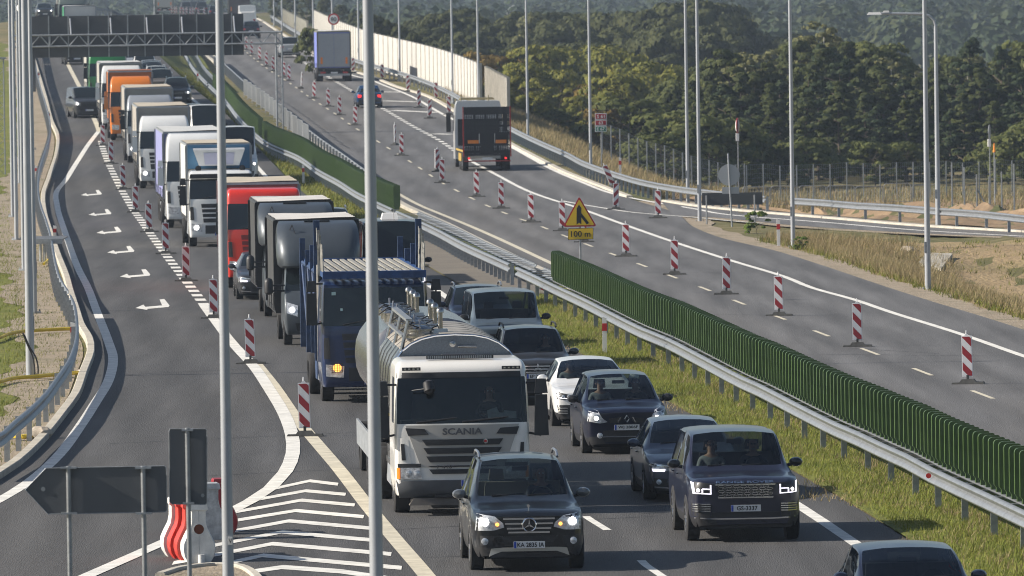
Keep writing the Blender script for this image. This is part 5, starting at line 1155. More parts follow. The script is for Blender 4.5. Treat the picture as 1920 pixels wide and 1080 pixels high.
def front_van(t, bvh, w, fo, zh, zb, nz, P):
    z = nz
    for s in (1, -1):
        ppatch(t, bvh, 'headlight', M_LENS, [(s*w*.58, z-.08), (s*w*.93, z+.06)], [(s*w*.60, z-.24), (s*w*.93, z-.20)], 5, 4)
        if P.get('drl'):
            for T, B in (([(s*w*.62,z-.20),(s*w*.92,z-.18)],[(s*w*.62,z-.23),(s*w*.92,z-.21)]), ([(s*w*.88,z+.0),(s*w*.92,z+.0)],[(s*w*.88,z-.2),(s*w*.92,z-.2)]), ([(s*w*.62,z-.02),(s*w*.92,z+.02)],[(s*w*.62,z-.05),(s*w*.92,z-.01)])): patch(bvh, T, B, 4, 1, .03, .02).build('running_light', M_DRL, t, True)
        elif P.get('lit', True): lampdot(t, bvh, s*w*.78, z-.12, .055, M_LAMP)
    ppatch(t, bvh, 'grille', M_BLK, [(-w*.50, z-.10), (w*.50, z-.10)], [(-w*.46, z-.30), (w*.46, z-.30)], 8, 2)
    bars(t, bvh, 'grille_bar', P.get('bar', M_CHR), 0, w*.48, [z-.14, z-.22], .016)
    if P.get('vw'): ring_emblem(t, 0, -fo-.06, z-.18, .09)
    ppatch(t, bvh, 'bumper', P.get('bump', M_BLK), [(-w*.93, .58), (w*.93, .58)], [(-w*.88, .32), (w*.88, .32)], 10, 2, .02, .03); plate(t, P.get('plate'), .50, -fo-.07)
# ============================================================= people
def skin_mesh(name, nodes, edges, mt, parent, lev=1):
    me = bpy.data.meshes.new(name); me.from_pydata([n[0] for n in nodes], edges, []); o = bpy.data.objects.new(name, me); COL.objects.link(o)
    md = o.modifiers.new('s', 'SKIN'); md.use_smooth_shade = True
    sv = me.skin_vertices[0].data
    for i, n in enumerate(nodes): sv[i].radius = (n[1], n[2] if len(n) > 2 else n[1])
    sv[0].use_root = True; s2 = o.modifiers.new('u', 'SUBSURF'); s2.levels = lev
    dg = bpy.context.evaluated_depsgraph_get(); dg.update(); m2 = bpy.data.meshes.new_from_object(o.evaluated_get(dg)); bpy.data.objects.remove(o); bpy.data.meshes.remove(me)
    m2.materials.append(mt); o = bpy.data.objects.new(name, m2); COL.objects.link(o); o.parent = parent
    for p in m2.polygons: p.use_smooth = True
    return o
PROTO = {}
def person(label, base, rz, driver=True, hair=M_HAIR, top=M_CLO, beard=False, long_hair=False, glasses=False, cap=False):
    """seated figure, hips at the origin, facing -Y"""
    t = thing('person', label, 'person', base, rz, 'people sitting in the vehicles')
    hx = .17; hy = -.42 if driver else -.22; hz_ = .30 if driver else .06
    N = [((0,0,.05),.15,.12), ((0,.02,.22),.14,.10), ((0,.01,.40),.16,.11), ((0,0,.50),.12,.09), ((0,-.01,.58),.055,.055), ((0,-.02,.66),.075,.085), ((0,-.025,.74),.08,.095), ((0,-.02,.82),.06,.07)]
    E = [(0,1),(1,2),(2,3),(3,4),(4,5),(5,6),(6,7)]
    for s in (-1, 1):
        i = len(N); N += [((s*.19,.01,.47),.055), ((s*.24,-.10,.26),.045), ((s*hx,hy+.12,hz_-.02 if driver else .10),.035), ((s*hx,hy,hz_),.026,.034), ((s*(hx-.01),hy-.05,hz_+.02),.024,.036)]; E += [(3,i),(i,i+1),(i+1,i+2),(i+2,i+3),(i+3,i+4)]
        j = len(N); N += [((s*.10,-.10,.04),.08), ((s*.13,-.46,.06),.062), ((s*.13,-.52,-.30),.045), ((s*.13,-.60,-.36),.035,.04)]; E += [(0,j),(j,j+1),(j+1,j+2),(j+2,j+3)]
    b = skin_mesh('body', N, E, M_SKIN, t)
    # clothing: a slightly larger shell over trunk, arms and legs
    C = [(n[0], n[1]+.012, (n[2] if len(n) > 2 else n[1])+.012) for n in N[:4]]; CE = [(0,1),(1,2),(2,3)]
    for s in (-1, 1):
        i = len(C); C += [((s*.19,.01,.47),.066), ((s*.24,-.10,.26),.056), ((s*hx,hy+.10,hz_-.02 if driver else .10),.044)]; CE += [(3,i),(i,i+1),(i+1,i+2)]
        j = len(C); C += [((s*.10,-.10,.04),.092), ((s*.13,-.46,.06),.074), ((s*.13,-.52,-.30),.056)]; CE += [(0,j),(j,j+1),(j+1,j+2)]
    skin_mesh('clothing', C, CE, top, t)
    mb = MB()
    for s in (-1, 1):
        for k in range(4):
            a = Vector((s*(hx-.01) + (k-1.5)*.020, hy-.075, hz_+.03)); L_ = (.05,.06,.056,.042)[k]; m = a + Vector((0,-.03,-.015)); e = m + Vector((0,.0,-L_*.6)); mb.cyl(a, m, .0095, .009, 6); mb.cyl(m, e, .009, .007, 6)
        a = Vector((s*(hx-.05), hy-.03, hz_+.02)); mb.cyl(a, a + Vector((-s*.02,-.045,.0)), .011, .008, 6)
    mb.build('fingers', M_SKIN, t, True)
    mb = MB(); mb.lathe((0,-.125,.71),(0,-.5,-.6),[(0,.012),(.02,.014),(.035,.006)],8)
    for s in (-1,1): mb.lathe((s*.088,-.02,.715),(s,0,0),[(-.01,.024),(.008,.026),(.012,.012)],8)
    mb.build('nose_and_ears', M_SKIN, t, True)
    mb = MB(); [mb.lathe((s*.033,-.122,.735),(0,-1,0),[(0,.013),(.004,.010),(.006,0)],8) for s in (-1,1)]; mb.build('eyes', M_BLK if glasses else M_PLATE, t)
    if glasses: mb = MB(); [mb.tube([Vector((s*.034+.026*math.cos(a),-.132,.733+.018*math.sin(a))) for a in [k*math.pi/5 for k in range(11)]], .004, 4) for s in (-1,1)]; mb.cyl((-.01,-.134,.737),(.01,-.134,.737),.003); mb.build('glasses', M_BLK, t)
    mb = MB(); mb.box(-.025,.025,-.122,-.112,.655,.663); mb.build('mouth', mat('lips', (.30,.10,.09), .6), t)
    H_ = [((0,.0,.80),.085,.098), ((0,.03,.73),.088,.085)]; HE = [(0,1)]
    if long_hair: H_ += [((0,.06,.60),.085,.05), ((0,.07,.50),.07,.04)]; HE += [(1,2),(2,3)]
    skin_mesh('hair', H_, HE, mat('knit_cap', (.015,.015,.02), .9) if cap else hair, t)
    if beard: skin_mesh('beard', [((0,-.075,.665),.05,.045),((0,-.08,.63),.035,.03)], [(0,1)], M_HAIRG, t)
    return t
def seat(vt, side, lab, P, **k):
    """put a person on a front seat of the vehicle; side +1 = driver (left-hand drive)"""
    y = P['cowl'] + 1.0; z = P['belt'] - .36; Mx = Matrix.Translation(vt.location) @ Matrix.Rotation(vt.rotation_euler.z, 4, 'Z')
    return person(lab, Mx @ Vector((side*.37, y, z)), vt.rotation_euler.z + k.pop('turn', 0), side > 0, **k)
# ============================================================= lane headings
def head(pts, p):
    j = min(range(len(pts)), key=lambda j: abs(pts[j].y - p.y)); d = pts[min(j+4, len(pts)-1)] - pts[max(j-4, 0)]
    if d.y < 0: d = -d
    return math.atan2(-d.x, d.y)          # rz that turns local +Y onto d
def putL(x, y): p = GL(x, y); return p, head(E1, p)
# ============================================================= cars
NAVY = paint('black_metallic_paint', (.006, .007, .009)); 
P_RR = paint('dark_plum_green_paint', (.014, .016, .034), .15); P_PAS = paint('slate_blue_metallic_paint', (.045, .055, .085)); P_SCE = paint('midnight_blue_paint', (.006, .008, .022)); P_WHT = paint('white_car_paint', (.70, .70, .69), .02, .3)
P_GRY = paint('graphite_paint', (.035, .037, .042)); P_SIL = paint('silver_paint', (.32, .34, .36), .04, .3); P_BLU = paint('blue_metallic_paint', (.012, .045, .12)); P_TIT = paint('titanium_grey_paint', (.10, .11, .12))
ML = dict(L=4.78, W=1.91, H=1.79, wb=2.915, fo=.88, sill=.3, belt=1.12, hood=1.02, nose=.92, cowl=.78, wtop=1.62, rrear=3.35, rglass=3.75, zc=1.13, r=.375, wr=.68, paint=NAVY, glass=GLASS, rails=M_RIM, front=front_ml, plate='KA 2835 IA', clear=.24, seat=M_BEIGE, handle=NAVY, mirror=P_TIT)
p, a = putL(987, 1066); ml = car('parked_car' if 0 else 'car', 'black off-road estate with a three-pointed star grille and silver roof rails', 'car', p, a, ML, 'vehicles queueing in the jam')
seat(ml, 1, 'driver with both hands on the wheel of the black car with the star grille', ML, top=M_CLO)
RRV = dict(L=5.0, W=1.98, H=1.85, wb=2.92, fo=.86, belt=1.20, hood=1.10, nose=1.03, cowl=.80, wtop=1.45, rrear=3.75, rglass=4.02, zc=1.20, r=.40, wr=.76, paint=P_RR, glass=GLASS, front=front_rr, plate='GS-3337', clear=.26, mirror=NAVY, spokes=9, bpil=2.35)
p, a = putL(1391, 1011); rr = car('car', 'dark plum luxury off-roader with glowing angular headlights in the right lane', 'car', p, a, RRV, 'vehicles queueing in the jam')
seat(rr, 1, 'bearded grey-haired driver wearing glasses in the dark plum off-roader', RRV, hair=M_HAIRG, beard=True, glasses=True); seat(rr, -1, 'passenger in sunglasses in the dark plum off-roader', RRV, hair=M_HAIR, long_hair=True, glasses=True, top=M_CLO2)
PAS = dict(L=4.77, W=1.83, H=1.47, wb=2.79, fo=.90, belt=.95, hood=.86, nose=.72, cowl=.62, wtop=1.45, rrear=2.75, rglass=3.35, zc=.98, r=.33, wr=.62, paint=P_PAS, glass=GLASS, front=front_passat, clear=.16, spokes=7)
p, a = putL(1296, 935); car('car', 'slate blue saloon half hidden behind the plum off-roader', 'car', p, a, PAS, 'vehicles queueing in the jam')
SCE = dict(L=4.26, W=1.81, H=1.62, wb=2.68, fo=.82, belt=1.02, hood=.96, nose=.86, cowl=.42, wtop=1.28, rrear=3.1, rglass=3.35, zc=1.03, r=.32, wr=.63, paint=P_SCE, glass=GLASS, front=front_scenic, plate='WJ 2806F', clear=.17, mirror=M_BLK)
p, a = putL(1170, 848); sc = car('car', 'dark navy people carrier with a diamond badge, plate WJ 2806F', 'car', p, a, SCE, 'vehicles queueing in the jam')
seat(sc, -1, 'passenger in a dark knit cap in the navy people carrier', SCE, cap=True, top=M_CLO2); seat(sc, 1, 'driver in a dark hat in the navy people carrier', SCE, cap=True)
ART = dict(L=4.86, W=1.87, H=1.44, wb=2.84, fo=.93, belt=.94, hood=.86, nose=.74, cowl=.65, wtop=1.48, rrear=2.8, rglass=3.6, zc=.97, r=.34, wr=.62, paint=P_WHT, glass=GLASS, front=front_arteon, clear=.15, rim=M_RIMD)
p, a = putL(1111, 797); ar_ = car('car', 'bright white fastback car behind the navy people carrier', 'car', p, a, ART, 'vehicles queueing in the jam')
seat(ar_, -1, 'passenger in sunglasses in the white fastback', ART, long_hair=True, glasses=True, top=M_CLO2)
L2 = dict(L=4.70, W=1.82, H=1.76, wb=2.67, fo=.90, belt=1.10, hood=1.06, nose=.97, cowl=.60, wtop=1.32, rrear=3.2, rglass=3.55, zc=1.13, r=.36, wr=.64, paint=P_GRY, glass=GLASS, front=front_l200, plate='EP 2916A', clear=.24, rails=M_BLK, mirror=P_GRY)
p, a = putL(1004, 757); l2 = car('car', 'graphite off-road car with a three-diamond badge, plate EP 2916A', 'car', p, a, L2, 'vehicles queueing in the jam')
seat(l2, 1, 'driver of the graphite car with the three-diamond badge', L2)
VIV = dict(L=5.0, W=1.95, H=1.97, wb=3.1, fo=.83, belt=1.22, hood=1.12, nose=1.02, cowl=.18, wtop=.95, rrear=3.95, rglass=4.12, zc=1.22, r=.33, wr=.82, paint=paint('grey_blue_van_paint', (.075, .10, .125), .05, .3), glass=GLASS, front=front_van, clear=.18, lit=False, bar=M_BLK, mirror=M_BLK, bpil=1.85)
p, a = putL(951, 690); car('van', 'grey-blue passenger van with a wide windscreen behind the tank truck', 'van', p, a, VIV, 'vehicles queueing in the jam')
SUV = dict(L=4.55, W=1.86, H=1.66, wb=2.68, fo=.88, belt=1.08, hood=1.02, nose=.92, cowl=.68, wtop=1.45, rrear=3.05, rglass=3.45, zc=1.10, r=.35, wr=.66, paint=P_SCE, front=front_generic, clear=.2, rails=M_RIM)
p, a = putL(905, 652); car('car', 'dark blue off-roader with roof rails hidden behind the grey-blue van', 'car', p, a, SUV, 'vehicles queueing in the jam')
B1 = dict(L=4.4, W=1.80, H=1.46, wb=2.65, fo=.86, belt=.95, hood=.88, nose=.76, cowl=.6, wtop=1.4, rrear=2.7, rglass=3.2, zc=.98, r=.32, wr=.62, paint=P_SCE, glass=GLASS, front=front_generic, clear=.16, sunroof=0)
p, a = putL(1722, 1222); car('car', 'dark navy car cut off by the bottom edge, only its roof showing', 'car', p, a, dict(B1, W=1.84, wr=.70), 'vehicles queueing in the jam')
p, a = putL(496, 560); car('car', 'dark saloon with bright headlights in the left lane in front of the red truck', 'car', p, a, dict(PAS, paint=P_GRY, glass=None) | {'glass': M_DG}, 'vehicles queueing in the jam')
CRA = dict(L=5.9, W=2.04, H=2.72, wb=3.64, fo=1.0, belt=1.42, hood=1.18, nose=1.06, cowl=.0, wtop=.75, rrear=4.75, rglass=4.85, zc=1.32, r=.36, wr=.88, paint=paint('black_van_paint', (.010, .010, .013)), front=front_van, clear=.2, vw=True, drl=True, bpil=1.55, mirror=M_BLK)
p, a = putL(738, 580); cr = car('van', 'tall black van with square glowing headlights and a white roof box', 'van', p, a, CRA, 'vehicles queueing in the jam')
mb = MB(); mb.box(-.25,.28,1.6,2.3,2.70,2.90,.05,.1); o = mb.build('roof_vent', M_WP, cr); mb = MB(); mb.cyl((.1,.95,2.68),(.1,1.1,3.0),.01,.006,5); mb.build('aerial', M_BLK, cr)
for (x, y, P0, pt, l) in ((622, 474, SUV, P_SCE, 'dark car squeezed between the grey light trucks and the grass'), (571, 437, B1, P_GRY, 'dark car roof behind the red truck at the grass edge'), (655, 505, B1, P_SCE, 'dark car roof just behind the tall black van'),):
    p, a = putL(x, y); car('car', l, 'car', p, a, dict(P0, paint=pt, glass=M_DG), 'vehicles queueing in the jam', full=False)
SPR = dict(CRA, W=2.0, H=2.8, paint=P_WHT, vw=False, drl=False, lit=True, bump=M_BLK)
p, a = putL(447, 342); car('van', 'white minibus with lit headlights beside the lavender curtain trailer', 'van', p, a, SPR, 'vehicles queueing in the jam')
p, a = putL(389, 284); car('van', 'white van with ribbed roof right of the white truck with beige roof', 'van', p, a, dict(SPR, H=2.6), 'vehicles queueing in the jam')
far = [(365, 240, B1, P_SCE, 'dark car roof right of the second beige-roofed trailer'), (333, 196, dict(SUV, H=1.8), NAVY, 'black off-roader with glowing headlights at the far grass edge'), (304, 178, dict(SUV, H=1.8), paint('bronze_grey_paint', (.14,.12,.10)), 'bronze-grey off-roader behind the black off-roader'), (295, 168, SUV, P_WHT, 'white car peeking over the bronze-grey off-roader'), (286, 159, SUV, P_GRY, 'dark grey car right of the far white truck'), (272, 146, dict(SUV, H=1.85), P_WHT, 'white off-roader just below the gantry'), (249, 134, B1, P_SIL, 'silver car right of the green truck under the gantry'), (283, 150, B1, P_SIL, 'silver car at the grass edge below the gantry')]
for x, y, P0, pt, l in far:
    p, a = putL(x, y); car('car', l, 'car', p, a, dict(P0, paint=pt, glass=M_DG), 'distant cars below the gantry', full=('glowing' in l))
VV = dict(VIV, glass=M_DG, paint=P_GRY, lit=True, W=1.9, H=1.96)
p, a = GL(165, 221), head(KERB, GL(165, 221)); a = R(10); car('van', 'dark grey van with lit headlights driving down the exit lane', 'van', p, a, VV, 'vehicles queueing in the jam')
p = GL(143, 121); car('car', 'black car with a lit headlight appearing under the gantry', 'car', p, R(8), dict(SUV, paint=NAVY, glass=M_DG, H=1.7), 'distant cars below the gantry')
p = GL(84, 34); car('car', 'tiny black car with a lit headlight on the crest at far left', 'car', p, R(6), dict(SUV, paint=NAVY, glass=M_DG), 'distant cars below the gantry')
# right carriageway, driving away: rear axle given
def putR(x, y, P, off_=0.0):
    p = GR(x, y); a = head(RM if p.y < 430 else KR, p) + off_; d = Vector((-math.sin(a), math.cos(a), 0)); q = p + d * P['wb']; q.z = PR(q.y); return q, a + math.pi
for x, y, P0, pt, l, nm, rp in ((692, 202, dict(B1, H=1.5, tail=M_REDL), P_BLU, 'blue hatchback with glowing brake lights partly behind the near pole', 'car', 'WX 4471K'), (543, 108, dict(SUV, H=1.75), P_SIL, 'silver off-roader seen from behind left of the box trailer', 'car', None), (471, 72, dict(SUV, H=1.7), P_SCE, 'dark blue off-roader under the white van at the gantry end', 'car', None), (404, 34, SUV, P_SCE, 'dark car with a red tail light beside the near pole at the top', 'car', None), (378, 27, dict(SUV, H=1.9, W=2.0), NAVY, 'black off-roader seen from behind on the skyline', 'car', None), (349, 26, dict(SUV, H=1.9), P_GRY, 'dark car on the skyline left of the black off-roader', 'car', None), (362, 25, dict(SUV, H=2.0), P_GRY, 'dark grey car just left of the black off-roader on the skyline', 'car', None)):
    q, a = putR(x, y, P0); car(nm, l, nm, q, a, dict(P0, paint=pt, glass=M_DG), 'vehicles on the right carriageway', full=False)
q, a = putR(464, 60, SPR); car('van', 'white panel van seen from behind at the right end of the gantry signs', 'van', q, a, dict(SPR, glass=P_WHT), 'vehicles on the right carriageway', full=False)
# ============================================================= trucks
def loft_cab(t, W, D, zs_, yf, hw, winz, P, sidew=(.30, 1.15), glass=M_DG, r=.16, name='cab_shell'):
    """zs_: levels; yf: front y at each level (0 = foremost, + back); hw: half width scale; winz=(z0,z1) of the windscreen"""
    w = W/2; V, Fc, MI, CR = [], [], [], {}
    col = [(1, D, 0), (1, sidew[1], 0), (1, sidew[0], 0), (.995, r*1.1, 0), (.965, r*.45, 0), (.90, .06, 0), (.45, .0, 0), (0, -.015, 0)]
    n = len(col)*2 - 1
    for z, y0, h in zip(zs_, yf, hw):
        ring = [Vector((w*h*a, max(y0 + b, y0) if b < D else D, z)) for a, b, _ in col]; ring += [Vector((-p.x, p.y, p.z)) for p in reversed(ring[:-1])]
        V += ring
    for i in range(len(zs_) - 1):
        for k in range(n - 1):
            m = 0; kk = min(k, n - 2 - k)
            inw = zs_[i] >= winz[0] - .001 and zs_[i+1] <= winz[1] + .001
            if inw and kk >= 4: m = 1
            if inw and kk == 1: m = 2
            a, b, c, d = i*n+k, i*n+k+1, (i+1)*n+k+1, (i+1)*n+k; Fc.append((a, b, c, d)); MI.append(m)
            if m:
                for e in ((a, b), (b, c), (c, d), (d, a)): CR[e] = 1.0
        Fc.append((i*n+n-1, i*n, (i+1)*n, (i+1)*n+n-1)); MI.append(0)
        for k in (0, n-1): CR[(i*n+k, (i+1)*n+k)] = 1.0
    for i in (0,): Fc.append(tuple(range(n))); MI.append(0)
    Fc.append(tuple(range((len(zs_)-1)*n, len(zs_)*n))[::-1]); MI.append(0)
    for k in range(n): CR[(k, (k+1) % n)] = .7; CR[((len(zs_)-1)*n + k, (len(zs_)-1)*n + (k+1) % n)] = .35
    me = subd_eval(V, Fc, MI, 2, CR); bm = bmesh.new(); bm.from_mesh(me); bvh = BVHTree.FromBMesh(bm); bm.free()
    for k, (nm, m) in {0: (name, P['paint']), 1: ('windscreen', glass), 2: ('side_window', glass)}.items():
        for v, f in pieces(me, k, comps=(k == 2)): q = MB(); q.add(v, f); q.build(nm, m, t, True)
    bpy.data.meshes.remove(me); return bvh
def truck_mirrors(t, w, z, y=.15, m=M_BLK, h=.75, sc=1.0):
    for s in (-1, 1):
        x = s*(w+.22*sc); mb = MB(); mb.box(x-.13*sc, x+.13*sc, y-.08, y+.10, z-h, z, .02, .02); mb.box(x-.12*sc, x+.12*sc, y-.08, y+.10, z+.03, z+.03+h*.35, .03, .03); o = mb.build('door_mirror', m, t)
        mb = MB(); mb.tube([Vector((s*(w-.05), y+.1, z+.22)), Vector((x, y+.05, z+.22)), Vector((x, y+.05, z-h)), Vector((s*(w-.05), y+.12, z-h+.05))], .022, 6); mb.build('mirror_arm', M_BLK, o)
def axles(t, W, ys_, r=.50, dual=(), w=.30):
    for i, y in enumerate(ys_):
        for s in (-1, 1): wheel(t, s*(W/2 - w/2 - .02), y, r, w if i not in dual else .55, s, M_RIM, True)
def chassis(t, W, y0, y1, skirts=True, m=M_BLK):
    mb = MB(); mb.box(-.45,.45,y0,y1,.55,.95); mb.box(-W/2+.35,W/2-.35,y0,y1,.6,.8); mb.build('chassis', M_DRK, t)
def box_body(t, W, y0, y1, z0, z1, side, front=None, roof=None, frame=M_GALV, curtain=False, name='cargo_box', rear=None, doors=True):
    w = W/2
    rows = []
    if curtain:
        n = int((y1-y0)/.35)
        for s in (-1, 1):
            rows = [[Vector((s*(w - .012 + .012*math.sin(k*2.1+z*1.3)), y0 + (y1-y0)*k/n, z)) for k in range(n+1)] for z in (z0, z0+.4, (z0+z1)/2, z1-.3, z1-.06)]
            mb = MB(); mb.grid(rows); mb.build('side_curtain', side, t, True)
            mb = MB()
            for k in range(0, n, 4): y = y0 + (y1-y0)*k/n; mb.box(s*w-.01 if s > 0 else -w-.01, s*w+.01 if s > 0 else -w+.01, y, y+.04, z0-.12, z0+.35)
            mb.build('curtain_straps', M_BLK, t)
        mb = MB(); mb.box(-w+.02, w-.02, y0+.02, y1-.02, z0, z1-.08); o = mb.build(name, front or side, t)
    else: mb = MB(); mb.box(-w, w, y0, y1, z0, z1-.03); o = mb.build(name, side, t)
    mb = MB(); mb.box(-w-.012, w+.012, y0-.012, y1+.012, z1-.079, z1, .02, .02)
    for s in (-1, 1):
        for y in (y0, y1): mb.box(s*w-.05, s*w+.05, y-.03, y+.03, z0, z1-.081)
    mb.build('corner_frame', frame, o)
    rows = [[Vector((x, y0+.02+(y1-y0-.04)*k/16, z1 + .004 + .02*math.sin(k*2.3+x*1.7)*(1 if curtain else .1) + .02)) for x in (-w+.03, -w*.5, 0, w*.5, w-.03)] for k in range(17)]
    mb = MB(); mb.grid(rows); mb.build('roof_sheet', roof or M_ROOF, o, True)
    if doors:
        mb = MB(); mb.box(-w+.06, -.02, y1+.002, y1+.03, z0+.05, z1-.15); mb.build('rear_door', rear or front or side, t); mb = MB(); mb.box(.02, w-.06, y1+.002, y1+.03, z0+.05, z1-.15); mb.build('rear_door', rear or front or side, t)
    mb = MB(); mb.box(-w, w, y0, y1+.03, z0-.16, z0-.005); mb.build('side_rail', M_BLK, t)
    return o
M_ROOF = mat('dusty_roof_sheet', (.42,.37,.29), .8, var=.15, vs=1.2)
M_TW = mat('white_cab_paint', (.66,.67,.67), .3, .0, var=.04, vs=2, coat=.8)
M_TG = mat('silver_grey_cab_paint', (.33,.35,.38), .35, .3, var=.06, vs=2, coat=.5)
M_CAN = mat('dark_grey_canvas', (.032,.033,.034), .75, var=.35, vs=1.8, bump=.3, bs=4)
def semi_front(t, bvh, W, P, st='a'):
    w = W/2; z0 = P['winz'][0]
    G = P.get('grille', M_BLK); top = z0 - .18
    ppatch(t, bvh, 'grille', G, [(-w*.62, top), (w*.62, top)], [(-w*.55, .95), (w*.55, .95)], 8, 3)
    bars(t, bvh, 'grille_bar', P.get('bar', P['paint']), 0, w*.60, [top-.18, top-.36, top-.54], .05, .1)
    ppatch(t, bvh, 'bumper_intake', M_BLK, [(-w*.5, .84), (w*.5, .84)], [(-w*.5, .52), (w*.5, .52)], 8, 2)
    for s in (1, -1):
        ppatch(t, bvh, 'headlight', M_LENS, [(s*w*.58, .88), (s*w*.93, .92)], [(s*w*.60, .60), (s*w*.93, .64)], 5, 3)
        if P.get('lit'): lampdot(t, bvh, s*w*.77, .76, .09, M_LAMP)
        ppatch(t, bvh, 'step_recess', M_BLK, [(s*w*.86, 1.55), (s*w*.96, 1.55)], [(s*w*.84, 1.05), (s*w*.96, 1.05)], 2, 3)
    mb = MB(); mb.box(-w*.97, w*.97, -.10, .10, P['winz'][1]+.03, P['winz'][1]+.20, .03, .0)
    if P.get('visor'): mb.build('sun_visor', P['visor'], t)
    mb = MB()
    for x0, x1 in ((-.75,-.05),(.05,.8)): mb.cyl((x0, -.03, z0+.03), (x1, .03, z0+.16), .014, .01, 6)
    mb.build('wiper', M_BLK, t)
    plate(t, P.get('plate'), .50, -.06)
def truck(name, label, loc, rz, P, body, group='vehicles queueing in the jam'):
    """origin under the front axle; cab face 1.4 m ahead"""
    t = thing(name, label, 'truck', loc, rz, group); W = P.get('W', 2.5); FO = P.get('FO', 1.35)
    H = P.get('H', 3.75); wz = P['winz']; D = P.get('D', 2.2)
    c = bpy.data.objects.new('cab', None); 
    zs_ = [.38, .44, .80, .98, wz[0]-.10, wz[0], (wz[0]+wz[1])/2, wz[1], wz[1]+.10]; yf = [.05, .0, .0, .0, .01, .03, .09, .16, .17]; hw = [.97, .985, 1, 1, 1, 1, .99, .975, .975]
    if P.get('high', True):
        for k, (z, y, h) in enumerate(((H-.35, .34, .96), (H-.08, .62, .90), (H, .85, .84))): zs_.append(z); yf.append(y); hw.append(h)
    else:
        for z, y, h in ((H-.12, .22, .965), (H-.02, .38, .92), (H, .6, .84)): zs_.append(z); yf.append(y); hw.append(h)
    sub = thing('tmp', None, None); bpy.data.objects.remove(sub)
    N0 = len(bpy.data.objects); before = set(o.name for o in COL.objects)
    bvh = loft_cab(t, W, D, zs_, yf, hw, wz, P, glass=P.get('glass', M_DG))
    P.get('frontf', semi_front)(t, bvh, W, P)
    truck_mirrors(t, W/2, P.get('mz', wz[1]-.25), m=P.get('mirror', M_BLK))
    if P.get('horns'): mb = MB(); [mb.lathe((x, .25, H+.06), (0,-1,0), [(0,.02),(.25,.03),(.32,.07)], 8) for x in (-.5, .5)]; mb.build('air_horns', M_CHR, t)
    # cab parts were built with the face at y=0: move them forward
    for o in COL.objects:
        if o.parent is t and o.name not in before: o.location.y = -FO
    axles(t, W, [0] + P.get('rear', [3.8]), dual=tuple(range(1, 1+P.get('nd', 1))))
    chassis(t, W, -.3, P.get('len', 6))
    mb = MB(); mb.box(-W/2+.02, -W/2+.55, .85, min(P.get('rear',[3.8])[0]-.75, 2.6), .45, 1.0, .03, .03); mb.box(W/2-.55, W/2-.02, .85, min(P.get('rear',[3.8])[0]-.75, 2.6), .45, 1.0, .03, .03); mb.build('fuel_tank', P.get('tank', M_GALV2), t)
    mb = MB()
    for s in (-1, 1):
        a, b = (-W/2+.01, -W/2+.30) if s < 0 else (W/2-.30, W/2-.01); pts = [Vector(((a+b)/2, .62*math.cos(k), .5+.62*math.sin(k))) for k in [q*math.pi/8 for q in range(9)]]
        for p, q in zip(pts, pts[1:]): n = Vector((.145,0,0)); mb.prism([p-n, p+n, q+n, q-n], (q-p).cross(Vector((1,0,0))).normalized()*.02)
    mb.build('wheel_arch', M_BLK, t)
    body(t, W, D - FO)
    return t
# body builders ------------------------------------------------------------
def semi_trailer(side, roof=None, front=None, L=13.6, curtain=True, h=4.0, frame=M_GALV):
    def f(t, W, yb):
        y0 = yb + .55; box_body(t, 2.55, y0, y0+L, 1.18, h, side, front, roof, frame, curtain)
        axles(t, 2.55, [y0+L-4.6, y0+L-3.3, y0+L-2.0], .5, w=.36); mb = MB(); mb.box(-.5,.5,y0+1,y0+L,.8,1.0); mb.build('trailer_frame', M_DRK, t)
        mb = MB(); [mb.box(s*1.22-.02,s*1.22+.02,y0+3.2,y0+L-5.3,.45+k*.3,.57+k*.3) for s in (-1,1) for k in (0,1)]; mb.build('side_guard', M_GALV2, t)
        mb = MB(); mb.box(-1.15,1.15,y0+L-.1,y0+L,.45,.6); mb.build('rear_underrun_bar', M_GALV2, t)
    return f
def rigid_box(side, roof=None, y0=1.0, L=7.5, h=3.9, front=None, curtain=False, z0=1.1, W_=None):
    def f(t, W, yb): box_body(t, W_ or 2.5, max(y0, yb+.15), y0+L, z0, h, side, front, roof, M_GALV, curtain)
    return f
def cfg(**k): d = dict(winz=(1.95, 2.80)); d.update(k); return d
g_ = 'vehicles queueing in the jam'
M_LAV = mat('lavender_curtain', (.22,.23,.42), .6, var=.07, vs=.8); M_OCURT = mat('light_grey_tarpaulin', (.34,.33,.30), .7, var=.1, vs=.7, bump=.2, bs=3); M_BRT = mat('beige_grey_box_side', (.30,.28,.25), .7, var=.12, vs=.6)
M_REDT = mat('bright_red_cab_paint', (.58,.028,.014), .3, var=.05, coat=.8); M_REDC = mat('faded_red_curtain', (.36,.10,.09), .65, var=.1, vs=.8); M_ORT = mat('orange_cab_paint', (.62,.17,.012), .3, var=.05, coat=.7); M_GRT = mat('green_cab_paint', (.012,.16,.035), .3, var=.06, coat=.7); M_WBOX = mat('white_box_panel', (.52,.52,.50), .55, var=.07, vs=.9)
M_LBLUE = mat('light_blue_panel', (.06,.17,.30), .5, var=.1)
p, a = putL(495, 538); truck('truck', 'bright red cab truck with a faded red curtain body behind the grey light trucks', p, a, cfg(paint=M_REDT, H=3.30, high=False, lit=True, grille=mat('dull_dark_red_grille', (.16,.02,.02), .5), rear=[4.2], len=9, visor=None), rigid_box(M_REDC, M_ROOF, 1.0, 7.6, 3.45, curtain=True))
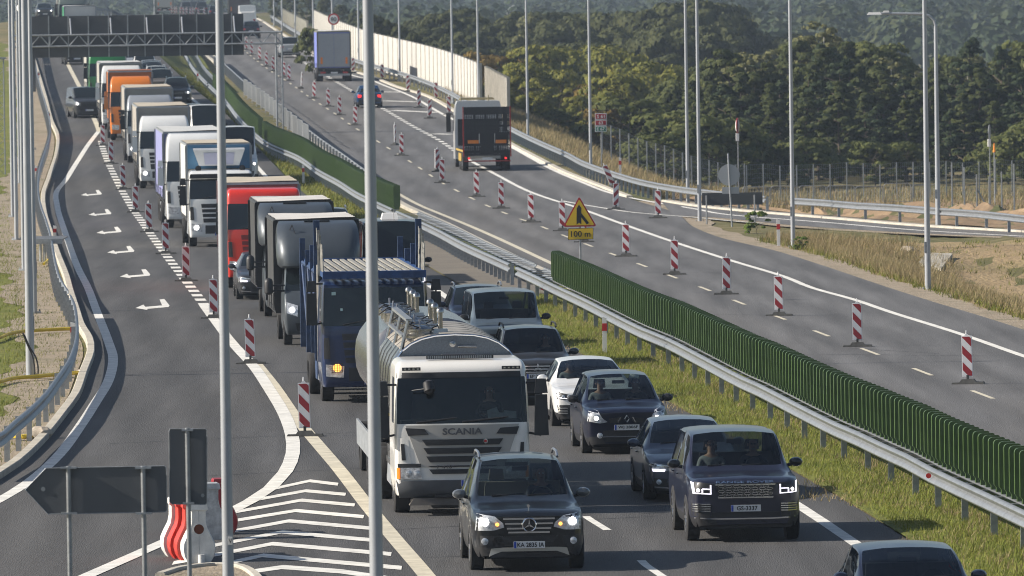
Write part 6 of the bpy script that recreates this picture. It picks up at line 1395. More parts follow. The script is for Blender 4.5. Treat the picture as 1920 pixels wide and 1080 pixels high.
def blue_top(t, W, yb):
    rigid_box(M_WBOX, M_ROOF, 1.0, 8.0, 3.95, front=M_WBOX)(t, W, yb)
    mb = MB(); mb.box(-1.20, 1.20, 1.0-.10, .99, 2.98, 3.90); mb.build('blue_headboard', M_LBLUE, t)
    mb = MB(); mb.prism([(-.78,.55,3.10),(.78,.55,3.10),(1.0,.35,3.72),(-1.0,.35,3.72)], (0,.5,.06)); o = mb.build('air_deflector', M_TW, t); mb = MB(); mb.prism([(-.55,.535,3.14),(.55,.535,3.14),(.60,.38,3.6),(-.60,.38,3.6)], (0,-.02,0)); mb.build('deflector_panel', mat('pale_lilac_panel', (.45,.46,.60), .6), o)
    mb = MB(); [mb.lathe((x,-.75,3.02),(0,-1,0),[(0,.10),(.06,.12),(.07,0)],12) for x in (-.85,.85)]; mb.build('roof_spotlight', M_BLK, t); mb = MB(); mb.cyl((-1.1,-.7,2.93),(1.1,-.7,2.93),.03,.03,6); mb.build('light_bar', M_CHR, t)
p, a = putL(414, 461); truck('truck', 'white box truck with a light blue headboard and roof spotlights', p, a, cfg(paint=M_TW, H=2.95, high=False, winz=(1.85,2.62), lit=True, visor=M_BLK, rear=[4.5], len=9), blue_top)
p, a = putL(367, 426); truck('truck', 'large white cab truck pulling a lavender curtain trailer', p, a, cfg(paint=M_TW, H=3.95, lit=False, mirror=M_TW, rear=[3.8]), semi_trailer(M_LAV, M_WBOX, M_LAV, curtain=True))
p, a = putL(309, 352); truck('truck', 'white cab truck with a beige-roofed grey trailer, nearer of two beige roofs', p, a, cfg(paint=M_TW, H=3.55, lit=True, mirror=M_TW), semi_trailer(M_BRT, M_ROOF, curtain=True))
p, a = putL(282, 304); truck('truck', 'silver-grey cab truck with a beige-roofed trailer, farther of two beige roofs', p, a, cfg(paint=M_TG, H=3.6, lit=True), semi_trailer(M_BRT, M_ROOF, curtain=True))
p, a = putL(247, 262); truck('truck', 'orange truck squeezed behind the silver-grey cab', p, a, cfg(paint=M_ORT, H=3.7, lit=False, mirror=M_ORT), semi_trailer(mat('orange_box_side', (.45,.14,.03), .6), mat('rust_orange_roof', (.30,.10,.04), .6), curtain=False, L=7))
p, a = putL(229, 242); truck('truck', 'far white high-cab truck just behind the orange truck', p, a, cfg(paint=M_TW, H=3.85, lit=False, mirror=M_TW), semi_trailer(M_OCURT, M_WBOX, curtain=True))
p, a = putL(202, 198); truck('truck', 'dark green cab truck beneath the gantry', p, a, cfg(paint=M_GRT, H=3.75), semi_trailer(M_OCURT, M_ROOF, L=9))
p, a = putL(152, 104); truck('truck', 'truck with a white and green roof edge just above the gantry signs', p, a, cfg(paint=M_TG, H=3.1, high=False), semi_trailer(mat('green_tarpaulin', (.02,.22,.09), .6), M_WBOX, M_WBOX, L=10))
p, a = putL(136, 66); truck('truck', 'grey-green truck with a dark windscreen at the top left crest', p, a, cfg(paint=mat('grey_green_cab', (.12,.15,.14), .4), H=3.8, winz=(1.7,2.8)), semi_trailer(M_OCURT, M_ROOF, L=8))
# grey light trucks with sleeper pods
def light_truck(label, loc, rz, lit=True):
    t = thing('light_truck', label, 'truck', loc, rz, g_); W = 2.02; w = W/2
    P = dict(paint=M_LTG, winz=(1.50,2.12)); before = set(o.name for o in COL.objects)
    zs_ = [.30,.36,.75,1.0,1.22,1.50,1.8,2.12,2.22,2.35]; yf = [.12,.04,.0,.03,.12,.42,.66,.98,1.05,1.25]; hw = [.92,.96,1,1,1,.98,.95,.91,.90,.86]
    bvh = loft_cab(t, W, 2.5, zs_, yf, hw, P['winz'], P, sidew=(.5,1.35))
    z = 1.12
    for s in (1,-1):
        ppatch(t, bvh, 'headlight', M_LENS, [(s*w*.62, z-.02), (s*w*.93, z+.08)], [(s*w*.64, z-.32), (s*w*.93, z-.22)], 4, 4)
        if lit: lampdot(t, bvh, s*w*.78, z-.14, .075, M_LAMP)
    ppatch(t, bvh, 'grille', M_BLK, [(-w*.5, 1.05), (w*.5, 1.05)], [(-w*.45, .80), (w*.45, .80)], 6, 2); ppatch(t, bvh, 'lower_grille', M_BLK, [(-w*.7, .62), (w*.7, .62)], [(-w*.65, .40), (w*.65, .40)], 6, 2); plate(t, None, .58, -.04)
    for o in COL.objects:
        if o.parent is t and o.name not in before: o.location.y = -.9
    # aerodynamic sleeper pod
    rows = []
    for z, y, h, in ((2.12,.10,1.0),(2.18,.0,1.05),(2.42,.0,1.08),(2.68,.12,1.09),(2.92,.32,1.09),(3.12,.58,1.08),(3.28,.92,1.05),(3.38,1.3,1.0)):
        r_ = []
        for k in range(13):
            u = -1 + 2*k/12; x = w*h*(math.sin(u*math.pi/2)*.3+u*.7)*1.03; r_.append(Vector((x, y - .9 + .24*(abs(u)**8) + .45, z)))
        r_ = [Vector((r_[0].x, 1.3, z))] + r_ + [Vector((r_[-1].x, 1.3, z))]; rows.append(r_)
    mb = MB(); mb.grid(rows); n = len(rows[0]); mb.f.append(tuple((len(rows)-1)*n + k for k in range(n))[::-1]); mb.f.append(tuple(range(n))); mb.build('sleeper_pod', M_LTG, t, True)
    mb = MB(); mb.box(-.35,.35,.75,1.1,3.33,3.385); mb.build('roof_hatch', M_DG, t)
    mb = MB(); mb.tube([Vector((-.8,.25,3.1)), Vector((-.72,.1,3.3)), Vector((-.62,.05,3.0))], .012, 5); mb.build('aerial_cable', M_BLK, t)
    for s in (-1,1):
        x = s*(w+.40); mb = MB(); mb.lathe((x,-.35,1.62),(0,0,1),[(-.22,.06),(-.17,.12),(.12,.13),(.20,.10),(.24,.03)],12); o = mb.build('door_mirror', M_BLK, t, True); mb = MB(); mb.cyl((s*(w-.05),-.3,1.5),(x,-.33,1.5),.03); mb.cyl((s*(w-.05),-.3,1.65),(x,-.33,1.65),.025); mb.build('mirror_arm', M_BLK, o)
    mb = MB()
    box_body(t, 2.3, 1.35, 7.0, .98, 3.42, M_CAN, M_CAN, mat('stretched_tarp_roof', (.52,.50,.47), .75, var=.12, vs=.8, bump=.4, bs=1.5), M_BLK, True)
    mb = MB(); [mb.box(s*1.10-.09,s*1.10+.09,1.27,1.34,.9,3.4) for s in (-1,1)]; mb.build('front_corner_flap', M_BLK, t)
    for s in (-1,1):
        for y in (0, 3.9): wheel(t, s*(w-.12), y, .34, .24, s, M_GALV2, True)
    chassis(t, 2.0, -.3, 7); return t
M_LTG = mat('slate_grey_pod_paint', (.055,.066,.078), .42, .25, var=.12, vs=1.2, coat=.35)
p, a = putL(600, 645); light_truck('nearer slate grey light truck with a bulging sleeper pod and canvas box', p, a)
p, a = putL(558, 592); light_truck('farther slate grey light truck with canvas box, peeking out to the left', p, a, False)
# ---- blue car carrier
M_CBL = mat('blue_cab_paint', (.005,.016,.062), .32, var=.1, coat=.5); M_CST = mat('worn_blue_steel', (.018,.04,.10), .55, var=.4, vs=5); M_DECK = mat('perforated_deck_steel', (.30,.29,.26), .6, .3, var=.4, vs=7)
def carrier_body(t, W, yb):
    w = 1.22
    mb = MB(); mb.box(-w, w, -1.65, -1.45, 2.95, 3.12); mb.box(-w, -w+.10, -1.45, 2.6, 2.98, 3.10); mb.box(w-.10, w, -1.45, 2.6, 2.98, 3.10); [mb.box(-w+.1, w-.1, y_, y_+.08, 2.98, 3.055) for y_ in (.8, 2.6, 4.8, 7.0)]; mb.box(-w, w, 8.4, 8.5, 2.95, 3.12); mb.box(-w, -w+.10, 2.6, 8.4, 2.98, 3.10); mb.box(w-.10, w, 2.6, 8.4, 2.98, 3.10); mb.build('upper_deck_frame', mat('bright_blue_steel', (.010,.045,.15), .5, var=.35, vs=4), t)
    for k in range(12):
        mb = MB(); x = -1.05 + k*.19; mb.box(x-.05, x+.05, -1.43, 8.4, 3.06, 3.10); mb.build('deck_slat', M_DECK, t)
    mb = MB(); mb.box(-1.15,1.15,2.2,10.5,1.05,1.18); mb.build('loading_deck', M_DECK, t)
    for s in (-1, 1):
        for y, z1, r_ in ((-.35, 3.95, .03), (.35, 4.05, .03), (1.35, 4.25, .075), (3.6, 3.6, .07), (6.2, 3.4, .07), (9.4, 3.6, .07)):
            mb = MB(); mb.box(s*w-r_, s*w+r_, y-r_, y+r_, .9 if y > 1 else 2.98, z1); mb.build('upright_post', M_CST if r_ > .05 else M_DECK, t)
        # ladder-like side frames
        for y in (-1.3, -.7, .7):
            mb = MB(); x = s*(w-.03); mb.cyl((x, y, 3.05), (x+s*.02, y+.15, 3.75 + .15*(y > 0)), .022, .018, 6); mb.cyl((x, y+.22, 3.05), (x+s*.02, y+.25, 3.75 + .15*(y > 0)), .018, .014, 6); [mb.cyl((x, y+.05, z_), (x, y+.25, z_), .01) for z_ in (3.2, 3.35, 3.5, 3.62)]; mb.build('side_ladder', M_DECK, t)
        mb = MB(); y = 1.0; x = s*w
        mb.cyl((x, y, .9), (x, y+.0, 3.2), .03); mb.cyl((x, y+.45, .9), (x, y+.45, 3.2), .03); [mb.cyl((x, y, z_*.3), (x, y+.45, z_*.3), .018) for z_ in range(4, 11)]; mb.build('access_ladder', M_DECK, t)
        mb = MB()
        for y0, y1 in ((1.5,3.6),(3.6,6.2),(6.2,9.4)): mb.cyl((s*w, y0, 1.1), (s*w, y1, 3.0), .04, .04, 6); mb.cyl((s*w, y0, 3.0), (s*w, y1, 3.0), .05, .05, 6)
        mb.build('diagonal_brace', M_CST, t); mb = MB(); mb.prism([(s*w-.03,1.3,.45),(s*w-.03,2.3,.45),(s*w-.03,2.6,1.0),(s*w-.03,1.2,1.05)], (.06,0,0)); mb.build('side_panel', M_CST, t)
        mb = MB(); mb.tube(catmull([Vector((s*w, -.3, 3.9)), Vector((s*(w-.05), .3, 3.45)), Vector((s*w, .9, 3.6)), Vector((s*w, 1.3, 4.1))], .2), .012, 5); mb.build('chain', M_BLK, t)
    axles(t, 2.5, [5.6, 7.0], .42, w=.34)
p, a = putL(699, 750); bc = truck('car_carrier', 'dark blue empty car carrier truck with raised posts and a slatted deck over the cab', p, a, cfg(paint=M_CBL, H=2.88, high=False, winz=(1.82,2.72), mirror=M_BLK, rear=[3.6], mz=2.6, bar=M_CBL), carrier_body)
for s in (1,-1):
    mb = MB(); x = s*.90; mb.lathe((x,-1.40,.84),(0,-1,0),[(0,.10),(.01,.10),(.012,0)],12); mb.build('headlamp_glow', M_AMB, bc, True); mb = MB(); [mb.cyl((x-.14, -1.44, .74+k*.05), (x+.14, -1.44, .74+k*.05), .006) for k in range(5)]; [mb.cyl((x-.12+k*.06, -1.44, .74), (x-.12+k*.06, -1.44, .94), .006) for k in range(5)]; mb.build('lamp_guard', M_BLK, bc)
mb = MB(); mb.box(-1.0,-.90,-1.262,-1.258,2.55,2.63); mb.box(-.80,-.745,-1.33,-1.32,2.18,2.24); mb.build('windscreen_sticker', mat('pale_sticker', (.45,.62,.62), .5), bc)
# ---- tank truck
M_STEEL = mat('brushed_stainless', (.34,.335,.33), .2, .92, var=.10, vs=2.5, stretch=(8,.6,.6)); M_STEELD = mat('dusty_stainless_top', (.42,.38,.32), .5, .6, var=.25, vs=2, stretch=(1,.7,1)); M_DIAM = mat('tread_plate', (.16,.18,.21), .4, .7, var=.2, vs=30)
M_SCW = mat('white_tank_truck_paint', (.68,.67,.64), .3, var=.04, vs=2, coat=.7)
M_SCG = mat('warm_grey_grille_plastic', (.34,.33,.31), .5, var=.06)
def scania_front(t, bvh, W, P):
    w = W/2; zq = lambda z: z*.94 if z > .95 else z; S_ = lambda L: [(x, zq(z)) for x, z in L]; pp0, ld0 = globals()['ppatch'], globals()['lampdot']
    ppatch = lambda t, b, n, m, T, B, *a, **k: pp0(t, b, n, m, S_(T), S_(B), *a, **k); lampdot = lambda t, b, x, z, *a, **k: ld0(t, b, x, zq(z), *a, **k)
    ppatch(t, bvh, 'grille_surround', M_SCG, [(-w*.84, 1.78), (w*.84, 1.78)], [(-w*.62, .90), (w*.62, .90)], 14, 5, .012)
    for s in (1,-1): ppatch(t, bvh, 'upper_vent', M_BLK, [(s*w*.56, 1.71), (s*w*.84, 1.73)], [(s*w*.50, 1.60), (s*w*.80, 1.58)], 4, 2, .035); ppatch(t, bvh, 'corner_vent', M_BLK, [(s*w*.86, 1.42), (s*w*.91, 1.42)], [(s*w*.84, 1.10), (s*w*.90, 1.10)], 2, 3, .02); ppatch(t, bvh, 'corner_panel', P['paint'], [(s*w*.80, 1.50), (s*w*.97, 1.55)], [(s*w*.76, 1.00), (s*w*.97, 1.00)], 4, 3, .004)
    for z0, x in ((1.50, .60), (1.335, .58), (1.17, .54)): ppatch(t, bvh, 'grille_slot', M_BLK, [(-w*x, z0), (w*x, z0)], [(-w*x*.9, z0-.115), (w*x*.9, z0-.115)], 10, 2, .035)
    for z0, x in ((.985, .52), (.86, .50)): ppatch(t, bvh, 'grille_slot', M_BLK, [(-w*x, z0), (w*x, z0)], [(-w*x*.9, z0-.085), (w*x*.9, z0-.085)], 10, 1, .035)
    def put(body, W_, H_, x, z, lift, m, nm, bold):
        tm = fit_text(body, W_, H_, bold=bold); q = MB(); h = bvh.ray_cast(Vector((x, -6, z)), Vector((0,1,0))); y = h[0].y if h[0] else 0; q.add([Vector((x+v.x, y-lift+v.y, z+v.z)) for v in tm.v], tm.f); q.build(nm, m, t)
    put('SCANIA', .74, .125, 0, 1.555, .035, mat('dark_letter_metal', (.12,.12,.13), .4, .5), 'brand_lettering', .03); put('P 410', .27, .06, -.34, .905, .06, M_CHR, 'model_lettering', .01)
    mb = MB(); mb.lathe((.42, -.06, 1.37), (0,-1,0), [(0,.045),(.01,.045),(.012,0)], 14); o = mb.build('griffin_badge', M_CHR, t); mb = MB(); mb.lathe((.42, -.073, 1.375), (0,-1,0), [(0,.026),(.003,.026)], 12); mb.build('badge_centre', M_SR, o)
    for s in (1,-1):
        ppatch(t, bvh, 'lamp_trim', M_BLK, [(s*w*.62, 1.03), (s*w*.96, 1.03)], [(s*w*.62, .90), (s*w*.96, .90)], 4, 2, .02)
        ppatch(t, bvh, 'headlight', M_LENS, [(s*w*.64, .895), (s*w*.92, .895)], [(s*w*.60, .69), (s*w*.92, .69)], 4, 3, .03)
        lampdot(t, bvh, s*w*.68, .79, .06, M_LENS, 'lamp_lens', .05); lampdot(t, bvh, s*w*.80, .79, .06, M_LENS, 'lamp_lens', .05); ppatch(t, bvh, 'indicator', M_AMBO, [(s*w*.925, .895), (s*w*.975, .895)], [(s*w*.925, .69), (s*w*.975, .69)], 2, 2, .03)
    ppatch(t, bvh, 'bumper', M_BUMP, [(-w*.985, .66), (w*.985, .66)], [(-w*.94, .34), (w*.94, .34)], 16, 4, .05, .08); ppatch(t, bvh, 'bumper_slot', M_BLK, [(-w*.42, .40), (w*.42, .40)], [(-w*.42, .34), (w*.42, .34)], 4, 1, .07)
    mb = MB(); mb.box(-w*.80, w*.80, -.0, .25, .20, .33, .08, .02); mb.build('lower_valance', mat('dusty_plastic', (.10,.09,.08), .8, var=.3), t)
    plate(t, 'BI 8K492', .60, -.085, x=.22)
    ppatch(t, bvh, 'windscreen_header', M_BLK, [(-w*.96, 2.81), (w*.96, 2.81)], [(-w*.96, 2.70), (w*.96, 2.70)], 14, 2, .03)
    z = 2.86
    for s in (1,-1):
        mb = MB(); x = s*.92; mb.box(x-.17,x+.17,.12,.16,2.68,2.74); o = mb.build('marker_light_housing', M_BLK, t); mb = MB(); [mb.box(x-.14+k*.08,x-.10+k*.08,.11,.118,2.695,2.725) for k in range(4)]; mb.build('marker_leds', M_CHR, o)
    mb = MB(); mb.box(-.62,.62,.50,.58,2.87,2.94); o = mb.build('led_light_bar', M_BLK, t); mb = MB(); [mb.box(-.60+k*.04,-.575+k*.04,.492,.498,2.88,2.93) for k in range(30)]; mb.build('led_cells', M_GALV2, o)
    mb = MB(); mb.box(-.34,.34,.75,1.2,2.87,2.94,.03,.05); mb.build('roof_hatch', M_BLK, t)
    mb = MB(); mb.cyl((-.85,-.05,1.73),(-.1,-.03,1.81),.016,.012); mb.cyl((-.0,-.05,1.73),(.85,-.03,1.81),.016,.012); mb.build('wiper', M_BLK, t)
    mb = MB(); mb.cyl((-.92,-.04,2.32),(-.68,-.22,2.36),.014); mb.lathe((-.62,-.24,2.40),(.2,-.3,-1),[(-.12,.04),(-.08,.10),(.08,.11),(.14,.05)],12); mb.build('front_mirror', M_BLK, t, True)
    # dashboard and papers inside
    mb = MB(); mb.box(-1.12,1.12,.25,.75,1.45,1.75,.0,.1); mb.build('dashboard', M_INT, t); mb = MB(); mb.prism([(.50,.30,1.76),(.75,.30,1.76),(.66,.40,1.97),(.48,.40,1.91)], (0,.02,0)); mb.prism([(.72,.28,1.76),(1.02,.28,1.76),(1.02,.34,1.89),(.80,.34,1.91)], (0,.02,0)); mb.lathe((.55,.26,1.82),(1,0,0),[(0,.06),(.24,.06)],12); mb.build('dashboard_papers', M_PLATE, t)
    c = Vector((.55,.75,1.90)); mb = MB(); mb.tube([c + Vector((.22*math.cos(a), .16*math.sin(a), .14*math.sin(a))) for a in [k*math.pi/9 for k in range(19)]], .016, 6); mb.cyl(c + Vector((-.2,0,0)), c + Vector((.2,0,0)), .014); mb.build('steering_wheel', M_INT, t)
    for s in (-1,1): mb = MB(); x = s*.62; mb.box(x-.27,x+.27,1.25,1.7,1.3,1.5); mb.box(x-.26,x+.26,1.6,1.75,1.5,2.2,.06,.02); mb.build('front_seat', M_SEAT, t)
    mb = MB(); mb.box(-1.2,1.2,1.85,1.95,1.0,2.55); mb.build('cab_rear_wall', M_INT, t)
M_BUMP = mat('slate_bumper_plastic', (.055,.06,.068), .5, var=.15, vs=3)
def tank_fittings(t, rows_, zt):
    for i, (y, x) in enumerate(rows_):
        mb = MB(); mb.lathe((x,y,zt),(0,0,1),[(-.05,.24),(.08,.24),(.09,.27),(.12,.27),(.16,.21),(.19,.1),(.20,0)],22); o = mb.build('manhole_lid', M_STEEL, t, True); mb = MB(); mb.cyl((x-.3,y,zt+.17),(x+.3,y,zt+.19),.015); mb.cyl((x,y-.3,zt+.15),(x,y-.2,zt+.3),.02); mb.build('lid_clamp', M_STEEL, o)
        x2 = x+.40; mb = MB(); mb.box(x2-.15,x2+.15,y-.12,y+.12,zt-.03,zt+.12,.02,.02); mb.cyl((x2,y,zt+.1),(x2,y,zt+.42),.045,.045,12); mb.lathe((x2,y,zt+.42),(0,0,1),[(0,.075),(.05,.075),(.09,.045),(.10,0)],12); mb.build('vent_pipe', M_STEEL, t, True)
        mb = MB(); mb.tube(catmull([Vector((x2-.05,y,zt+.18)), Vector((x2-.3,y-.15,zt+.10)), Vector((x-.2,y-.25,zt+.22)), Vector((x-.35,y-.1,zt+.1))], .15), .014, 5); mb.build('vent_hose', M_BLK, t)
def tank_body(t, W, yb):
    def oval(y, a, b, zc_, n=28, e=2.5): return [Vector((a*math.copysign(abs(math.cos(k*2*math.pi/n))**(2/e), math.cos(k*2*math.pi/n)), y, zc_ + b*math.copysign(abs(math.sin(k*2*math.pi/n))**(2/e), math.sin(k*2*math.pi/n)))) for k in range(n)]
    for y0, y1, nm in ((yb+.25, yb+6.3, 'front_tank_shell'),):
        secs = [(y0-.10,.55),(y0-.05,.86),(y0,.985),(y0+.02,1)] + [(y0+(y1-y0)*k/8, 1) for k in range(1,8)] + [(y1,1),(y1+.08,.93),(y1+.16,.6)]
        mb = MB(); rows = [oval(y, 1.22*s, .95*s, 2.31) for y, s in secs]; n = len(rows[0]); mb.add([p for r_ in rows for p in r_], [(i*n+k, i*n+(k+1)%n, (i+1)*n+(k+1)%n, (i+1)*n+k) for i in range(len(rows)-1) for k in range(n)] + [tuple(range(n)), tuple(range((len(rows)-1)*n, len(rows)*n))[::-1]]); sh = mb.build('tank_shell', M_STEEL, t, True)
        rows = [[Vector((1.0*u, y, 2.31 + .95*(max(0, 1-(abs(1.0*u)/1.22)**2.5))**(1/2.5) + .006)) for u in [-1+k/6 for k in range(13)]] for y in [y0+.02+(y1-y0-.04)*k/10 for k in range(11)]]
        mb = MB(); mb.grid(rows); mb.build('dusty_top', M_STEELD, sh, True)
        for k in range(1, 6): mb = MB(); y = y0+(y1-y0)*k/6; r_ = oval(y, 1.228, .958, 2.31); mb.tube(r_ + [r_[0]], .010, 4); mb.build('weld_band', M_STEEL, sh)
        # tread-plate front bulkhead
        f = [p for p in oval(y0-.12, 1.20, .93, 2.31) if p.z > 2.4]; f.sort(key=lambda p: p.x); mb = MB(); mb.prism(f, (0,.04,0)); mb.build('tread_plate_front', M_DIAM, t)
        mb = MB(); mb.tube([p + Vector((0,-.0,.01)) for p in f], .02, 6); mb.build('front_rim', M_CHR, t)
        mb = MB(); mb.lathe((-.05,y0-.16,3.08),(0,-1,0),[(0,.05),(.08,.06),(.1,0)],10); mb.cyl((.05,y0-.18,3.03),(.4,y0-.18,3.02),.025); mb.build('hose_coupling', M_STEEL, t, True)
    zt = 3.21
    tank_fittings(t, ((1.75,-.62),(4.2,-.60),(6.3,-.58)), zt)
    for yy in (y0+.05, y0+2.9, y0+5.9):
        mb = MB(); mb.tube([Vector((-1.02,yy,2.85)), Vector((-.86,yy,3.52))], .035, 8); mb.build('handrail_post', M_STEEL, t, True)
    mb = MB(); mb.box(-.90,-.78,y0+.05,y0+5.9,3.50,3.55); mb.box(-.98,-.9,y0+.2,y0+5.8,3.2,3.24); mb.build('walkway_rail', M_GALV, t)
    mb = MB(); mb.box(-1.24,-.55,y1+.2,y1+1.6,1.35,2.15); o = mb.build('hose_locker', mat('dusty_aluminium', (.17,.165,.15), .6, .3, var=.25, vs=3), t); mb = MB(); mb.box(-1.246,-1.24,y1+.2,y1+1.6,1.42,1.48); mb.build('yellow_tape', M_YP, o); mb = MB(); mb.box(-1.244,-.56,y1+.194,y1+.198,1.42,1.48); mb.build('yellow_tape', M_YP, o)
    mb = MB(); mb.tube([Vector((-1.2,y1+1.55,2.1)), Vector((-1.2,y1+1.55,2.55)), Vector((-1.1,y1+1.6,2.6)), Vector((-1.1,y1+1.6,2.1))], .025, 6); mb.build('locker_handle', M_CHR, t)
    for y in (y1-1.6, y1-.2):
        mb = MB(); mb.box(-1.25,-.9,y-.55,y+.55,1.08,1.12); mb.box(-1.25,-.9,y+.55,y+.6,.6,1.12); mb.build('mudguard', M_BLK, t)
    mb = MB(); mb.box(-1.22,-1.15,1.0,3.0,.45,.55); mb.box(-1.22,-1.15,1.0,3.0,.8,.9); mb.box(-1.21,-.9,1.2,2.6,.5,1.15); mb.build('side_locker', M_STEEL, t)
    # drawbar tank trailer behind
def tank_trailer(loc, rz):
    t = thing('tank_trailer', 'round-fronted stainless tank trailer with a side locker coupled behind the white tank truck', 'trailer', loc, rz, g_)
    y0, y1 = 0.0, 6.2
    def oval(y, a, b, zc_, n=28, e=2.4): return [Vector((a*math.copysign(abs(math.cos(k*2*math.pi/n))**(2/e), math.cos(k*2*math.pi/n)), y, zc_ + b*math.copysign(abs(math.sin(k*2*math.pi/n))**(2/e), math.sin(k*2*math.pi/n)))) for k in range(n)]
    secs = [(y0-.22,.45),(y0-.17,.72),(y0-.08,.92),(y0,1)] + [(y0+(y1-y0)*k/6, 1) for k in range(1,6)] + [(y1,1),(y1+.15,.8)]
    mb = MB(); rows = [oval(y, 1.24*s, .95*s, 2.31) for y, s in secs]; n = len(rows[0]); mb.add([p for r_ in rows for p in r_], [(i*n+k, i*n+(k+1)%n, (i+1)*n+(k+1)%n, (i+1)*n+k) for i in range(len(rows)-1) for k in range(n)] + [tuple(range(n)), tuple(range((len(rows)-1)*n, len(rows)*n))[::-1]]); mb.build('tank_shell', M_STEEL, t, True)
    tank_fittings(t, ((.9,-.62),(2.5,-.62),(4.1,-.62)), 3.21)
    for y in (1.2, 4.8):
        for s in (-1,1): wheel(t, s*1.05, y, .5, .36, s, M_RIM, True)
    chassis(t, 2.4, -.1, 6.2); mb = MB(); mb.tube([Vector((-.4,0,.8)), Vector((0,-1.6,.75)), Vector((.4,0,.8))], .06, 6); mb.build('drawbar', M_BLK, t)
    mb = MB(); mb.box(-1.24,-1.2,.3,5.9,.5,1.0); mb.build('side_skirt', M_GALV2, t); return t
p, a = putL(862, 958); tkP = cfg(paint=M_SCW, H=2.86, high=False, winz=(1.70,2.54), frontf=scania_front, rear=[4.3,5.65], nd=2, len=8.2, glass=GLASS, D=2.05, mirror=M_BLK, mz=2.2)
tk = truck('tank_truck', 'white-cabbed tank truck with a stainless tank, lids and vent pipes on top', p, a, tkP, tank_body)
Mx = Matrix.Translation(p) @ Matrix.Rotation(a, 4, 'Z')
person('driver of the white tank truck behind the wide windscreen', Mx @ Vector((.58, -.05, 1.50)), a, True)
q = Mx @ Vector((0, 8.9, 0)); q = Vector((q.x - .05, q.y, 0)); tank_trailer(q, a)
# ---- right carriageway trucks, seen from behind
def rear_box_truck(label, px, py, side, rearm, L=7.0, h=3.75, z0=1.05, W=2.5, roof=M_WBOX):
    p = GR(px, py); a = head(KR if p.y > 430 else RM, p); t = thing('truck', label, 'truck', p, a, 'vehicles on the right carriageway'); w = W/2
    box_body(t, W, 0.0, L, z0, h, side, None, roof, mat('olive_frame', (.14,.14,.10), .6), True, doors=False)
    mb = MB(); mb.box(-w+.07,-.01,-.05,-.015,z0+.08,h-.18); mb.build('rear_door', rearm, t); mb = MB(); mb.box(.01,w-.07,-.05,-.015,z0+.08,h-.18); mb.build('rear_door', rearm, t)
    for s in (-1,1): mb = MB(); x = s*.95; mb.box(x-.08,x+.08,-.07,-.055,z0+.30,z0+.80); mb.build('orange_marker_plate', mat('orange_marker', (.75,.22,.02), .5, var=.1), t); mb = MB(); mb.box(s*.85-.2,s*.85+.2,-.03,0,.62,.76); mb.build('tail_light', M_RED, t)
    mb = MB(); mb.box(-w+.05,w-.05,.0,.1,.45,.60); mb.build('rear_bumper', M_GALV2, t); mb = MB(); mb.box(-.26,.26,-.02,0,.62,.74); mb.build('licence_plate', M_PLATE, t)
    axles(t, W, [1.4, L+1.2], .45, dual=(0,), w=.28); chassis(t, W, .1, L+2); mb = MB(); mb.box(-w+.08,w-.08,L+.2,L+2.1,.6,2.7,.0,.2); mb.build('cab', M_TW, t); mb = MB(); [mb.box(s*1.12-.02,s*1.12+.02,2.4,L-.4,.5,.95) for s in (-1,1)]; mb.build('side_guard', M_GALV2, t)
    return t
rear_box_truck('box truck with lavender blue side curtain and grey rear doors driving away', 627, 153, mat('blue_lavender_curtain', (.13,.16,.42), .6, var=.08), mat('grey_rear_door', (.27,.29,.32), .5, var=.05), h=3.85)
rear_box_truck('dark brown-grey trailer seen from behind at the top beside the near pole', 449, 42, M_CAN, mat('brown_grey_rear', (.10,.085,.08), .6, var=.1), h=4.0)
rear_box_truck('pale grey box truck on the skyline left of the dark cars', 309, 27, M_OCURT, mat('pale_grey_rear', (.34,.35,.36), .6), h=4.0)
# recovery truck with the raised ramp
p = GR(914, 321); a = head(RM, p); t = thing('recovery_truck', 'white-cabbed recovery truck with a black latticed loading ramp raised upright at the back', 'truck', p, a, 'vehicles on the right carriageway'); w = 1.25
mb = MB(); M_RAMP = mat('ramp_black_steel', (.010,.010,.012), .6, var=.3); M_RR = mat('ramp_red_edge', (.30,.02,.015), .5)
for s in (-1,1): mb2 = MB(); mb2.box(s*1.22-.03,s*1.22+.03,-.05,.05,.75,3.35); mb2.build('ramp_red_frame', M_RR, t)
for z in (.85,1.35,1.95,2.35,2.65): mb.box(-1.18,1.18,-.03,.03,z-.05,z+.05)
mb.box(-1.18,1.18,-.03,.03,2.95,3.33); mb.box(-.36,.36,-.02,.03,.9,1.9); mb.box(-1.1,-.40,-.02,.03,1.35,1.95); mb.box(.40,1.1,-.02,.03,1.35,1.95); [mb.box(x-.05,x+.05,-.028,.028,.8,3.0) for x in (-.62,-.05,.55)]; mb.build('ramp_frame', M_RAMP, t)
mb = MB()
for k in range(26): x = -1.14 + k*.0915; mb.box(x-.022,x+.022,-.02,.02,.86,2.96)
for k in range(30): z = .9 + k*.07; mb.box(-1.15,1.15,-.012,.012,z-.016,z+.016)
mb.build('ramp_lattice', M_RAMP, t)
for s in (-1,1): mb = MB(); mb.box(s*.72-.28,s*.72+.28,-.06,-.035,1.44,1.62); mb.build('orange_marker_plate', mat('orange_marker', (.75,.22,.02), .5), t); mb = MB(); mb.box(s*.95-.05,s*.95+.05,-.10,-.06,.62,.72); mb.build('tail_light', M_REDL, t); mb = MB(); mb.cyl((s*.4,-.07,1.45),(s*.4,-.07,1.95),.02); mb.build('grab_handle', M_GALV, t)
mb = MB(); mb.box(-.26,.26,-.10,-.08,.60,.72); mb.build('licence_plate', M_PLATE, t); mb = MB(); mb.box(-1.2,1.2,-.08,0,.50,.56); mb.build('rear_bumper', M_RR, t)
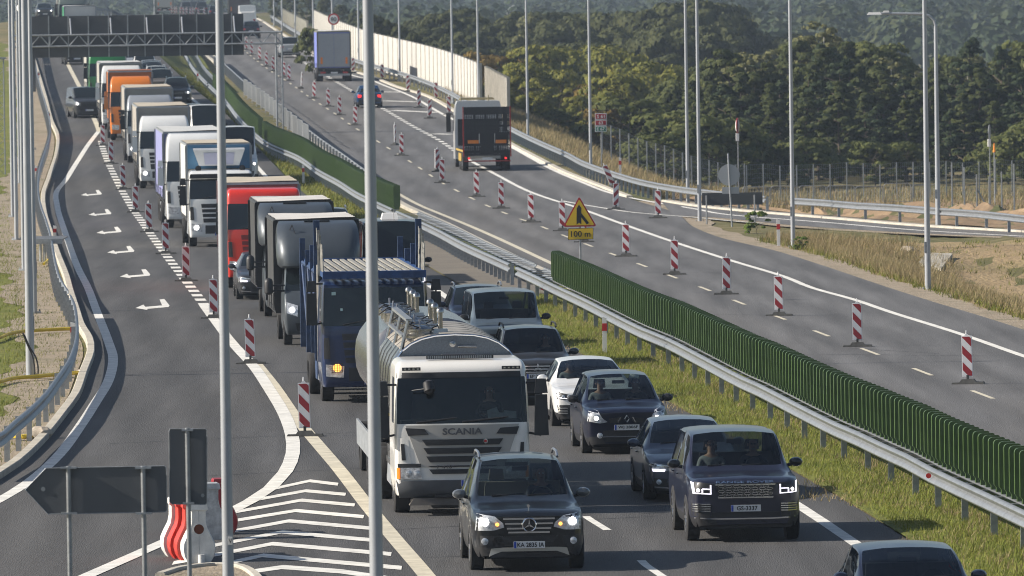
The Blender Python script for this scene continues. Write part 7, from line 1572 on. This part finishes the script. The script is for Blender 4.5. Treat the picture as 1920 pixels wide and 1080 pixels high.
mb = MB(); mb.box(-1.22,1.22,.1,7.6,.92,1.08); mb.build('flat_deck', M_RAMP, t); mb = MB(); mb.box(-1.25,-1.21,.2,7.0,1.0,1.1); mb.box(-1.25,-1.21,1.8,4.5,.5,.9); mb.build('deck_edge', mat('ochre_edge', (.35,.24,.05), .6), t)
axles(t, 2.5, [1.3,2.6,3.9], .48, w=.3); axles(t, 2.5, [8.2], .5, w=.3)
before = set(o.name for o in COL.objects); Pc = cfg(paint=M_TW, H=3.55)
zs_ = [.5,.55,1.2,1.95,2.4,2.8,2.9,3.35,3.55]; loft_cab(t, 2.5, 2.2, zs_, [0,0,0,.02,.08,.14,.16,.4,.8], [1,1,1,1,.99,.98,.98,.95,.88], (1.95,2.8), Pc, sidew=(.35,1.4))
for o in COL.objects:
    if o.parent is t and o.name not in before: o.rotation_euler = (0,0,math.pi); o.location.y = 9.8
mb = MB(); mb.box(-1.1,1.1,7.5,7.58,1.2,2.6); mb.build('cab_rear_panel', M_BLK, t); mb = MB(); mb.box(-1.0,.9,8.0,8.6,3.60,3.72,.1,.05); [mb.cyl((x,7.9,3.3),(x,7.9,3.85),.03) for x in (-.9,.55)]; mb.build('roof_light_bar', mat('amber_bar_dusty', (.20,.17,.09), .5), t)
for s in (-1,1): mb = MB(); x = s*1.5; mb.box(x-.12,x+.12,9.2,9.35,1.9,2.9); mb.build('door_mirror', M_BLK, t)
# ============================================================= vegetation
import numpy as np
RNG = np.random.default_rng(11)
def leaf_mat(name, c1, c2, c3, sc=.5):
    m = ground_mat(name, [c1, c2, c3], [(sc, (.35, .68)), (sc*6, (.5, .72))], rough=.75, bump=0, spec=.15)
    n = m.node_tree.nodes; l = m.node_tree.links; b = n['Principled BSDF']
    tr = n.new('ShaderNodeBsdfTranslucent'); src = b.inputs['Base Color'].links[0].from_socket; l.new(src, tr.inputs[0])
    mx = n.new('ShaderNodeMixShader'); mx.inputs[0].default_value = .25; l.new(b.outputs[0], mx.inputs[1]); l.new(tr.outputs[0], mx.inputs[2]); l.new(mx.outputs[0], n['Material Output'].inputs[0]); return m
def quads_mesh(name, C, N, S, m, elong=1.0):
    """leaf quads: centres C, normals N, half sizes S"""
    n = len(C); up = RNG.normal(size=(n, 3)); U = np.cross(N, up); U /= np.linalg.norm(U, axis=1)[:, None] + 1e-9; W = np.cross(N, U)
    S = S[:, None]; V = np.stack([C - U*S*elong, C - W*S, C + U*S*elong, C + W*S], 1).reshape(-1, 3)
    me = bpy.data.meshes.new(name); me.vertices.add(4*n); me.vertices.foreach_set('co', V.astype(np.float32).ravel()); me.loops.add(4*n); me.loops.foreach_set('vertex_index', np.arange(4*n, dtype=np.int32)); me.polygons.add(n); me.polygons.foreach_set('loop_start', np.arange(0, 4*n, 4, dtype=np.int32)); me.update(calc_edges=True); me.validate(); me.materials.append(m); return me
def crown_points(H, Rw, kind, nc, nl, leaf):
    C = []; N = []
    for _ in range(nc):
        if kind == 'pine':
            t = RNG.random()**.75; h = .10 + .88*t; r = Rw * (1 - h)**.9 * 1.2 * (1.02 + .25*math.sin(h*34)) * (.55 + .45*RNG.random()); rad = Rw*.27*(1.2 - h*.75)
        elif kind == 'tall':
            h = .22 + .76*RNG.random(); r = Rw * math.sin(min(1, (1.06 - h)*1.9) * math.pi/2) * (.35 + .65*RNG.random()**.5) * .9; rad = Rw*.25
        else:
            h = .05 + .93*RNG.random(); r = Rw * math.sqrt(max(.02, 1 - ((h - .42)/.60)**2)) * (.45 + .55*RNG.random()**.4); rad = Rw*.27
        a = RNG.random()*2*math.pi; c = np.array([r*math.cos(a), r*math.sin(a), h*H]); rad *= .55 + .8*RNG.random()
        d = RNG.normal(size=(nl, 3)); d /= np.linalg.norm(d, axis=1)[:, None]; d[:, 2] = np.abs(d[:, 2])*.8 - .2*RNG.random(nl)
        p = c + d*rad*(.78 + .24*RNG.random((nl, 1)))*np.array([1, 1, .75 if kind != 'pine' else .5]); C.append(p); N.append(d*1.2 + RNG.normal(size=(nl, 3))*.28 + np.array([c[0], c[1], 0])/max(Rw, .1)*.5)
    C = np.concatenate(C); N = np.concatenate(N); N /= np.linalg.norm(N, axis=1)[:, None]; return C, N, leaf*(.6 + .8*RNG.random(len(C)))
M_BARK = mat('rough_bark', (.09,.07,.05), .9, var=.3, vs=6); M_BIRCH = mat('birch_bark', (.45,.43,.38), .8, var=.3, vs=5)
L_PINE = leaf_mat('pine_needles', (.032,.044,.014), (.066,.080,.024), (.12,.125,.04)); L_PIN2 = leaf_mat('spruce_needles', (.022,.038,.018), (.048,.068,.030), (.09,.105,.048)); L_OLIVE = leaf_mat('olive_leaves', (.048,.062,.018), (.095,.11,.03), (.15,.15,.045))
L_YEL = leaf_mat('turning_yellow_leaves', (.095,.11,.02), (.19,.19,.035), (.27,.22,.045)); L_ORG = leaf_mat('autumn_leaves', (0.121,0.083,0.018), (0.220,0.143,0.033), (0.154,0.132,0.033)); L_BIR = leaf_mat('birch_leaves', (.08,.09,.04), (.15,.15,.06), (.24,.22,.09)); L_DK = leaf_mat('dark_broad_leaves', (.036,.046,.017), (.068,.076,.026), (.11,.11,.04))
TV = {}
def tree_proto(key, name, label, H, Rw, kind, leafm, nc=60, nl=80, leaf=.16, bark=None, group='trees beyond the road'):
    t = thing(name, label, 'tree' if name != 'bush' else 'bush', (0,0,0), 0, group)
    C, N, S = crown_points(H, Rw, kind, nc, nl, leaf); me = quads_mesh('crown', C, N, S, leafm); o = bpy.data.objects.new('crown', me); COL.objects.link(o); o.parent = t
    mb = MB(); r = H*.016; pts = [Vector((.12*math.sin(k*1.3)*k*.3, .1*math.sin(k*2.1)*k*.3, H*.9*k/6)) for k in range(7)]
    for k in range(6): mb.cyl(pts[k] - Vector((0,0,.5 if k == 0 else 0)), pts[k+1], r*(1-k/7), r*(1-(k+1)/7), 7, False)
    for k in range(14): a = k*2.4; z = H*(.2 + .6*k/14); l_ = Rw*(.75 - .4*k/14); mb.cyl((0,0,z), (l_*math.cos(a), l_*math.sin(a), z + l_*.45), r*.4, r*.12, 5, False)
    mb.build('trunk', bark or M_BARK, t); TV[key] = [t, False]; return t
def plant_tree(key, x, Y, h_scale, label=None, group=None, sx=1.0, rz=None, dz=0.0):
    t, used = TV[key]; rz = random.random()*6.28 if rz is None else rz; loc = Vector((x, Y, terrain(x, Y) + dz))
    if not used: TV[key][1] = True; o = t; o.location = loc; o.rotation_euler = (0,0,rz)
    else: o = dup(t, loc, rz)
    if label: o['label'] = label
    if group: o['group'] = group
    k = h_scale; o.scale = (k*sx, k*sx, k); return o
NEARL = 'dense dark green pine in the thick belt behind the wire fence on the right'
tree_proto('p1', 'pine_tree', NEARL, 10, 2.9, 'pine', L_PINE, 75, 120, .13); tree_proto('p2', 'pine_tree', NEARL, 10, 3.2, 'pine', L_PIN2, 75, 120, .13); tree_proto('p3', 'pine_tree', NEARL, 10, 2.5, 'tall', L_PINE, 60, 120, .13)
tree_proto('b1', 'birch_tree', 'airy birch with greying foliage and pale trunk above the pine belt', 11, 2.5, 'tall', L_BIR, 62, 52, .14, M_BIRCH); tree_proto('o1', 'broadleaf_tree', 'olive broadleaf tree among the pines on the right', 10, 3.2, 'round', L_OLIVE, 80, 80, .16)
tree_proto('s1', 'bush', 'round pale green bush at the foot of the pine belt', 4, 2.4, 'round', L_OLIVE, 50, 70, .13); tree_proto('y1', 'broadleaf_tree', 'rounded yellow-green tree in the hollow behind the guard rail', 8, 4.2, 'round', L_YEL, 80, 110, .17); tree_proto('y2', 'broadleaf_tree', 'orange-tinged tree just right of the recovery truck', 8, 4.4, 'round', L_ORG, 80, 110, .17)
tree_proto('d1', 'broadleaf_tree', 'dark broad tree in the hazier row behind the yellow trees', 13, 5.0, 'round', L_DK, 120, 80, .24); tree_proto('d2', 'broadleaf_tree', 'dark broad tree in the hazier row behind the yellow trees', 13, 4.2, 'tall', L_DK, 110, 80, .24); tree_proto('b2', 'birch_tree', 'thin grey birch in the middle of the hazier tree row', 13, 3.2, 'tall', L_BIR, 70, 55, .22, M_BIRCH)
def topY(px, Y, ytop):                                     # height that reaches this picture row
    b = AT(px, ytop, Y); return b.x, b.z - terrain(b.x, Y)
def T_(key, px, Y, ytop, h0, **k): x, h = topY(px, Y, ytop); plant_tree(key, x, Y, max(.3, h/h0), **k)
skyl = [(1180,215),(1215,180),(1250,165),(1290,140),(1330,110),(1360,85),(1400,75),(1440,95),(1480,80),(1520,65),(1550,45),(1590,60),(1620,75),(1650,85),(1690,95),(1720,105),(1760,112),(1790,95),(1820,70),(1850,95),(1880,90),(1920,82),(1960,85),(2000,80)]
rnd = random.Random(5)
for Y, dy, keys, n in ((610, 0, ('b1','o1','p3','b1'), 24), (580, 14, ('p1','p2','p3','p1','b1'), 30), (555, 45, ('p1','p2','p1','p3'), 30), (535, 85, ('p1','p2','p1'), 22)):
    for i in range(n):
        px = 1185 + (2010 - 1185) * (i + rnd.uniform(-.35, .35)) / (n - 1)
        if Y < 570 and px < 1215: continue
        yt = interp(px, skyl) + dy + rnd.uniform(-8, 26); k = keys[(i * 7 + int(Y)) % len(keys)]
        if px < 1340 and Y >= 580: k = rnd.choice(('o1','p1','p3'))
        T_(k, px, Y + rnd.uniform(-8, 8), yt, 11 if k == 'b1' else 10, label=None, sx=1.15)
T_('p2', 1820, 560, 55, 10, sx=.85, label='tall pointed spruce standing above the right part of the pine belt'); T_('p2', 1877, 566, 72, 10, sx=.7, label='smaller pointed spruce right of the tallest one'); T_('b1', 1540, 600, 38, 11, label='tallest birch crown at the top of the pine belt', sx=1.2)
for i, (px, Y, yt) in enumerate(((1210,505,235),(1240,502,255),(1265,508,215),(1300,505,240),(1330,512,225),(1370,515,232),(1420,518,250),(1460,520,270),(1505,515,262),(1560,520,275),(1640,520,268),(1700,522,270),(1760,520,262),(1890,520,250),(1945,515,235))): T_('s1' if i % 3 else 'p1', px, Y, yt, 4 if i % 3 else 10, sx=1.3 if i % 3 else 1.1)
for px, Y, yt, k, s in ((910,690,100,'y2',1.0),(955,700,95,'y2',1.05),(1000,690,96,'y1',1.0),(1035,700,100,'y1',1.0),(985,640,125,'y1',1.0),(930,645,150,'y1',1.0),(1050,660,140,'y1',.9),(1085,700,108,'y1',1.0),(1125,705,98,'y1',1.0),(1160,690,108,'y1',.9),(1105,640,160,'y2',.9),(1150,620,150,'y1',1.0),(1195,640,145,'y1',.8),(1235,650,128,'y1',.8),(1275,650,140,'y1',.8),(1080,600,185,'y1',.8),(1010,600,175,'y1',.9),(1180,560,190,'s1',1.4),(1130,560,200,'y2',.8),(1040,580,205,'s1',1.4)): T_(k, px, Y, yt, 4 if k == 's1' else 8, sx=s, label='round bush low in the hollow before the yellow trees' if k == 's1' else None)
sk2 = [(690,62),(740,60),(770,40),(800,25),(840,22),(870,20),(900,38),(940,34),(980,26),(1020,30),(1060,32),(1100,36),(1150,30),(1200,25),(1240,8),(1300,0),(1340,8),(1375,35),(1420,65),(1470,70)]
for Y, dy, n in ((905, 0, 26), (870, 8, 26), (835, 30, 26), (790, 55, 22)):
    for i in range(n):
        px = 700 + (1480 - 700) * (i + rnd.uniform(-.3, .3)) / (n - 1); k = ('d1','d2','b2','d1','d2')[(i*3 + int(Y)) % 5]
        if k == 'b2' and not 930 < px < 1130: k = 'd1'
        T_(k, px, Y + rnd.uniform(-10, 10), interp(px, sk2) + dy + rnd.uniform(-4, 12), 13, sx=.95)
for px, Y, yt in ((700,740,52),(722,745,46),(748,735,60),(775,730,75),(610,1010,18),(640,1000,14),(668,990,30),(575,1040,14),(545,1060,18),(690,960,45),(520,1100,22),(735,900,50)): T_('d1', px, Y, yt, 13, sx=.7, label='small dark tree behind the far noise barrier')
T_('s1', 585, 655, 55, 4, sx=.6, label='small dark brush at the kerb before the far parapet')
# the wood that fills the far plain and the hills, one mass
M_FAR = leaf_mat('far_forest_leaves', (.024,.042,.024), (.050,.070,.036), (.085,.095,.045), .012)
def farz(x, Y): return -8 + max(0, Y - 1500) / 1800 * (4 + 12 * smooth((x/Y + .0) / .05)) 
Cs, Ns, Ss = [], [], []
for Y in np.arange(1150, 3500, 26):
    half = Y * .070; k = 11 if Y < 2000 else 13
    for x in np.arange(-half if Y > 1450 else -half*.35, half, k*.62):
        if Y < 1500 and RNG.random() < .35: continue
        if 1700 < Y < 1830 and -.02 < x/Y < .04: continue
        if 2300 < Y < 2420 and x/Y < .035: continue
        h = (11 + 6*RNG.random()) * (1.15 if Y > 2000 else 1.0); r = 3.0 + 2.2*RNG.random(); n = 90 if Y < 2000 else 60
        d = RNG.normal(size=(n, 3)); d /= np.linalg.norm(d, axis=1)[:, None]; d[:, 2] = np.abs(d[:, 2]); d[:, 1] = -np.abs(d[:, 1])*.9 + .15
        c = np.array([x + RNG.uniform(-3, 3), Y + RNG.uniform(-12, 12), farz(x, Y) + h*.45]); p = c + d*np.array([r, r, h*.55])*(.75 + .3*RNG.random((n, 1)))
        Cs.append(p); Ns.append(d + RNG.normal(size=(n, 3))*.35); Ss.append((.62 if Y < 2000 else .9)*(.6 + .8*RNG.random(n)))
for i_ in range(420):                                   # unseen wood added behind the camera to darken reflections in the cars' paint
    c = np.array([RNG.uniform(-420, 420), RNG.uniform(-330, -130), 5.5]); d = RNG.normal(size=(40, 3)); d /= np.linalg.norm(d, axis=1)[:, None]; d[:, 2] = np.abs(d[:, 2])
    Cs.append(c + d*np.array([5., 5., 8.])*(.75 + .3*RNG.random((40, 1)))); Ns.append(d + RNG.normal(size=(40, 3))*.35); Ss.append(1.5*(.6 + .8*RNG.random(40)))
C = np.concatenate(Cs); N = np.concatenate(Ns); N /= np.linalg.norm(N, axis=1)[:, None]; me = quads_mesh('far_forest', C, N, np.concatenate(Ss), M_FAR); o = bpy.data.objects.new('far_forest', me); COL.objects.link(o); o['kind'] = 'stuff'; o['label'] = 'hazy blue forest filling the plain and the hills, with an unseen wood added behind the camera'
rows = []
for Y in (1500, 1700, 2000, 2400, 2800, 3200, 3600, 4200, 5200): rows.append([Vector((x*Y, Y, farz(x*Y, Y) + .1 + (14 if Y > 3500 else 0))) for x in [-.10 + .01*k for k in range(21)]])
mb = MB(); mb.grid(rows); struct('hill', mb, M_VALL, True)
bx = AT(963, 20, 1765); t = thing('farmhouse', 'tiny pale house among the far trees', 'house', (bx.x, 1765, farz(bx.x, 1765)), 0); mb = MB(); mb.box(-1.6,1.6,-3,3,0,bx.z - farz(bx.x,1765)); mb.build('wall', M_CONC, t); zt_ = bx.z - farz(bx.x,1765)
mb = MB(); mb.prism([(-1.8,-3.1,zt_),(1.8,-3.1,zt_),(0,-3.1,zt_+1.3)], (0,6.2,0)); mb.build('roof', M_WBOX, t)
# ------------------------------------------------------------- grass blades
def blades(name, n, xf, y0, y1, h, w, m, label, bias=1.0, tuft=0.0):
    Y = y0 + (y1 - y0) * RNG.random(n)**bias; P = np.zeros((n, 3))
    for i in range(n):
        a, b = xf(Y[i]); x = a + (b - a)*RNG.random()
        P[i] = (x, Y[i], terrain(x, Y[i]) + .0)
    if tuft: 
        q = RNG.integers(0, n, n // 6); k = q[RNG.integers(0, len(q), n)]; f = RNG.random(n) < tuft; P[f, 0] = P[k[f], 0] + RNG.normal(size=f.sum())*.10; P[f, 1] = P[k[f], 1] + RNG.normal(size=f.sum())*.3; P[f, 2] = P[k[f], 2]
    H = h*(.45 + .9*RNG.random(n)); A = RNG.random(n)*math.pi; L = RNG.normal(size=(n, 2))*.35*H[:, None]; L[:, 0] += .15*H
    u = np.stack([np.cos(A)*w, np.sin(A)*w, np.zeros(n)], 1); tip = P + np.stack([L[:, 0], L[:, 1], H], 1)
    V = np.stack([P - u, P + u, tip], 1).reshape(-1, 3); me = bpy.data.meshes.new(name); me.vertices.add(3*n); me.vertices.foreach_set('co', V.astype(np.float32).ravel()); me.loops.add(3*n); me.loops.foreach_set('vertex_index', np.arange(3*n, dtype=np.int32)); me.polygons.add(n); me.polygons.foreach_set('loop_start', np.arange(0, 3*n, 3, dtype=np.int32)); me.update(calc_edges=True); me.materials.append(m)
    o = bpy.data.objects.new(name, me); COL.objects.link(o); o['kind'] = 'stuff'; o['label'] = label
G_GRN = leaf_mat('green_grass_blades', (.13,.165,.026), (.225,.25,.045), (.31,.28,.09), .6); G_DRY = leaf_mat('dry_grass_blades', (.22,.17,.09), (.34,.27,.15), (.13,.15,.04), .5); G_YG = leaf_mat('yellow_green_weeds', (.10,.13,.02), (.19,.19,.04), (.25,.19,.06), .8)
blades('grass', 90000, lambda y: (interp(y, TE1) + 1.15, interp(y, TM1) + 1.2), 126, 262, .115, .012, G_GRN, 'short bright grass of the median strip', 1.3, .35)
blades('grass', 14000, lambda y: (interp(y, TE1) + 1.15, interp(y, TM1) + 1.0), 345, 640, .22, .03, G_YG, 'yellowish grass of the farther median strip')
blades('grass', 16000, lambda y: (interp(y, TK) - 7.5, interp(y, TK) - 1.7), 150, 420, .13, .012, G_GRN, 'grass on the left bank beyond the gravel', 1.2, .4)
blades('grass', 11000, lambda y: (interp(y, TM1) - 1.2 - 1.2*math.sin(y*.37), interp(y, TM1) + .6), 126, 262, .15, .012, G_DRY, 'withered grass around the rail posts', 1.3, .8)
blades('grass', 4500, lambda y: (interp(y, TE1) + 1.1, interp(y, TM1) + .2), 126, 262, .21, .012, G_YG, 'taller weed tufts in the median strip', 1.3, .95)
blades('grass', 9000, lambda y: (interp(y, TK) - 2.4, interp(y, TK) - .4), 130, 330, .10, .010, G_YG, 'thin weeds on the gravel strip', 1.2, .8)
blades('grass', 42000, lambda y: (interp(y, TRE) + 1.2, interp(y, TRE) + 4.2 + 2.0*math.sin(y*.13)), 188, 318, .42, .013, G_DRY, 'tall dry grass along the right road edge', 1.0, .6)
blades('grass', 9000, lambda y: (interp(y, TRE) + .9, interp(y, TRE) + 2.4), 188, 318, .24, .014, G_YG, 'green weeds at the gravel of the right road edge', 1.0, .8)
blades('grass', 16000, lambda y: (interp(y, TRE) + 3, interp(y, TRE) + 16), 200, 312, .16, .016, G_YG, 'sparse green tufts on the ditch slope', 1.0, .9)
blades('grass', 22000, lambda y: (interp(y, TR1) + .8, interp(y, TR1) + 7), 385, 600, .45, .03, G_DRY, 'dry grass on the embankment behind the curving guard rail', 1.0, .3)
blades('grass', 16000, lambda y: (10, 60), 424, 500, .45, .03, G_DRY, 'dry meadow grass before the pines', 1.0, .3)
tree_proto('g1', 'bush', 'bright green shrub in the dry grass beside the gore', 1.0, .6, 'round', leaf_mat('fresh_green_leaves', (.07,.11,.02), (.13,.19,.035), (.18,.20,.05), 3), 26, 60, .045, group='small shrubs by the right road edge')
for px, py, s_, l in ((1418,438,.85,'bright green shrub in the dry grass beside the gore'),(1502,470,.5,'low green shrub at the foot of the middle right lamp post')):
    p = terrain_at(px, py); t = plant_tree('g1', p.x, p.y, s_, label=l)
HAZE_TOP=120
# ------------------------------------------------------------- haze
hm = bpy.data.materials.new('haze_air'); hm.use_nodes = True; n_ = hm.node_tree.nodes; n_.remove(n_['Principled BSDF'])
pv = n_.new('ShaderNodeVolumePrincipled'); pv.inputs['Color'].default_value = (.66, .80, 1.0, 1); pv.inputs['Density'].default_value = .00012; pv.inputs['Anisotropy'].default_value = .2
hm.node_tree.links.new(pv.outputs[0], n_['Material Output'].inputs['Volume'])
mb = MB(); mb.box(-9500, 9500, -2600, 9600, -10, HAZE_TOP); hz = mb.build('haze', hm); hz['kind'] = 'stuff'
